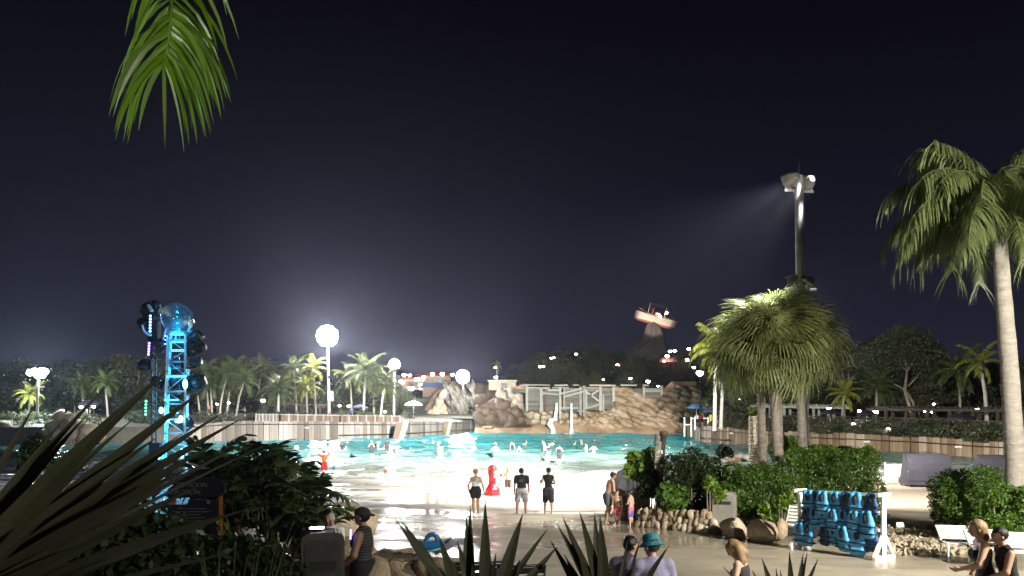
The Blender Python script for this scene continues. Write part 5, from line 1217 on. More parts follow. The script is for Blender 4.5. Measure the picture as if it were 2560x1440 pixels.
# ------------------------------------------------------------------ people near the terrace
b = Body(True, 1.32, dict(eL=(-.17, .02, .64), wL=(-.13, .14, .54), eR=(.16, -.01, .64), wR=(.155, .09, .505), nod=-.05, kR=(.06, .05, .285), aR=(.06, .0, .045), aL=(-.06, -.03, .045)))
p0 = G(908, 10.2); 
o = person('woman in a dark striped tank top and backward cap standing in profile', p0, R(82), 1.62, 'skin_tan', b, NV, [('tank_top', 'stripes_dark', tank(.46)), ('skirt', 'cloth_black', dict(groups={'thighL': (0, .6), 'thighR': (0, .6), 'torso': T1}, inf=.022, zr=(.27, .58), flare=.012))], ('short', 'hair_black'), ('cloth_charcoal', 1, True))
mb = MB(); mb.tube([(0, 0, 0), (.006, 0, .13)], .012, 8); gs = mb.build('glow_stick', M['glow_purple'], None, True); gs.location = P(876, 1337, 9.95) - Vector((0, 0, .06)); tag(gs, 'purple glow stick hanging at the chest of the woman in the cap', 'glow stick')
b = Body(False, .95, dict(eR=(.13, .07, .66), wR=(.02, .15, .80), eL=(-.13, .07, .66), wL=(-.03, .15, .78), curlL=.9, curlR=.9, nod=.12))
p1 = G(824, 11.4)
bo = person('boy in a white T-shirt drinking from a clear cup behind the bin', p1, R(176), 1.50, 'skin_mid', b, NV, [('shirt', 'cloth_white', shirt(.65, .49)), ('shorts', 'cloth_blue', shorts(.9, .57))], ('short', 'hair_black'), eyes=True)
t_ = thing('drink_cup', 'clear plastic cup of red drink held by the boy', 'cup', P(829, 1316, 11.12))
m = bpy.data.materials.new('clear_plastic'); t, b_ = nodes(m); b_.inputs['Base Color'].default_value = (.85, .85, .85, 1); b_.inputs['Alpha'].default_value = .35; b_.inputs['Roughness'].default_value = .1; M['clear_plastic'] = m
mb = MB(); mb.lathe([(.032, 0), (.045, .15)], 14, cap=False); mb.build('cup', M['clear_plastic'], t_, True)
mb = MB(); mb.lathe([(.030, .004), (.038, .085)], 14); mb.build('drink', M['red_plastic'], t_, True)
mb = MB(); mb.lathe([(.047, .15), (.04, .185), (.012, .2)], 14); mb.build('lid', M['clear_plastic'], t_, True)
mb = MB(); mb.tube([(.01, 0, .1), (.0, .0, .26)], .004, 6); mb.build('straw', M['yellow_plastic'], t_, True)
b = Body(False, .95, dict(drop=.0))
person('child in a blue and white striped shirt behind the dark sign', G(570, 15), R(150), 1.25, 'skin_mid', b, MV, [('shirt', 'stripes_blue', shirt(.55, .5)), ('shorts', 'cloth_black', shorts(.8, .57))], ('short', 'hair_black'))
SIT = dict(drop=.255, kL=(-.085, .24, .285), kR=(.085, .24, .285), aL=(-.08, .22, .045), aR=(.08, .23, .045))
b = Body(False, 1.15, dict(SIT, eL=(-.16, .05, .64), wL=(-.10, .17, .60), eR=(.17, .05, .64), wR=(.10, .18, .60), lean=.12, nod=.15, yaw=.5))
pc = G(1636, 9.6)
hatman = person('seated man in a grey shirt and teal bucket cap with his back turned', pc, R(10), 1.74, 'skin_light', b, NV, [('shirt', 'cloth_lilac', shirt(.75, .50)), ('shorts', 'cloth_charcoal', shorts(.9, .58))], ('short', 'hair_brown'))
# bucket hat
b2 = Body(False, 1.15, dict(SIT, lean=.12, nod=.15, yaw=.5)); HRm = Matrix([list(r) for r in b2.HR])
pm('hat_teal', (.02, .24, .30), .8, .35, 7, .3)
mb = MB(); mb.lathe([(.165, -.02), (.150, .0), (.108, .035), (.104, .09), (.092, .125), (.05, .14), (.001, .143)], 20, cap=False); me = mb.mesh('bucket_hat', M['hat_teal'], True)
ht = obj('bucket_hat', me, hatman); ht.matrix_local = Matrix.Translation(Vector(b2.hd) + Vector((0, 0, .018))) @ HRm.to_4x4() @ Matrix.Scale(1 / 1.74, 4)
b = Body(False, 1.0, dict(SIT, eL=(-.15, .05, .64), wL=(-.09, .17, .60), lean=.15, nod=.35, yaw=-.75))
person('seated young man in a blue and white striped jersey beside the bucket hat', G(1572, 9.9), R(-18), 1.70, 'skin_mid', b, NV, [('jersey', 'cloth_lilac', shirt(.8, .50)), ('jersey_stripes', 'stripes_blue', dict(groups={'armL': (.3, .8), 'armR': (.3, .8)}, inf=.019)), ('shorts', 'cloth_black', shorts(.9, .58))], ('short', 'hair_black'))
b = Body(True, .98, dict(SIT, eL=(-.16, .06, .64), wL=(-.08, .2, .56), eR=(.15, .06, .64), wR=(.06, .2, .58), lean=.3, nod=.45, yaw=.1))
person('girl with long blond hair sitting bent over beside the tan boulder', G(1872, 10.4), R(62), 1.60, 'skin_light', b, NV, [('swim_top', 'cloth_charcoal', dict(groups=TORSO, inf=.010, zr=(.56, .77))), ('shorts', 'cloth_black', shorts(.6, .58))], ('long', 'hair_dark_blond'), eyes=True)
b = Body(True, 1.05, dict(lean=.15, eL=(-.16, .08, .66), wL=(-.12, .2, .64), eR=(.18, -.06, .66), wR=(.17, .03, .56), kL=(-.06, .1, .30), aL=(-.06, .06, .06), kR=(.06, .0, .285), aR=(.06, -.1, .07)))
person('person in a dark swimsuit with brown hair walking past the strap chairs', G(2466, 9.6), R(75), 1.52, 'skin_mid', b, NV, [('swimsuit', 'cloth_charcoal', tank(.46, .76))], ('bob', 'hair_dark_blond'))
b = Body(False, 1.1, dict(lean=.2, eL=(-.16, .08, .66), wL=(-.1, .2, .62), kL=(-.06, .1, .30), aL=(-.06, .08, .05), aR=(.06, -.1, .07)))
person('person in a black vest walking behind the one in the swimsuit', G(2528, 9.4), R(80), 1.45, 'skin_mid', b, NV, [('vest', 'cloth_black', tank(.46)), ('shorts', 'cloth_charcoal', shorts(.8, .57))], ('short', 'hair_black'))

# ------------------------------------------------------------------ bathers in the pool
SW = []
sv = .022
for i, (fem, fat, pose) in enumerate(((False, 1.0, {}), (False, 1.1, dict(eL=(-.19, .04, .70), wL=(-.24, .1, .66), eR=(.19, .04, .70), wR=(.24, .1, .66))), (True, 1.0, dict(eL=(-.16, .06, .66), wL=(-.06, .13, .68), eR=(.16, .06, .66), wR=(.06, .13, .68))), (True, 1.15, dict(eR=(.17, .02, .88), wR=(.12, .06, 1.0))))):
    b = Body(fem, fat, pose, False); h = sv / 1.65
    SW.append((b, h, b.body(h, M['skin_light']), b.hair(h, M['hair_black'], 'short' if not fem else 'bob'), b.garment('swimsuit', h, M['cloth_black'], **tank(.44, .78)), b.garment('shirt', h, M['cloth_white'], **shirt(.6, .5)), b.garment('shorts', h, M['cloth_black'], **shorts(.8, .58))))
def recolor(o, mat): o.material_slots[0].link = 'OBJECT'; o.material_slots[0].material = M[mat]
def bather(x, yt, yw, k, label, group, top=None, skin='skin_light', hair='hair_black', rz=0, Hm=1.65, bottoms=None):
    """bather whose head top is at row yt and whose water line is at row yw"""
    p = WP(x, yw); zt = P(x, yt - (1 if group == 'bathers up to the neck' else 2), p.y).z; b, h, bm_, hm_, sm_, tm_, sh_ = SW[k]
    ztop = .995 if k != 3 else .995; o = obj('person', bm_, None, (p.x, p.y, zt - ztop * Hm), (0, 0, rz), Hm); tag(o, label, 'person', group); recolor(o, skin)
    recolor(obj('hair', hm_, o), hair)
    if top: recolor(obj('swimsuit' if top[0] == 's' else 'shirt', sm_ if top[0] == 's' else tm_, o), top[1])
    if bottoms: recolor(obj('shorts', sh_, o), bottoms)
sr = random.Random(9)
HEADS = [(1060, 1101, 1107), (1256, 1106, 1112), (1240, 1089, 1092), (1353, 1147, 1156), (1427, 1104, 1109), (1443, 1117, 1122), (1500, 1109, 1114), (1495, 1110, 1115), (1535, 1111, 1117), (1546, 1115, 1120), (1592, 1108, 1113), (1599, 1105, 1110), (1632, 1106, 1111), (1690, 1116, 1121), (872, 1104, 1109), (862, 1101, 1106), (880, 1104, 1109), (905, 1099, 1105), (995, 1097, 1103), (1030, 1103, 1108), (1487, 1096, 1104), (1418, 1106, 1110), (1474, 1112, 1117), (1575, 1106, 1111), (1655, 1101, 1105), (1310, 1100, 1104), (1350, 1101, 1105), (1290, 1096, 1099), (1520, 1093, 1096), (1410, 1091, 1094), (1565, 1095, 1098), (1200, 1098, 1102), (1150, 1100, 1104), (1172, 1106, 1111), (1128, 1108, 1113), (1330, 1112, 1118), (1460, 1094, 1097), (1610, 1097, 1101), (1700, 1099, 1103)]
for x, yt, yw in HEADS:
    bather(x, yt, yw, sr.choice((0, 0, 2)), 'dark-haired bather with only head and shoulders above the turquoise water', 'bathers up to the neck', None, sr.choice(('skin_light', 'skin_mid', 'skin_tan')), sr.choice(('hair_black', 'hair_brown', 'hair_black')), sr.gauss(0, .8), sr.uniform(1.5, 1.75))
TORS = [(1083, 1103, 1112), (1096, 1106, 1118), (1238, 1104, 1116), (1281, 1104, 1124), (1311, 1105, 1115), (1298, 1117, 1137), (1361, 1105, 1124), (1368, 1112, 1127), (1381, 1104, 1118), (1436, 1105, 1113), (1454, 1101, 1113), (1559, 1117, 1126), (1565, 1109, 1118), (1638, 1110, 1118), (741, 1110, 1124), (945, 1100, 1117), (475, 1096, 1114), (490, 1092, 1112), (950, 1136, 1147), (1185, 1112, 1126)]
for x, yt, yw in TORS:
    bather(x, yt, yw, sr.choice((0, 1, 2, 3)), 'bather standing chest deep in the turquoise water', 'bathers chest deep', sr.choice((None, None, ('s', 'cloth_black'), ('s', 'cloth_charcoal'))), sr.choice(('skin_light', 'skin_mid', 'skin_light')), sr.choice(('hair_black', 'hair_brown', 'hair_black', 'hair_dark_blond')), sr.gauss(0, 1.2), sr.uniform(1.45, 1.75))
bather(1238, 1113, 1144, 1, 'bather in a white shirt standing knee deep with back turned', None, ('t', 'cloth_white'), bottoms='cloth_blue')
bather(1100, 1113, 1140, 0, 'bather with a bare pink back wading waist deep', None, None, 'skin_light')
bather(1371, 1124, 1151, 2, 'pale bather in a light top standing thigh deep next to the woman in dark', None, ('t', 'cloth_white'), rz=1.2)
bather(1398, 1112, 1161, 2, 'pale woman in a long dark swim dress standing knee deep', None, ('s', 'cloth_black'), rz=-.4, Hm=1.7, bottoms='cloth_charcoal')
bather(1466, 1110, 1140, 2, 'bather in a pale top hugging another one in the middle of the pool', None, ('t', 'cloth_white'), rz=1.5)
bather(1484, 1112, 1141, 1, 'bare-backed bather in the huddle in the middle of the pool', None, None, 'skin_light')
bather(771, 1119, 1141, 2, 'child in a teal swim shirt wading near the lifeguard', None, ('t', 'cloth_teal'), rz=.8, Hm=1.3)
bather(820, 1102, 1122, 0, 'bather in a blue shirt behind the lifeguard', None, ('t', 'cloth_blue'))
bather(855, 1107, 1132, 1, 'bather in a black T-shirt wading behind the lifeguard', None, ('t', 'cloth_black'))
bather(929, 1103, 1148, 2, 'woman in a black swimsuit standing knee deep in the glitter', None, ('s', 'cloth_black'), rz=.5, bottoms='cloth_black', hair='hair_dark_blond')
bather(967, 1100, 1131, 0, 'dark silhouetted bather standing in the brightest glitter', None, ('t', 'cloth_charcoal'), 'skin_tan', bottoms='cloth_charcoal')
bather(986, 1114, 1140, 2, 'small bather in black at the edge of the brightest glitter', None, ('s', 'cloth_black'), rz=1, Hm=1.4)
bather(835, 1164, 1181, 2, 'toddler in a teal swim shirt in the shallows beside the lifeguard', None, ('t', 'cloth_teal'), Hm=.85)
bather(964, 1161, 1185, 2, 'toddler in bright swimwear playing in the shallow foam', None, ('s', 'cloth_cyan'), Hm=.95, bottoms='cloth_red', rz=2)
# visitors on the terraces
for x, y, d_, zb, mt, lab in ((1755, 1033, 102.5, 2.2, 'cloth_red', 'lifeguard in red on the deck under the umbrellas'), (1743, 1034, 103, 2.2, 'cloth_white', 'visitor in a white top on the lifeguard deck'), (1797, 1028, 100, 2.2, 'cloth_charcoal', 'visitor with a red cap on the lifeguard deck'), (878, 1022, 122, 2.6, 'cloth_blue', 'visitor in a blue shirt above the grey plank wall'), (824, 1030, 121, 2.6, 'cloth_red', 'visitor in a red shirt beside the tall mast'), (612, 1016, 119, 2.6, 'cloth_teal', 'visitor in a teal shirt above the grey plank wall'), (118, 1036, 108, 2.4, 'cloth_orange', 'visitor in a pink-orange shirt near the rock outcrop'), (217, 1020, 112, 2.6, 'cloth_white', 'visitor in a white shirt under the dark umbrella'), (2215, 1042, 88, 2.5, 'cloth_white', 'visitor in white sitting under the pergola'), (2435, 1052, 82, 2.4, 'cloth_grey', 'visitor in grey beside the black umbrella'), (1900, 1035, 100, 2.6, 'cloth_white', 'visitor in white behind the fan palm trunk'), (523, 1012, 118, 2.6, 'cloth_orange', 'visitor in an orange shirt near the truss tower')):
    b, h, bm_, hm_, sm_, tm_, sh_ = SW[sr.choice((0, 1, 2))]
    zt = P(x, y, d_).z; o = obj('person', bm_, None, ((x - CX) / F * d_, d_, zt - 1.68), (0, 0, sr.uniform(2, 4)), 1.68); tag(o, lab, 'person'); recolor(o, 'skin_mid'); recolor(obj('hair', hm_, o), 'hair_black' if 'red cap' not in lab else 'red_plastic'); recolor(obj('shirt', tm_, o), mt); recolor(obj('shorts', sh_, o), 'cloth_black')
# ------------------------------------------------------------------ hedge and shrubs round the fan palms
g = random.Random(12)
def block(x0, x1, y0, y1, d, r, sx_=26, sy_=24):
    out = []; y = y0
    while y <= y1:
        x = x0 + g.uniform(0, 8)
        while x <= x1: out.append((x + g.uniform(-6, 6), y + g.uniform(-5, 5), d + g.uniform(-.5, .5), r * g.uniform(.8, 1.15))); x += sx_
        y += sy_
    return out
def edgecut(pts, ok): return [p for p in pts if ok(p[0], p[1])]
shrub('big clipped green hedge behind the life vest rack', edgecut(block(1968, 2196, 1146, 1296, 25.6, .34), lambda x, y: not (x > 2185 and (y < 1160))) + block(1975, 2180, 1142, 1150, 26.6, .3), 34000, .088, 'leaf_hedge', 1, name='hedge', cat='hedge')
shrub('leafy green shrub between the foremost fan palm trunk and the grey bin', edgecut(block(1775, 1960, 1160, 1288, 25.2, .33), lambda x, y: y > 1185 - (x - 1775) * .12), 21000, .095, 'leaf_hedge', 2)
shrub('dark rounded shrub beside the wooden signpost', edgecut(block(1672, 1790, 1135, 1280, 25.9, .34), lambda x, y: y > 1135 + max(0, 1715 - x) * .5 and y > 1130 + max(0, x - 1745) * .9), 17000, .10, 'leaf_dark', 3)
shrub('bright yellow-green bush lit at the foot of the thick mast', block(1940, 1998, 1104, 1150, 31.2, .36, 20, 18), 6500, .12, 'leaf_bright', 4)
shrub('strip of brighter leaves standing in for the lit top of the hedge by the wall', block(2010, 2190, 1132, 1142, 28.6, .26, 18, 12), 9000, .10, 'leaf_bright', 14)  # lamp light on the hedge top put in as brighter leaves
shrub('broad-leaved bright green plant beside the white umbrella', [(1590, 1150, 27.5, .36), (1610, 1165, 27.3, .38), (1580, 1175, 27.4, .3), (1625, 1140, 27.6, .28), (1605, 1190, 27.2, .3), (1630, 1180, 27.4, .35)], 1100, .30, 'leaf_bright', 5, shell=.3)
shrub('low dark plant with gaps below the signpost', [(1630, 1200, 26.8, .35), (1620, 1215, 26.5, .3), (1640, 1225, 26.5, .3), (1612, 1230, 26.6, .25)], 1600, .16, 'leaf_dark', 6, shell=.3)
shrub('fresh green plant with narrow leaves behind the stone border', [(1680, 1245, 23.9, .36), (1665, 1230, 24, .3), (1700, 1240, 24, .32), (1685, 1262, 23.8, .3)], 1500, .20, 'leaf_hedge', 7, shell=.3)
shrub('dark green bush with bare stems beside the rope post', edgecut(block(2352, 2500, 1170, 1290, 22.5, .36), lambda x, y: y > 1172 + abs(x - 2440) * .35), 16000, .085, 'leaf_hedge', 8)
shrub('green bush at the foot of the tall queen palm', edgecut(block(2480, 2600, 1215, 1330, 19.0, .30), lambda x, y: y > 1225), 13000, .085, 'leaf_hedge', 9)
for i, (x, y, d_) in enumerate(((1775, 1205, 24.0), (1800, 1235, 24.0), (1955, 1255, 23.6), (1915, 1270, 23.8), (1975, 1240, 24))):
    shrub('young shoot with hanging pale leaves in front of the shrubs', [(x, y, d_, .22), (x + 8, y + 16, d_, .16), (x - 8, y + 10, d_, .16)], 170, .17, 'leaf_bright', 30 + i, 'young shoots before the shrubs', shell=.2)
shrub('dark plant tuft standing in the sun-bleached planter by the water', [(1812, 1128, 40, .35), (1806, 1135, 40, .3)], 60, .55, 'leaf_dark', 44, shell=.2)

# corrugated column
d = 33.; base = G(1889, d); col = thing('corrugated_column', 'white spiral-corrugated round column with a plant on top', 'column', base); ztop = P(1889, 1040, d).z - base.z
rad = 16.5 / F * d; v = []; nr, n = 230, 28
for i in range(nr + 1):
    z = ztop * i / nr
    for k in range(n):
        a = 2 * math.pi * k / n; q = rad + .022 * math.sin(z * 2 * math.pi / .115 + a * 2); v.append((q * math.cos(a), q * math.sin(a), z))
f = [(i*n+k, i*n+(k+1) % n, (i+1)*n+(k+1) % n, (i+1)*n+k) for i in range(nr) for k in range(n)]
obj('corrugated_pipe', np_mesh('corrugated_pipe', v, f, pm('column_paint', (.62, .56, .44), .5, .1, 2)), col)
mb = MB(); mb.lathe([(rad * .9, ztop - .08), (rad * .9, ztop - .06)], 20); mb.build('soil_top', M['soil'], col)
obj('plant', np_mesh('plant', *leaf_cloud(260, [(0, 0, ztop + .05), (-.1, 0, ztop + .25)], np.array([.26, .22]), .17, 3, shell=.2), M['leaf_bright'], False), col)

# ------------------------------------------------------------------ rack with life vests
A = GP(2000, 1371); B = GP(2209, 1399); u = (B - A); u.z = 0; Lr = u.length; u.normalize(); vv = Vector((u.y, -u.x, 0)); 
if vv.y > 0: vv = -vv
Hr = 1.46; rack = thing('life_vest_rack', 'white pipe rack with three rows of blue life vests', 'rack', A)
slope = (B.z - A.z) / Lr
def RL(s, h, o=0.): return u * s + vv * o + Vector((0, 0, h + slope * s))
for s in (0, Lr):
    mb = MB(); mb.bar(RL(s, 0), RL(s, Hr), .085); mb.build('post', M['white_paint'], rack)
    mb = MB(); mb.bar(RL(s, .045, -.34), RL(s, .045, .34), .085); mb.build('foot', M['white_paint'], rack)
    for o in (-1, 1): mb = MB(); mb.bar(RL(s, .06, .32 * o), RL(s, .52, .03 * o), .07); mb.build('brace', M['white_paint'], rack)
for h in (Hr - .05, Hr * .70, Hr * .44):
    for o in (-.08, .08): mb = MB(); mb.bar(RL(.05, h, o), RL(Lr - .05, h, o), .055); mb.build('rail', M['white_paint'], rack)
for s in (.0, Lr):
    mb = MB(); mb.bar(RL(s, Hr - .03, -.2), RL(s, Hr - .03, .22), .07); mb.build('cross_piece', M['white_paint'], rack)
# life vest
VF = Field((-.24, -.10, -.30), (.24, .10, .30), .011)
VF.cone((-.075, 0, -.19), (.075, 0, -.19), .095, .095, 0, .7); VF.cone((-.075, 0, -.03), (.075, 0, -.03), .10, .10, .03, .7)
for q in (-1, 1): VF.cone((q * .095, 0, .0), (q * .072, -.01, .21), .075, .05, .03, .8)
VF.cone((-.06, .02, .235), (.06, .02, .235), .045, .045, .03, .8)
vest_me = VF.mesh('life_vest', pm('vest_blue', (.05, .29, .58), .55, .14, 9, .3)); vest_dark = pm('vest_navy', (.012, .05, .14), .6, .2, 9)
mb = MB(); mb.ball((0, .005, .10), (.062, .06, .12), 14, 8); lin_me = mb.mesh('lining', M['dark_cloth'], True)
mb = MB()
for z in (-.045, -.185): mb.box((0, 0, z), (.365, .148, .03))
strap_me = mb.mesh('strap', M['dark_cloth'])
mb = MB(); mb.box((0, -.076, -.045), (.05, .02, .035)); mb.box((0, -.076, -.185), (.05, .02, .035)); buck_me = mb.mesh('buckle', M['black_metal'])
mb = MB(); mb.tube([(0, .06, .2), (0, -.03, .235), (0, -.075, .225)], .018, 7); peg_me = mb.mesh('peg', M['white_paint'], True)
rows_ = (('top', Hr - .05, ((2038, 1), (2060, 0), (2079, 1), (2106, 1), (2132, 0), (2158, 1.1), (2192, 0))), ('middle', Hr * .70, ((2032, 0), (2056, .9), (2078, .8), (2103, 1), (2126, .9), (2153, .95), (2184, 1.15))), ('bottom', Hr * .44, ((2019, 1), (2040, 1.05), (2078, 0), (2104, .9), (2131, 1.1), (2162, 1.2), (2192, 0))))
for rn, h, ps in rows_:
    for x, sc in ps:
        s = (x - 2002) / 207 * Lr; dark = sc == 0; sc_ = (sc or .95) * 1.0
        p_ = A + RL(s, h - .20 * sc_ - .02, (.14 if dark else .17) + g.uniform(-.02, .03)); ang = math.atan2(u.y, u.x) + g.uniform(-.3, .2)
        lv = obj('life_vest', vest_me, None, p_ + vv * (.05 * (int(x) % 2)), (g.uniform(-.08, .16), g.uniform(-.07, .07), ang), sc_ if not dark else (sc_, sc_ * .8, sc_))
        tag(lv, ('navy life vest hanging in the %s row of the white rack' if dark else 'light blue life vest with navy straps in the %s row of the white rack') % rn, 'life vest', ('navy' if dark else 'light blue') + ' life vests in the %s row' % rn)
        if dark: recolor(lv, 'vest_navy')
        obj('lining', lin_me, lv, (0, -.028, 0)); obj('strap', strap_me, lv); obj('buckle', buck_me, lv)
        pg = obj('peg', peg_me, rack, RL(s, h + .0, .10) + Vector((0, 0, -.2)), (0, 0, ang))

# ------------------------------------------------------------------ bins, boulders, stones, chairs
def bin_(label, x, y0, y1, wpx, d, mat, rz=0, dp=.75):
    c = P(x, y0, d); zb = gz(d); w = wpx / F * d; H = c.z - zb; root = thing('waste_bin', label, 'bin', (c.x, d, zb), rz=rz); n = 8; prof = []
    for k in range(n + 1): a = PI * k / n; prof.append((-w / 2 * math.copysign(abs(math.cos(a)) ** .55, math.cos(a)), H - .22 * w + .22 * w * math.sin(a) ** .7))
    prof = [(-w / 2, 0)] + prof + [(w / 2, 0)]; m_ = len(prof); D = w * dp; mb = MB()
    mb.add([(px, -D / 2, pz) for px, pz in prof] + [(px, D / 2, pz) for px, pz in prof], [tuple(range(m_))[::-1], tuple(range(m_, 2 * m_))] + [(k, (k + 1) % m_, m_ + (k + 1) % m_, m_ + k) for k in range(m_)]); mb.build('body', M[mat], root)
    mb = MB(); s = .84; q = [(px * s, -D / 2 - .006, .06 + pz * .90) for px, pz in prof]; q2 = [(a, b_ - .014, c_) for a, b_, c_ in q]; mb.add(q + q2, [tuple(range(m_, 2 * m_))[::-1]] + [(k, m_ + k, m_ + (k + 1) % m_, (k + 1) % m_) for k in range(m_)]); mb.build('front_panel', M[mat + '_panel'], root)
    mb = MB(); mb.box((0, -D / 2 - .02, H * .72), (w * .6, .03, H * .09)); mb.build('flap', M['rail_dark'], root)
    return root
pm('bin_grey', (.30, .29, .26), .6, .15, 5, .2); pm('bin_grey_panel', (.24, .23, .20), .7, .15, 5, .2); pm('bin_dark', (.10, .09, .08), .6, .3, 5, .2); pm('bin_dark_panel', (.07, .065, .06), .7, .3, 5, .2)
bin_('grey waste bin with a rounded top behind the stone border', 1810, 1229, 0, 60, 24.2, 'bin_grey', R(-20))
bn = bin_('dark waste bin with a rounded top in front of the drinking boy', 806, 1326, 0, 104, 9.4, 'bin_dark', R(16))
pm('rust_red', (.20, .075, .055), .7, .3, 6, .3); mb = MB(); w = 104 / F * 9.4; mb.box((-w * .5 - .012, 0, .62), (.02, w * .6, 1.1)); mb.build('side_panel', M['rust_red'], bn)
t_ = thing('lit_phone', 'glowing white phone lying on top of the dark bin', 'phone', P(790, 1326, 9.35)); mb = MB(); mb.box((0, 0, .012), (.16, .09, .02)); mb.build('phone_case', M['black_metal'], t_); mb = MB(); mb.box((-.035, 0, .03), (.075, .06, .012)); mb.box((.05, 0, .032), (.08, .07, .02)); mb.build('screen', M['phone_light'], t_)
bg_ = [('tan flat-topped boulder in front of the grey bin', [(1832, 1325, 21.5, (.42, .4, .38))], 'garden'), ('wide tan boulder between the grey bin and the rack', [(1903, 1330, 20.3, (.46, .4, .36)), (1950, 1325, 20.6, (.2, .3, .33))], 'garden'),
       ('tall brown rock outcrop under the white umbrella', [(1552, 1228, 29.2, (.5, .5, .36)), (1582, 1225, 29.0, (.5, .5, .4)), (1560, 1256, 28.6, (.55, .5, .36)), (1590, 1250, 28.4, (.45, .5, .36)), (1570, 1282, 28.2, (.6, .5, .36)), (1605, 1275, 27.8, (.5, .4, .34)), (1625, 1292, 27.2, (.4, .3, .26))], 'garden'),
       ('large smooth tan boulder behind the woman in the cap', [(870, 1315, 14.2, (.62, .5, .5)), (790, 1325, 14.6, (.75, .6, .58))], 'garden'), ('rough brown rocks at the foot of the woman in the cap', [(865, 1395, 11.6, (.5, .4, .35)), (905, 1405, 11.8, (.45, .4, .3)), (820, 1400, 12.0, (.5, .4, .35)), (960, 1420, 10.9, (.42, .4, .3)), (1020, 1425, 10.8, (.4, .4, .26)), (1000, 1400, 11.4, (.5, .4, .2)), (935, 1445, 10.4, (.4, .3, .3))], 'garden')]
for lab, ps, kd in bg_:
    c0 = P(*ps[0][:3]); root = thing('boulder_group' if len(ps) > 1 else 'boulder', lab, 'boulder', (c0.x, c0.y, gz(c0.y)))
    for x, y, d_, s in ps: obj('boulder', g.choice(BO[kd]), root, P(x, y, d_) - root.location, (g.uniform(-.3, .3), g.uniform(-.3, .3), g.uniform(0, 6)), s)
sb_ = thing('stone_border', 'dry border of rounded field stones along the planting bed', 'stones', GP(1700, 1318))
for row in range(3):
    for k in range(16 - row):
        t = (k + g.uniform(-.2, .2) + row * .4) / 15; x = 1598 + 196 * t; y = np.interp(t, [0, 1], [1318, 1336]); p_ = GP(x, y)
        s = g.uniform(.12, .19); obj('stone', g.choice(BO['garden'] + BO['pale'][:2]), sb_, p_ + Vector((0, .1 + row * .10, .09 + row * .19)) - sb_.location, (g.uniform(0, 3), g.uniform(0, 3), g.uniform(0, 3)), (s * 1.25, s, s * .85))
# planting soil and sand path
def patch(name, pts, mat, dz):
    mb = MB(); q = [GP(x, y) + Vector((0, 0, dz)) for x, y in pts]; mb.add(q, [tuple(range(len(q)))[::-1]]); o = mb.build(name, M[mat]); return struct(o)
def patch_grid(name, fn, nu, nv, mat):
    v = [fn(i / nu, j / nv) for j in range(nv + 1) for i in range(nu + 1)]; f = [(j*(nu+1)+i, j*(nu+1)+i+1, (j+1)*(nu+1)+i+1, (j+1)*(nu+1)+i) for j in range(nv) for i in range(nu)]
    return struct(obj(name, np_mesh(name, v, f, M[mat])))
patch_grid('planting_bed', lambda a, b_: (lambda p_: p_ + Vector((0, 0, .03 + .05 * mnoise.noise(p_ * 1.3))))(G(np.interp(a, [0, 1], [1590 + 10 * b_, 2225]), np.interp(b_, [0, 1], [np.interp(a, [0, .5, 1], [25.6, 21.8, 21.5]), 30 if a > .3 else 28.5]))), 40, 16, 'soil')
patch_grid('sand_path', lambda a, b_: (lambda p_: p_ + Vector((0, 0, .035 + .04 * mnoise.noise(p_ * 1.1))))(G(np.interp(a, [0, 1], [2205 - 40 * b_, 2400 - 10 * b_]), np.interp(b_, [0, 1], [20.2, 47.]))), 24, 60, 'sand')
rv = []; rf = []; kk = 0
mb = MB(); bo_ = [[tuple(v.co) for v in m_.vertices] for m_ in [boulder_mesh(90 + i, M['rock_pale'], 10, .1, 1) for i in range(5)]]; bf = [[tuple(p.vertices) for p in boulder_mesh(90 + i, M['rock_pale'], 10, .1, 1).polygons] for i in range(5)]
for k in range(520):
    x = g.uniform(2212, 2460); y = g.uniform(1318, 1392) - (x - 2212) * .02; p_ = GP(x, y); i = g.randrange(5); s = g.uniform(.03, .085); e = Euler((g.uniform(0, 6), g.uniform(0, 6), g.uniform(0, 6))).to_matrix()
    mb.add([p_ + Vector((0, 0, .03)) + e @ Vector((v[0] * s * 1.5, v[1] * s, v[2] * s * .6)) for v in bo_[i]], bf[i])
o = mb.build('gravel', M['rock_pale']); tag(o, 'pale broken limestone gravel beside the rack', 'gravel', kind='stuff')
def strap_chair(label, x, y, d, rz, group=None, s=1., back=R(35), mat='white_paint'):
    base = G(x, d); root = thing('strap_chair', label, 'chair', base, group, rz); w, dp, hs = .62 * s, .55 * s, .40 * s
    for sx_ in (-1, 1):
        mb = MB(); X = sx_ * w / 2
        mb.tube([(X, -dp / 2, 0), (X, -dp / 2, hs), (X, dp / 2, hs - .03), (X, dp / 2 + .5 * s * math.sin(back), hs + .55 * s * math.cos(back))], .018, 8); mb.tube([(X, dp / 2, hs - .03), (X, dp / 2 + .05, 0)], .018, 8); mb.build('side_frame', M[mat], root, True)
    for y_, z_ in ((-dp / 2, hs), (dp / 2 + .5 * s * math.sin(back), hs + .55 * s * math.cos(back))):
        mb = MB(); mb.tube([(-w / 2, y_, z_), (w / 2, y_, z_)], .018, 8); mb.build('cross_tube', M[mat], root, True)
    for k in range(5):
        t = (k + .5) / 5; mb = MB(); mb.box((0, -dp / 2 + dp * t, hs - .03 * t), (w, .075 * s, .008)); mb.build('strap', M[mat], root)
    for k in range(5):
        t = (k + .6) / 5.2; mb = MB(); mb.box((0, dp / 2 + .5 * s * math.sin(back) * t, hs + .55 * s * math.cos(back) * t), (w, .008, .075 * s), (-back, 0, 0)); mb.build('strap', M[mat], root)
    return root
SG = 'white strap chairs by the gravel'
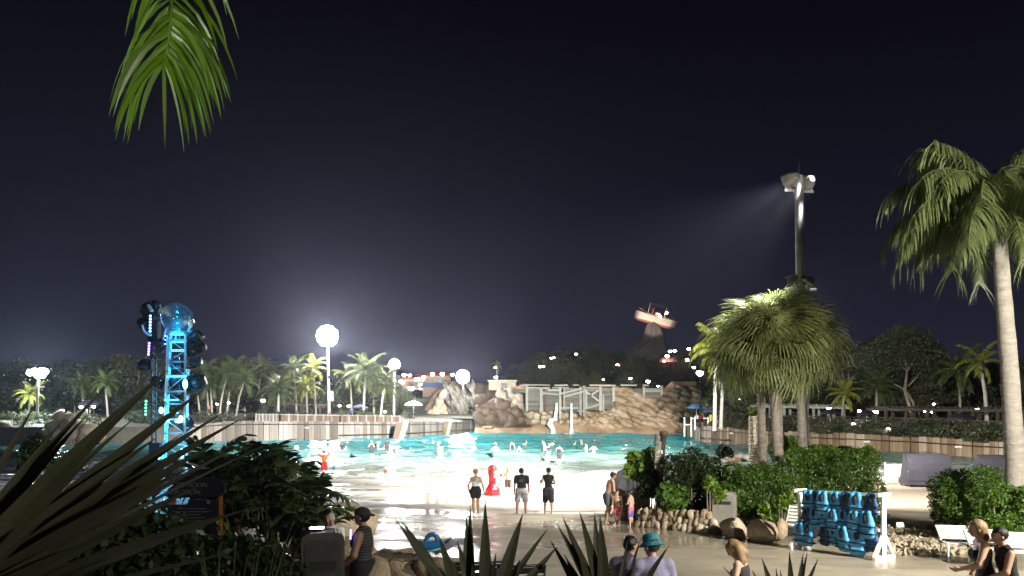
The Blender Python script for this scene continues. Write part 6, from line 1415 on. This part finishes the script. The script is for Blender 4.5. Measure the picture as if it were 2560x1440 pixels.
for x, d_ in ((2400, 16.9), (2476, 16.0), (2556, 15.4)): strap_chair('white strap chair standing on the gravel before the bushes', x, 0, d_, R(-14), SG, .98, R(62))
strap_chair('white strap chair half hidden between boulder and rack', 1984, 0, 21.2, R(-40), None, 1.0)
for x, d_ in ((1288, 10.0), (1186, 10.3)): strap_chair('dark slatted chair behind the front agave', x, 0, d_, R(180 + 12), 'dark chairs behind the front agave', 1.0, R(8), 'black_metal')
strap_chair('dark metal chair beside the dark sign', 432, 0, 8.2, R(150), None, 1.0, R(10), 'bin_grey')
for x, d_, lab in ((1636, 9.62, 'grey stool under the man in the bucket hat'), (1572, 9.92, 'grey stool under the young man in the jersey'), (1872, 10.42, 'grey stool under the girl with long hair')):
    b0 = G(x, d_); t_ = thing('stool', lab, 'stool', b0); mb = MB(); mb.lathe([(.17, .355), (.18, .375), (.16, .385)], 18); mb.build('seat', M['bin_grey'], t_, True)
    for k in range(4): a = PI / 4 + k * PI / 2; mb = MB(); mb.tube([(.12 * math.cos(a), .12 * math.sin(a), .36), (.16 * math.cos(a), .16 * math.sin(a), 0)], .015, 6); mb.build('leg', M['black_metal'], t_, True)
# small sign plate in the gravel, rope post
t_ = thing('ground_sign', 'small white plate on a stake at the edge of the sand path', 'sign', GP(2250, 1325)); mb = MB(); mb.box((0, 0, .16), (.22, .02, .14), (R(-20), 0, 0)); mb.build('plate', M['white_paint'], t_); mb = MB(); mb.box((0, .02, .06), (.03, .02, .14)); mb.build('stake', M['steel_pole'], t_); mb = MB(); [mb.box((0, -.022 + .0, .135 + .03 * k), (.15, .006, .008), (R(-20), 0, 0)) for k in range(3)]; mb.build('lettering', M['cloth_grey'], t_)
t_ = thing('rope_post', 'short wooden post with a rope in front of the dark bush', 'post', GP(2428, 1325)); zt = P(2428, 1237, t_.location.y).z - t_.location.z
mb = MB(); mb.tube([(0, 0, 0), (0, 0, zt)], [.07, .06], 10); mb.build('post', M['brown_wood'], t_, True); mb = MB(); e = P(2362, 1266, t_.location.y + .6) - t_.location; mb.tube([(0, -.07, zt * .82), e * .5 + Vector((0, 0, zt * .38)), e], .022, 6); mb.build('rope', M['rock_pale'], t_, True)
# navy cabana loungers, wire fence
for x, y0, y1, wpx, d_, lab in ((2315, 1135, 1216, 102, 42.5, 'navy canvas cabana with a closed back on the sand'), (2487, 1137, 1185, 86, 47, 'second navy canvas cabana half hidden by the bush and palm trunk')):
    zb = gz(d_); w = wpx / F * d_; H = P(x, y0, d_).z - zb; root = thing('beach_cabana', lab, 'cabana', ((x - CX) / F * d_, d_, zb), rz=R(-8)); n = 8; v = []
    for k in range(n + 1):
        a = R(-35 + 125 * k / n); yy = .75 - .75 * math.cos(a - R(0)) * 1.0; zz = H * (.22 + .78 * max(0, math.sin(max(0, a))) ** .55); v += [(-w / 2 + .04 * (k == n), yy - .6, zz if k else H * .22), (w / 2 - .04 * (k == n), yy - .6, zz if k else H * .22)]
    mb = MB(); mb.add(v, [(2*k, 2*k+1, 2*k+3, 2*k+2) for k in range(n)]); 
    mb.add([(-w/2, -.6, .22 * H), (-w/2, .7, .22 * H), (-w/2, .15, H), (-w/2, -.45, H * .8)], [(0, 1, 2, 3)]); mb.add([(w/2, -.6, .22 * H), (w/2, .7, .22 * H), (w/2, .15, H), (w/2, -.45, H * .8)], [(3, 2, 1, 0)])
    mb.build('canopy', M['cabana_canvas'], root); mb = MB(); mb.box((0, .2, H * .17), (w, 1.5, H * .16)); mb.build('base', M['cabana_canvas'], root)
    for sx_ in (-1, 1):
        for sy_ in (-.4, .8): mb = MB(); mb.box((sx_ * w * .45, sy_, H * .045), (.08, .08, H * .09)); mb.build('leg', M['brown_wood'], root)
t_ = thing('wire_fence', 'low chain-link fence between the hedge and the navy cabana', 'fence', G(2238, 44)); o_ = t_.location; wv = 1.15; hv = 1.05; mb = MB()
for k in range(-9, 19):
    x0 = -wv / 2 + wv * k / 9
    for sg in (1, -1):
        a = Vector((x0, 0, 0)); c = Vector((x0 + sg * hv, 0, hv))
        t0, t1 = 0., 1.
        for lim, s_ in ((-wv / 2, 1), (wv / 2, -1)):
            da, dc = s_ * (a.x - lim), s_ * (c.x - lim)
            if da < 0 and dc < 0: t1 = -1; break
            if da < 0: t0 = max(t0, da / (da - dc))
            elif dc < 0: t1 = min(t1, da / (da - dc))
        if t1 > t0: mb.bar(a.lerp(c, t0) + Vector((0, 0, .15)), a.lerp(c, t1) + Vector((0, 0, .15)), .014)
mb.build('wire_mesh', M['white_paint'], t_)
for sx_ in (-1, 1): mb = MB(); mb.tube([(sx_ * wv / 2, 0, 0), (sx_ * wv / 2, 0, hv + .25)], .03, 8); mb.build('post', M['steel_pole'], t_, True)
leafm('white_fabric', (.72, .72, .78), .05, .7, .45)
# white beach umbrella leaning by the rocks
um = umbrella('white beach umbrella tilted behind the bending man', 1566, 1184, 74, 28.3, gz(28.3), 'white_fabric', .34, None, 8, (R(42), R(-20)))
# sunbathers' bundle of towels beyond the hedge
t_ = thing('towel_bundle', 'white and pink towels thrown over a lounger beyond the hedge', 'towels', G(1845, 40)); 
for k, (x, y, s, mt) in enumerate(((1822, 1144, .28, 'white_paint'), (1846, 1138, .34, 'white_paint'), (1866, 1143, .3, 'cloth_white'), (1838, 1148, .3, 'skin_light'), (1858, 1148, .22, 'cloth_charcoal'), (1810, 1150, .22, 'white_paint'))):
    obj('towel', boulder_mesh(120 + k, M[mt], 8, .3, 2, 'towel'), t_, P(x, y, 40) - t_.location, (0, 0, k), (s * 1.2, s, s * .6))

# wooden signpost
d = 26.6; base = G(1646, d); t_ = thing('wooden_signpost', 'dark round wooden post with a hanging weathered name board', 'signpost', base)
mb = MB(); mb.tube([(0, 0, -.1), P(1652, 1150, d) - base, P(1659, 1078, d) - base], [.12, .115, .11], 12); mb.build('post', M['dark_wood'], t_, True)
mb = MB(); mb.tube([P(1651, 1178, d) - base, P(1650, 1168, d) - base], [.14, .14], 12); mb.build('rope_band', M['rock_garden'], t_, True)
mb = MB(); mb.tube([P(1659, 1090, d) - base, P(1660, 1078, d) - base], [.14, .145], 12); mb.build('post_cap', M['brown_wood'], t_, True)
mb = MB(); a = P(1646, 1103, d - .2) - base; c = P(1643, 1174, d - .2) - base; mb.bar(a, c, .20, .05, (0, 1, 0)); bd = mb.build('hanging_board', M['grey_wood'], t_)
pm('sign_cream', (.55, .53, .48), .7, .15, 6)
for k, (y, w, h) in enumerate(((1131, .10, .05), (1142, .13, .025), (1149, .13, .022), (1156, .12, .025), (1168, .14, .09))):
    mb = MB(); mb.box(P(1645.3 - (y - 1103) * .04, y, d - .24) - base, (w, .02, h)); mb.build('lettering', M['sign_cream'], bd)
mb = MB(); mb.bar(P(1645, 1127, d - .25) - base, P(1654, 1127, d - .14) - base, .05); mb.bar(P(1654, 1126, d - .14) - base, P(1655, 1134, d - .14) - base, .05); mb.build('bracket', M['white_paint'], t_)
mb = MB(); mb.tube([P(1645, 1088, d - .1) - base, P(1642, 1115, d - .15) - base], [.09, .10], 10); mb.build('lantern', M['cloth_grey'], t_, True)

# red stand on the beach
p_ = GP(1231, 1238); t_ = thing('red_stand', 'bright red plastic stand with a stepped foot and white notice panels', 'stand', p_); k_ = p_.y / F
mb = MB(); w = 17.5 * k_; mb.lathe([(w * 1.0, 0), (w * 1.04, .02), (w, 16 * k_), (w * .92, 18 * k_)], 8); mb.lathe([(w * .85, 18 * k_), (w * .6, 26 * k_), (w * .52, 30 * k_)], 16); mb.build('foot', M['red_plastic'], t_)
mb = MB(); r = 10.5 * k_; mb.lathe([(r * .85, 28 * k_), (r * .92, 48 * k_), (r, 50 * k_), (r * 1.05, 66 * k_), (r * 1.0, 70 * k_), (r * .8, 74 * k_), (r * .3, 76 * k_)], 18); mb.build('column', M['red_plastic'], t_, True)
for z, a in ((58, -50), (48, -50), (66, -130)):
    an = R(a); mb = MB(); mb.box((math.cos(an) * r * .99, math.sin(an) * r * .99, z * k_), (.13 if a > -90 else .07, .03, .14 if a > -90 else .05), (0, 0, an + PI / 2)); mb.build('notice_panel', M['white_plastic'], t_)
mb = MB(); an = R(-60); mb.box((math.cos(an) * r * .98, math.sin(an) * r * .98, 68.5 * k_), (.11, .03, .08), (0, 0, an + PI / 2)); mb.build('badge', M['cloth_orange'], t_)
# ------------------------------------------------------------------ dark sign board
d = 9.0; base = G(500, d); sg = thing('name_sign', 'dark arched name board on posts with pale italic lettering', 'sign', base); pm('sign_dark', (.012, .012, .022), .5, .3, 4); pm('orange_post', (.45, .12, .02), .6, .3, 5, stretch=(1, 1, .2)); pm('letter_grey', (.16, .16, .20), .6, .1, 5)
def board(name, pts, dd, th, mat, par):
    q = [P(x, y, d + dd) - base for x, y in pts]; n = len(q); mb = MB(); mb.add(q + [v + Vector((0, th, 0)) for v in q], [tuple(range(n)), tuple(range(n, 2 * n))[::-1]] + [(k, n + k, n + (k + 1) % n, (k + 1) % n) for k in range(n)]); return mb.build(name, M[mat], par)
top_b = board('name_board', [(412, 1240), (420, 1222), (450, 1203), (490, 1194), (530, 1193), (552, 1200), (563, 1216), (560, 1232), (545, 1244), (500, 1240), (430, 1248)], 0, .05, 'sign_dark', sg)
def text(s, x, y, hpx, dd, par, mat, shear=.25, sp=1.0):
    cu = bpy.data.curves.new('lettering', 'FONT'); cu.body = s; cu.size = hpx / F * d * 1.38; cu.shear = shear; cu.extrude = .004; cu.space_character = sp; cu.materials.append(M[mat])
    tmp = bpy.data.objects.new('lettering', cu); me = tmp.to_mesh().copy(); me.name = 'lettering'; bpy.data.objects.remove(tmp); o = bpy.data.objects.new('lettering', me); C.objects.link(o); o.parent = par; o.location = P(x, y, d + dd) - base; o.rotation_euler = (R(90), 0, 0); return o
text('TYPHOON', 436, 1218, 12, -.012, top_b, 'letter_grey'); text('LAGOON', 425, 1236, 12.5, -.012, top_b, 'letter_grey')
low = board('notice_board', [(420, 1262), (470, 1262), (470, 1250), (545, 1250), (546, 1330), (540, 1335), (424, 1335), (418, 1300)], .02, .05, 'sign_dark', sg)
for k in range(7):
    mb = MB(); mb.box(P(478, 1272 + k * 7.5, d + .012) - base, ((70 + 25 * math.sin(k * 2.1)) / F * d, .006, .008)); mb.build('lettering', M['letter_grey'], low)
mb = MB(); mb.lathe([(.022, 0), (.022, .008)], 12); o = mb.build('round_badge', M['letter_grey'], low, loc=P(521, 1255, d - .01) - base); o.rotation_euler = (R(90), 0, 0)
foot_b = board('foot_board', [(425, 1340), (545, 1340), (545, 1372), (425, 1372)], .02, .05, 'sign_dark', sg); text('ING', 497, 1359, 9, .004, foot_b, 'letter_grey')
for x in (432, 550):
    mb = MB(); mb.tube([P(x, 1225, d + .08) - base, Vector((P(x, 1300, d + .08).x - base.x, .08, -.1))], .034, 8); mb.build('post', M['orange_post'], sg, True)
t_ = thing('orange_post', 'short orange marker post beside the dark shrub', 'post', G(736, 12.6)); mb = MB(); zt = P(736, 1282, 12.6).z - t_.location.z; mb.lathe([(.055, 0), (.055, zt - .05), (.04, zt), (.01, zt + .02)], 12); mb.build('post', M['orange_post'], t_, True); mb = MB(); mb.lathe([(.057, zt * .7), (.057, zt * .8)], 12, cap=False); mb.build('band', M['white_plastic'], t_, True)
t_ = thing('glow_branch', 'small yellow flowering sprig at the foot of the sign post', 'plant', G(556, 8.6)); obj('sprig', np_mesh('sprig', *leaf_cloud(90, [P(556, 1318, 8.6) - t_.location, P(548, 1300, 8.6) - t_.location, P(562, 1335, 8.6) - t_.location], np.array([.07, .04, .05]), .05, 4, shell=.2), leafm('leaf_sprig', (.42, .40, .03)), False), t_); mb = MB(); mb.tube([(0, 0, 0), P(556, 1318, 8.6) - t_.location], .008, 5); mb.build('stem', M['bark'], t_)

# ------------------------------------------------------------------ dark lobed-leaf shrub against the bright water
SHF = [frond_mesh(.62, a0, a1, 11, .24, .055, .16, 'leaf_shrub', 200 + i, .3, 'lobed_leaf', (.8, .6)) for i, (a0, a1) in enumerate(((70, 10), (45, -20), (25, -50)))]
sh = thing('lobed_shrub', 'big dark shrub with lobed leaves standing before the bright water', 'shrub', G(660, 12.2)); o_ = sh.location
g = random.Random(5); outline = lambda x: np.interp(x, [500, 560, 620, 660, 700, 740, 780, 820, 840], [1165, 1130, 1118, 1130, 1150, 1170, 1190, 1235, 1290])
for k in range(230):
    x = g.uniform(505, 815); yt = outline(x); y = yt + 24 + abs(g.gauss(0, 1)) * 75
    if y > 1350: y = g.uniform(yt + 30, 1350)
    p_ = P(x, y, 12.2 + g.uniform(-.7, .9)) - o_; obj('lobed_leaf', g.choice(SHF), sh, p_, (g.uniform(-.3, .3), g.uniform(-.3, .4), g.uniform(0, 6.28)), g.uniform(.7, 1.15))
mb = MB()
for k in range(16):
    x = g.uniform(530, 790); y = outline(x) + g.uniform(30, 110); e = P(x, y, 12.2) - o_; b0 = Vector((e.x * .45 + g.uniform(-.2, .2), g.uniform(-.3, .3), 0)); mb.tube([b0, b0.lerp(e, .5) + Vector((g.uniform(-.1, .1), 0, .05)), e], [.03, .022, .01], 6)
mb.build('stem', M['bark'], sh, True)
lc = [P(x, outline(x) + dy, 12.6) - o_ for x in range(520, 800, 28) for dy in (70, 120, 165)]
obj('undergrowth', np_mesh('undergrowth', *leaf_cloud(5200, lc, np.full(len(lc), .26), .15, 8, shell=.2), M['leaf_shrub'], False), sh)
shrub('dark fine-leaved shrub on a thin stem before the bright shallows', [(92, 1120, 17, .3), (75, 1140, 17, .25), (112, 1135, 17, .25), (95, 1105, 17, .22), (60, 1170, 17, .16), (118, 1165, 17, .15)], 1900, .11, 'leaf_shrub', 61, shell=.2)
shrub('low dark undergrowth along the foot of the terrace by the sign', [(x, 1400 + (i % 3) * 18, 8.6, .3) for i, x in enumerate(range(330, 720, 26))], 5200, .12, 'leaf_shrub', 62, shell=.2)
shrub('dark undergrowth under the big agave blades', [(x, 1330 + (i % 4) * 30, 6.5, .32) for i, x in enumerate(range(-40, 420, 26))], 6500, .10, 'leaf_shrub', 63, shell=.2)

# bag, towel and stone block
d = 10.6; base = G(1115, d); zt = P(1115, 1388, d).z - base.z
t_ = thing('stone_block', 'rough reddish stone block that carries the bag and towel', 'stone', base)
mb = MB(); mb.box((0, .02, zt * .47), (.66, .26, zt * .94)); mb.build('stone', M['rock_garden'], t_)
for k in range(14):
    w = .2; obj('stone', g.choice(BO['garden']), t_, ((k % 5 - 2) * .16 + g.uniform(-.03, .03), g.uniform(-.08, .08), zt * (.15 + .33 * (k // 5))), (g.uniform(0, 3), g.uniform(0, 3), g.uniform(0, 3)), (.14, .16, zt * .22))
bagf = Field((-.25, -.15, -.02), (.25, .15, .3), .009); bagf.cone((-.15, 0, .06), (.13, 0, .05), .07, .085, 0, .8)
for k in range(8):
    a0, a1 = R(20 + 20 * k), R(40 + 20 * k); bagf.cone((.02 + .085 * math.cos(a0), 0, .10 + .12 * math.sin(a0)), (.02 + .085 * math.cos(a1), 0, .10 + .12 * math.sin(a1)), .03, .03, .01)
bag = thing('beach_bag', 'bright blue beach bag with a round handle on the stone block', 'bag', P(1076, 1376, d - .05)); pm('bag_blue', (.02, .16, .42), .6, .2, 6); obj('bag_body', bagf.mesh('bag_body', M['bag_blue']), bag); mb = MB(); mb.tube([(-.2, -.07, .12), (-.15, -.085, .03), (0, -.09, .0), (.18, -.085, .05)], .014, 7); mb.build('piping', M['cloth_cyan'], bag, True)
tw_ = thing('towel', 'crumpled white towel with a dark print on the stone block', 'towel', P(1130, 1380, d)); tv = []
for j in range(19):
    for i in range(25):
        x = (i / 24 - .5) * .44; y = (j / 18 - .5) * .34; q = math.hypot(x / .22, y / .17); z = .16 * max(0, 1 - q * .55) + .05 * mnoise.noise((x * 11, y * 11, 2)) - .18 * max(0, q - .85); tv.append((x, y, z + .03))
pattern('towel_print', (.62, .62, .66), (.16, .17, .24), 5.5); M['towel_print'].node_tree.nodes['Map Range.001' if 'Map Range.001' in M['towel_print'].node_tree.nodes else 'Map Range'].inputs[1].default_value = .6
obj('cloth', np_mesh('cloth', tv, [(j*25+i, j*25+i+1, (j+1)*25+i+1, (j+1)*25+i) for j in range(18) for i in range(24)], M['towel_print']), tw_)
# camera terrace and its planter
mb = MB(); mb.box((0, -4, 1.3), (24, 9.4, 3.0)); struct(mb.build('upper_terrace', M['concrete_dark']))
mb = MB(); mb.box((0, 3.4, 1.5), (18, 5.2, 2.9)); struct(mb.build('planter_bed', M['soil']))

# ------------------------------------------------------------------ agaves in the planter
def blade(root, pts, w, mat, th=.006, name='blade', fold=.16, tipf=.0):
    """long stiff leaf: V-shaped in section, tapering to a point; pts = root..tip"""
    ps = [Vector(p) for p in pts]; K = 14; c = []
    for i in range(K + 1):
        t = i / K; n = len(ps) - 1
        if n == 2: q = ps[0] * (1 - t) ** 2 + ps[1] * 2 * t * (1 - t) + ps[2] * t * t
        else: q = ps[0].lerp(ps[1], t)
        c.append(q)
    V = []; camp = Vector((0, 0, CAMZ)) - root.location
    for i, q in enumerate(c):
        t = i / K; d = (c[min(i + 1, K)] - c[max(i - 1, 0)]).normalized(); vw = (camp - q).normalized(); s_ = d.cross(vw + Vector((.25, 0, .5))).normalized(); n_ = s_.cross(d)
        ww = w * .5 * (.8 + .5 * t if t < .4 else (1.0 * (1 - ((t - .4) / .6) ** 1.7))) ; ww = max(ww, .0012)
        V += [q - s_ * ww + n_ * ww * fold * 2, q + n_ * th * (1 - t), q + s_ * ww + n_ * ww * fold * 2, q - n_ * th * (1 - t) * 2]
    fs = []
    for i in range(K):
        for k in range(4): a = 4*i + k; b_ = 4*i + (k+1) % 4; fs.append((a, b_, b_ + 4, a + 4))
    fs += [(0, 3, 2, 1), (4*K, 4*K+1, 4*K+2, 4*K+3)]
    mb = MB(); mb.add(V, fs); mb.build(name, M[mat], root, False)
def agave(label, rx, ry, rd, tips, w, mat='leaf_agave'):
    rp_ = P(rx, ry, rd); rp_.z = 2.95 if rd > 3 else rp_.z; root = thing('agave', label, 'agave', rp_); g_ = random.Random(len(tips))
    mb = MB(); mb.lathe([(.10, min(0, 2.95 - rp_.z)), (.13, .02), (.08, .2)], 10); mb.build('stump', M['soil'], root)
    for tp in tips:
        x, y = tp[0], tp[1]; dd = rd + (tp[2] if len(tp) > 2 else g_.uniform(-.35, .35)); ww = (tp[3] if len(tp) > 3 else 1.) * w
        e = P(x, y, dd) - root.location
        s0 = Vector((g_.uniform(-.05, .05), g_.uniform(-.05, .05), .12 if rd > 3 else .0)); ctrl = s0.lerp(e, .5) + Vector((0, 0, .03 + .02 * g_.random())) * (e - s0).length
        blade(root, [s0, ctrl, e], ww, mat)
    return root
agave('spiky agave in front with tall upright blades', 1190, 1600, 4.3, [(985, 1294), (1001, 1297), (1045, 1343, .1, 1.1), (1095, 1335, -.2, 1.2), (1143, 1352, .2, 1.1), (1166, 1288), (1175, 1262, .0, .8), (1213, 1252, -.1, 1.1), (1307, 1284, .1, 1.25), (1372, 1318, .3, .7), (1226, 1385, -.3, .8), (1240, 1382, -.3, .7), (1398, 1362, .2, .9), (1130, 1400, -.3, 1.), (1300, 1400, -.4, 1.1), (1060, 1400, -.3, 1.2), (1180, 1410, -.5, 1.2)], .068)
agave('second spiky agave with blades fanning towards the deck', 1520, 1560, 4.5, [(1375, 1350, .1, .8), (1391, 1308, .0, .95), (1406, 1292, .1, 1.), (1449, 1280, -.1, 1.1), (1486, 1281, .1, 1.0), (1500, 1290, -.1, 1.2), (1570, 1345, .2, .5), (1602, 1345, .2, .5), (1410, 1385, -.2, 1.), (1445, 1375, -.3, 1.1), (1530, 1400, -.3, 1.2), (1672, 1365, .3, .6), (1665, 1372, .2, .5), (1580, 1420, -.3, 1.)], .066)
agave('low spiky agave with short blades beside the life vest deck', 1960, 1600, 4.6, [(1905, 1396, .1, .9), (1973, 1378, .0, .8), (2008, 1383, .1, .7), (2018, 1384, .2, .7), (2046, 1396, .1, .6), (1806, 1415, .1, .6), (1940, 1420, -.1, .6), (1950, 1425, .2, .6), (1880, 1425, .0, .8)], .06)
agave('huge agave whose long dark blades sweep across the view of the tower', -260, 1640, 2.35,
      [(88, 1010, .1, .55, -40, 1330), (268, 963, .2, .5, 20, 1330), (419, 926, .0, 1.0, 60, 1240), (508, 975, .15, .9, 110, 1270), (560, 1030, .25, .75, 160, 1290), (601, 1048, .1, .8, 220, 1290), (540, 1108, -.05, .9, 190, 1330), (470, 1172, -.15, 1., 130, 1380), (615, 1274, -.2, 1.0, 300, 1405), (578, 1383, -.25, .5, 420, 1440), (390, 1095, .1, 1., 90, 1300), (330, 1180, .0, 1.1, 60, 1390), (400, 1260, -.1, 1.1, 130, 1420), (250, 1120, .05, 1., 10, 1330), (500, 1215, -.1, .8, 220, 1370), (300, 1330, -.2, 1., 90, 1450), (640, 1096, .3, .35, 330, 1280), (180, 1200, .0, 1., -20, 1380), (690, 1100, .35, .25, 420, 1260), (150, 1060, .1, .6), (215, 1040, .15, .6), (330, 1050, .2, .6), (455, 1085, .1, .6), (520, 1160, .0, .6), (370, 1145, .0, .7), (430, 1330, -.2, .7), (120, 1290, -.1, .9)], .064)
gr = thing('reed_tuft', 'thin dry reed blades rising in front of the dark sign', 'plant', (P(560, 1600, 4.0).x, 4.0, 2.95)); g = random.Random(8)
for x, y in ((497, 1372), (503, 1362), (545, 1365), (552, 1358), (590, 1360), (618, 1395), (640, 1370), (655, 1348), (700, 1330), (705, 1352), (735, 1300), (755, 1345), (775, 1375), (800, 1390), (510, 1400), (845, 1330), (880, 1375)):
    e = P(x, y, 4.0 + g.uniform(-.2, .3)) - gr.location; blade(gr, [Vector((g.uniform(-.1, .1) + e.x * .6, 0, 0)), e * .5 + Vector((e.x * .15, 0, .1)), e], .012, 'leaf_agave', .002, 'reed')

# ------------------------------------------------------------------ palm beside the terrace whose frond hangs into the view
tp_ = thing('palm_tree', 'coconut palm leaning over the terrace with one frond hanging into view', 'palm tree', (-3.6, .2, 2.75)); o_ = tp_.location
crown = Vector((-2.75, 1.0, 9.0)) - o_
trunk_curve(tp_, [(0, 0, -.2), (.2, .1, 2.6), (.6, .5, 4.8), crown], .17, .12)
NF = [frond_mesh(3.3, a0, a1, 46, .72, .034, .34, 'leaf_frond', 300 + i, .14, seg=4) for i, (a0, a1) in enumerate(((70, -10), (45, -50), (20, -75)))]
for i in range(16):
    az = i * 2.399
    a_ = (math.degrees(az) % 360)
    if 15 < a_ < 170: continue
    obj('frond', NF[i % 3], tp_, crown, (0, 0, az), 1.0)
# the hanging frond itself: rachis through given points, leaflets falling on both sides
rx = [crown, P(455, -700, 3.2) - o_, P(440, -330, 4.4) - o_, P(428, -20, 4.95) - o_, P(427, 55, 5.0) - o_, P(420, 115, 5.0) - o_, P(409, 160, 5.0) - o_]
def spl(t):
    n = len(rx) - 1; s = t * n; i = min(n - 1, int(s)); f_ = s - i; p0, p1, p2, p3 = rx[max(0, i-1)], rx[i], rx[i+1], rx[min(n, i+2)]
    return .5 * ((2*p1) + (p2-p0)*f_ + (2*p0-5*p1+4*p2-p3)*f_*f_ + (3*p1-p0-3*p2+p3)*f_**3)
mb = MB(); mb.tube([spl(i / 40) for i in range(41)], [.022 * (1 - .88 * i / 40) for i in range(41)], 7); hf = mb.build('frond', M['leaf_frond'], tp_, True)
g = random.Random(17); V = []; FF = []
for i in range(32):
    t = .40 + .60 * i / 31; p_ = spl(t); tg = (spl(min(1, t + .01)) - spl(t - .01)).normalized()
    for s_ in (-1, 1):
        Lf = np.interp(t, [.4, .6, .85, 1.], [.66, .68, .64, .56]) * g.uniform(.85, 1.1); d_ = (Vector((s_, 0, 0)) * np.interp(t, [.4, .9, 1], [1.0, .75, .25]) + tg * .55 + Vector((0, g.uniform(-.35, .25), .12))).normalized(); q = p_.copy(); w = .026 * g.uniform(.75, 1.25); K = 6; o0 = len(V); side = Vector((0, 1, 0)).cross(d_); tw = g.uniform(-.8, .8)
        for j in range(K + 1):
            wd = (d_.cross(Vector((math.sin(tw), math.cos(tw), 0)))).normalized(); ww = w * (.5, .95, 1., .95, .75, .45, .06)[j]; V += [q - wd * ww / 2, q + wd * ww / 2]
            if j < K: FF.append((o0 + 2*j, o0 + 2*j + 1, o0 + 2*j + 3, o0 + 2*j + 2))
            d_ = (d_ + Vector((0, 0, -.34 * g.uniform(.6, 1.3)))).normalized(); q = q + d_ * Lf / K
mb = MB(); mb.add(V, FF); mb.build('leaflets', M['leaf_frond'], hf)

# ------------------------------------------------------------------ lamp posts added outside the view to light deck, frond and agaves
def added_lamp(label, x, y, z, power, col, aim=None, size=90):
    zb = 2.8 if y < 1 else gz(y); root = thing('added_lamp', label, 'lamp', (x, y, zb)); H = z - zb
    mb = MB(); mb.tube([(0, 0, 0), (0, 0, H)], [.09, .06], 10); mb.build('pole', M['steel_pole'], root, True)
    mb = MB(); mb.lathe([(.16, H), (.22, H + .1), (.2, H + .28), (.06, H + .36)], 14); mb.build('lamp_hood', M['black_metal'], root, True)
    mb = MB(); mb.ball((0, 0, H - .04), (.15, .15, .1), 12, 8); mb.build('lamp_glass', M['lantern_white'], root, True)
    light('SPOT' if aim else 'POINT', (x, y, z - .25), power, col, .18, root, aim, size, 1.0)
added_lamp('added unseen lamp post beside the deck, right of the view', 14., 5., 9.0, 25000, (1, .93, .80), (10., 25, 3.6), 78)
light('SPOT', (13.8, 5.2, 8.7), 11000, (1, .93, .80), .18, None, (1.5, 16.5, 1.), 56, 1.0, 'deck_fill')  # extra fill spot without a fixture, added to brighten the middle of the deck
added_lamp('added unseen lamp post that lights the hanging frond', -6.2, 1.6, 6.9, 470, (.95, 1, .85), (-2.2, 5.0, 6.7), 40)
added_lamp('added unseen fill lamp post at the back of the upper terrace', 8.5, -3.5, 7.4, 1900, (1, .95, .82))
# ------------------------------------------------------------------ humid night air
hz = bpy.data.materials.new('humid_air'); hz.use_nodes = True; t = hz.node_tree; t.nodes.remove(t.nodes['Principled BSDF'])
pv = N(t, 'ShaderNodeVolumePrincipled'); pv.inputs['Color'].default_value = (.70, .74, 1, 1); pv.inputs['Density'].default_value = .00019; pv.inputs['Anisotropy'].default_value = .82
t.links.new(pv.outputs[0], t.nodes['Material Output'].inputs['Volume'])
mb = MB(); mb.box((0, 250, 17.5), (860, 760, 43)); hzo = mb.build('haze', hz); hzo['kind'] = 'stuff'; tag(hzo, 'thin humid night air over the whole park', 'haze')
cy.volume_bounces = 0
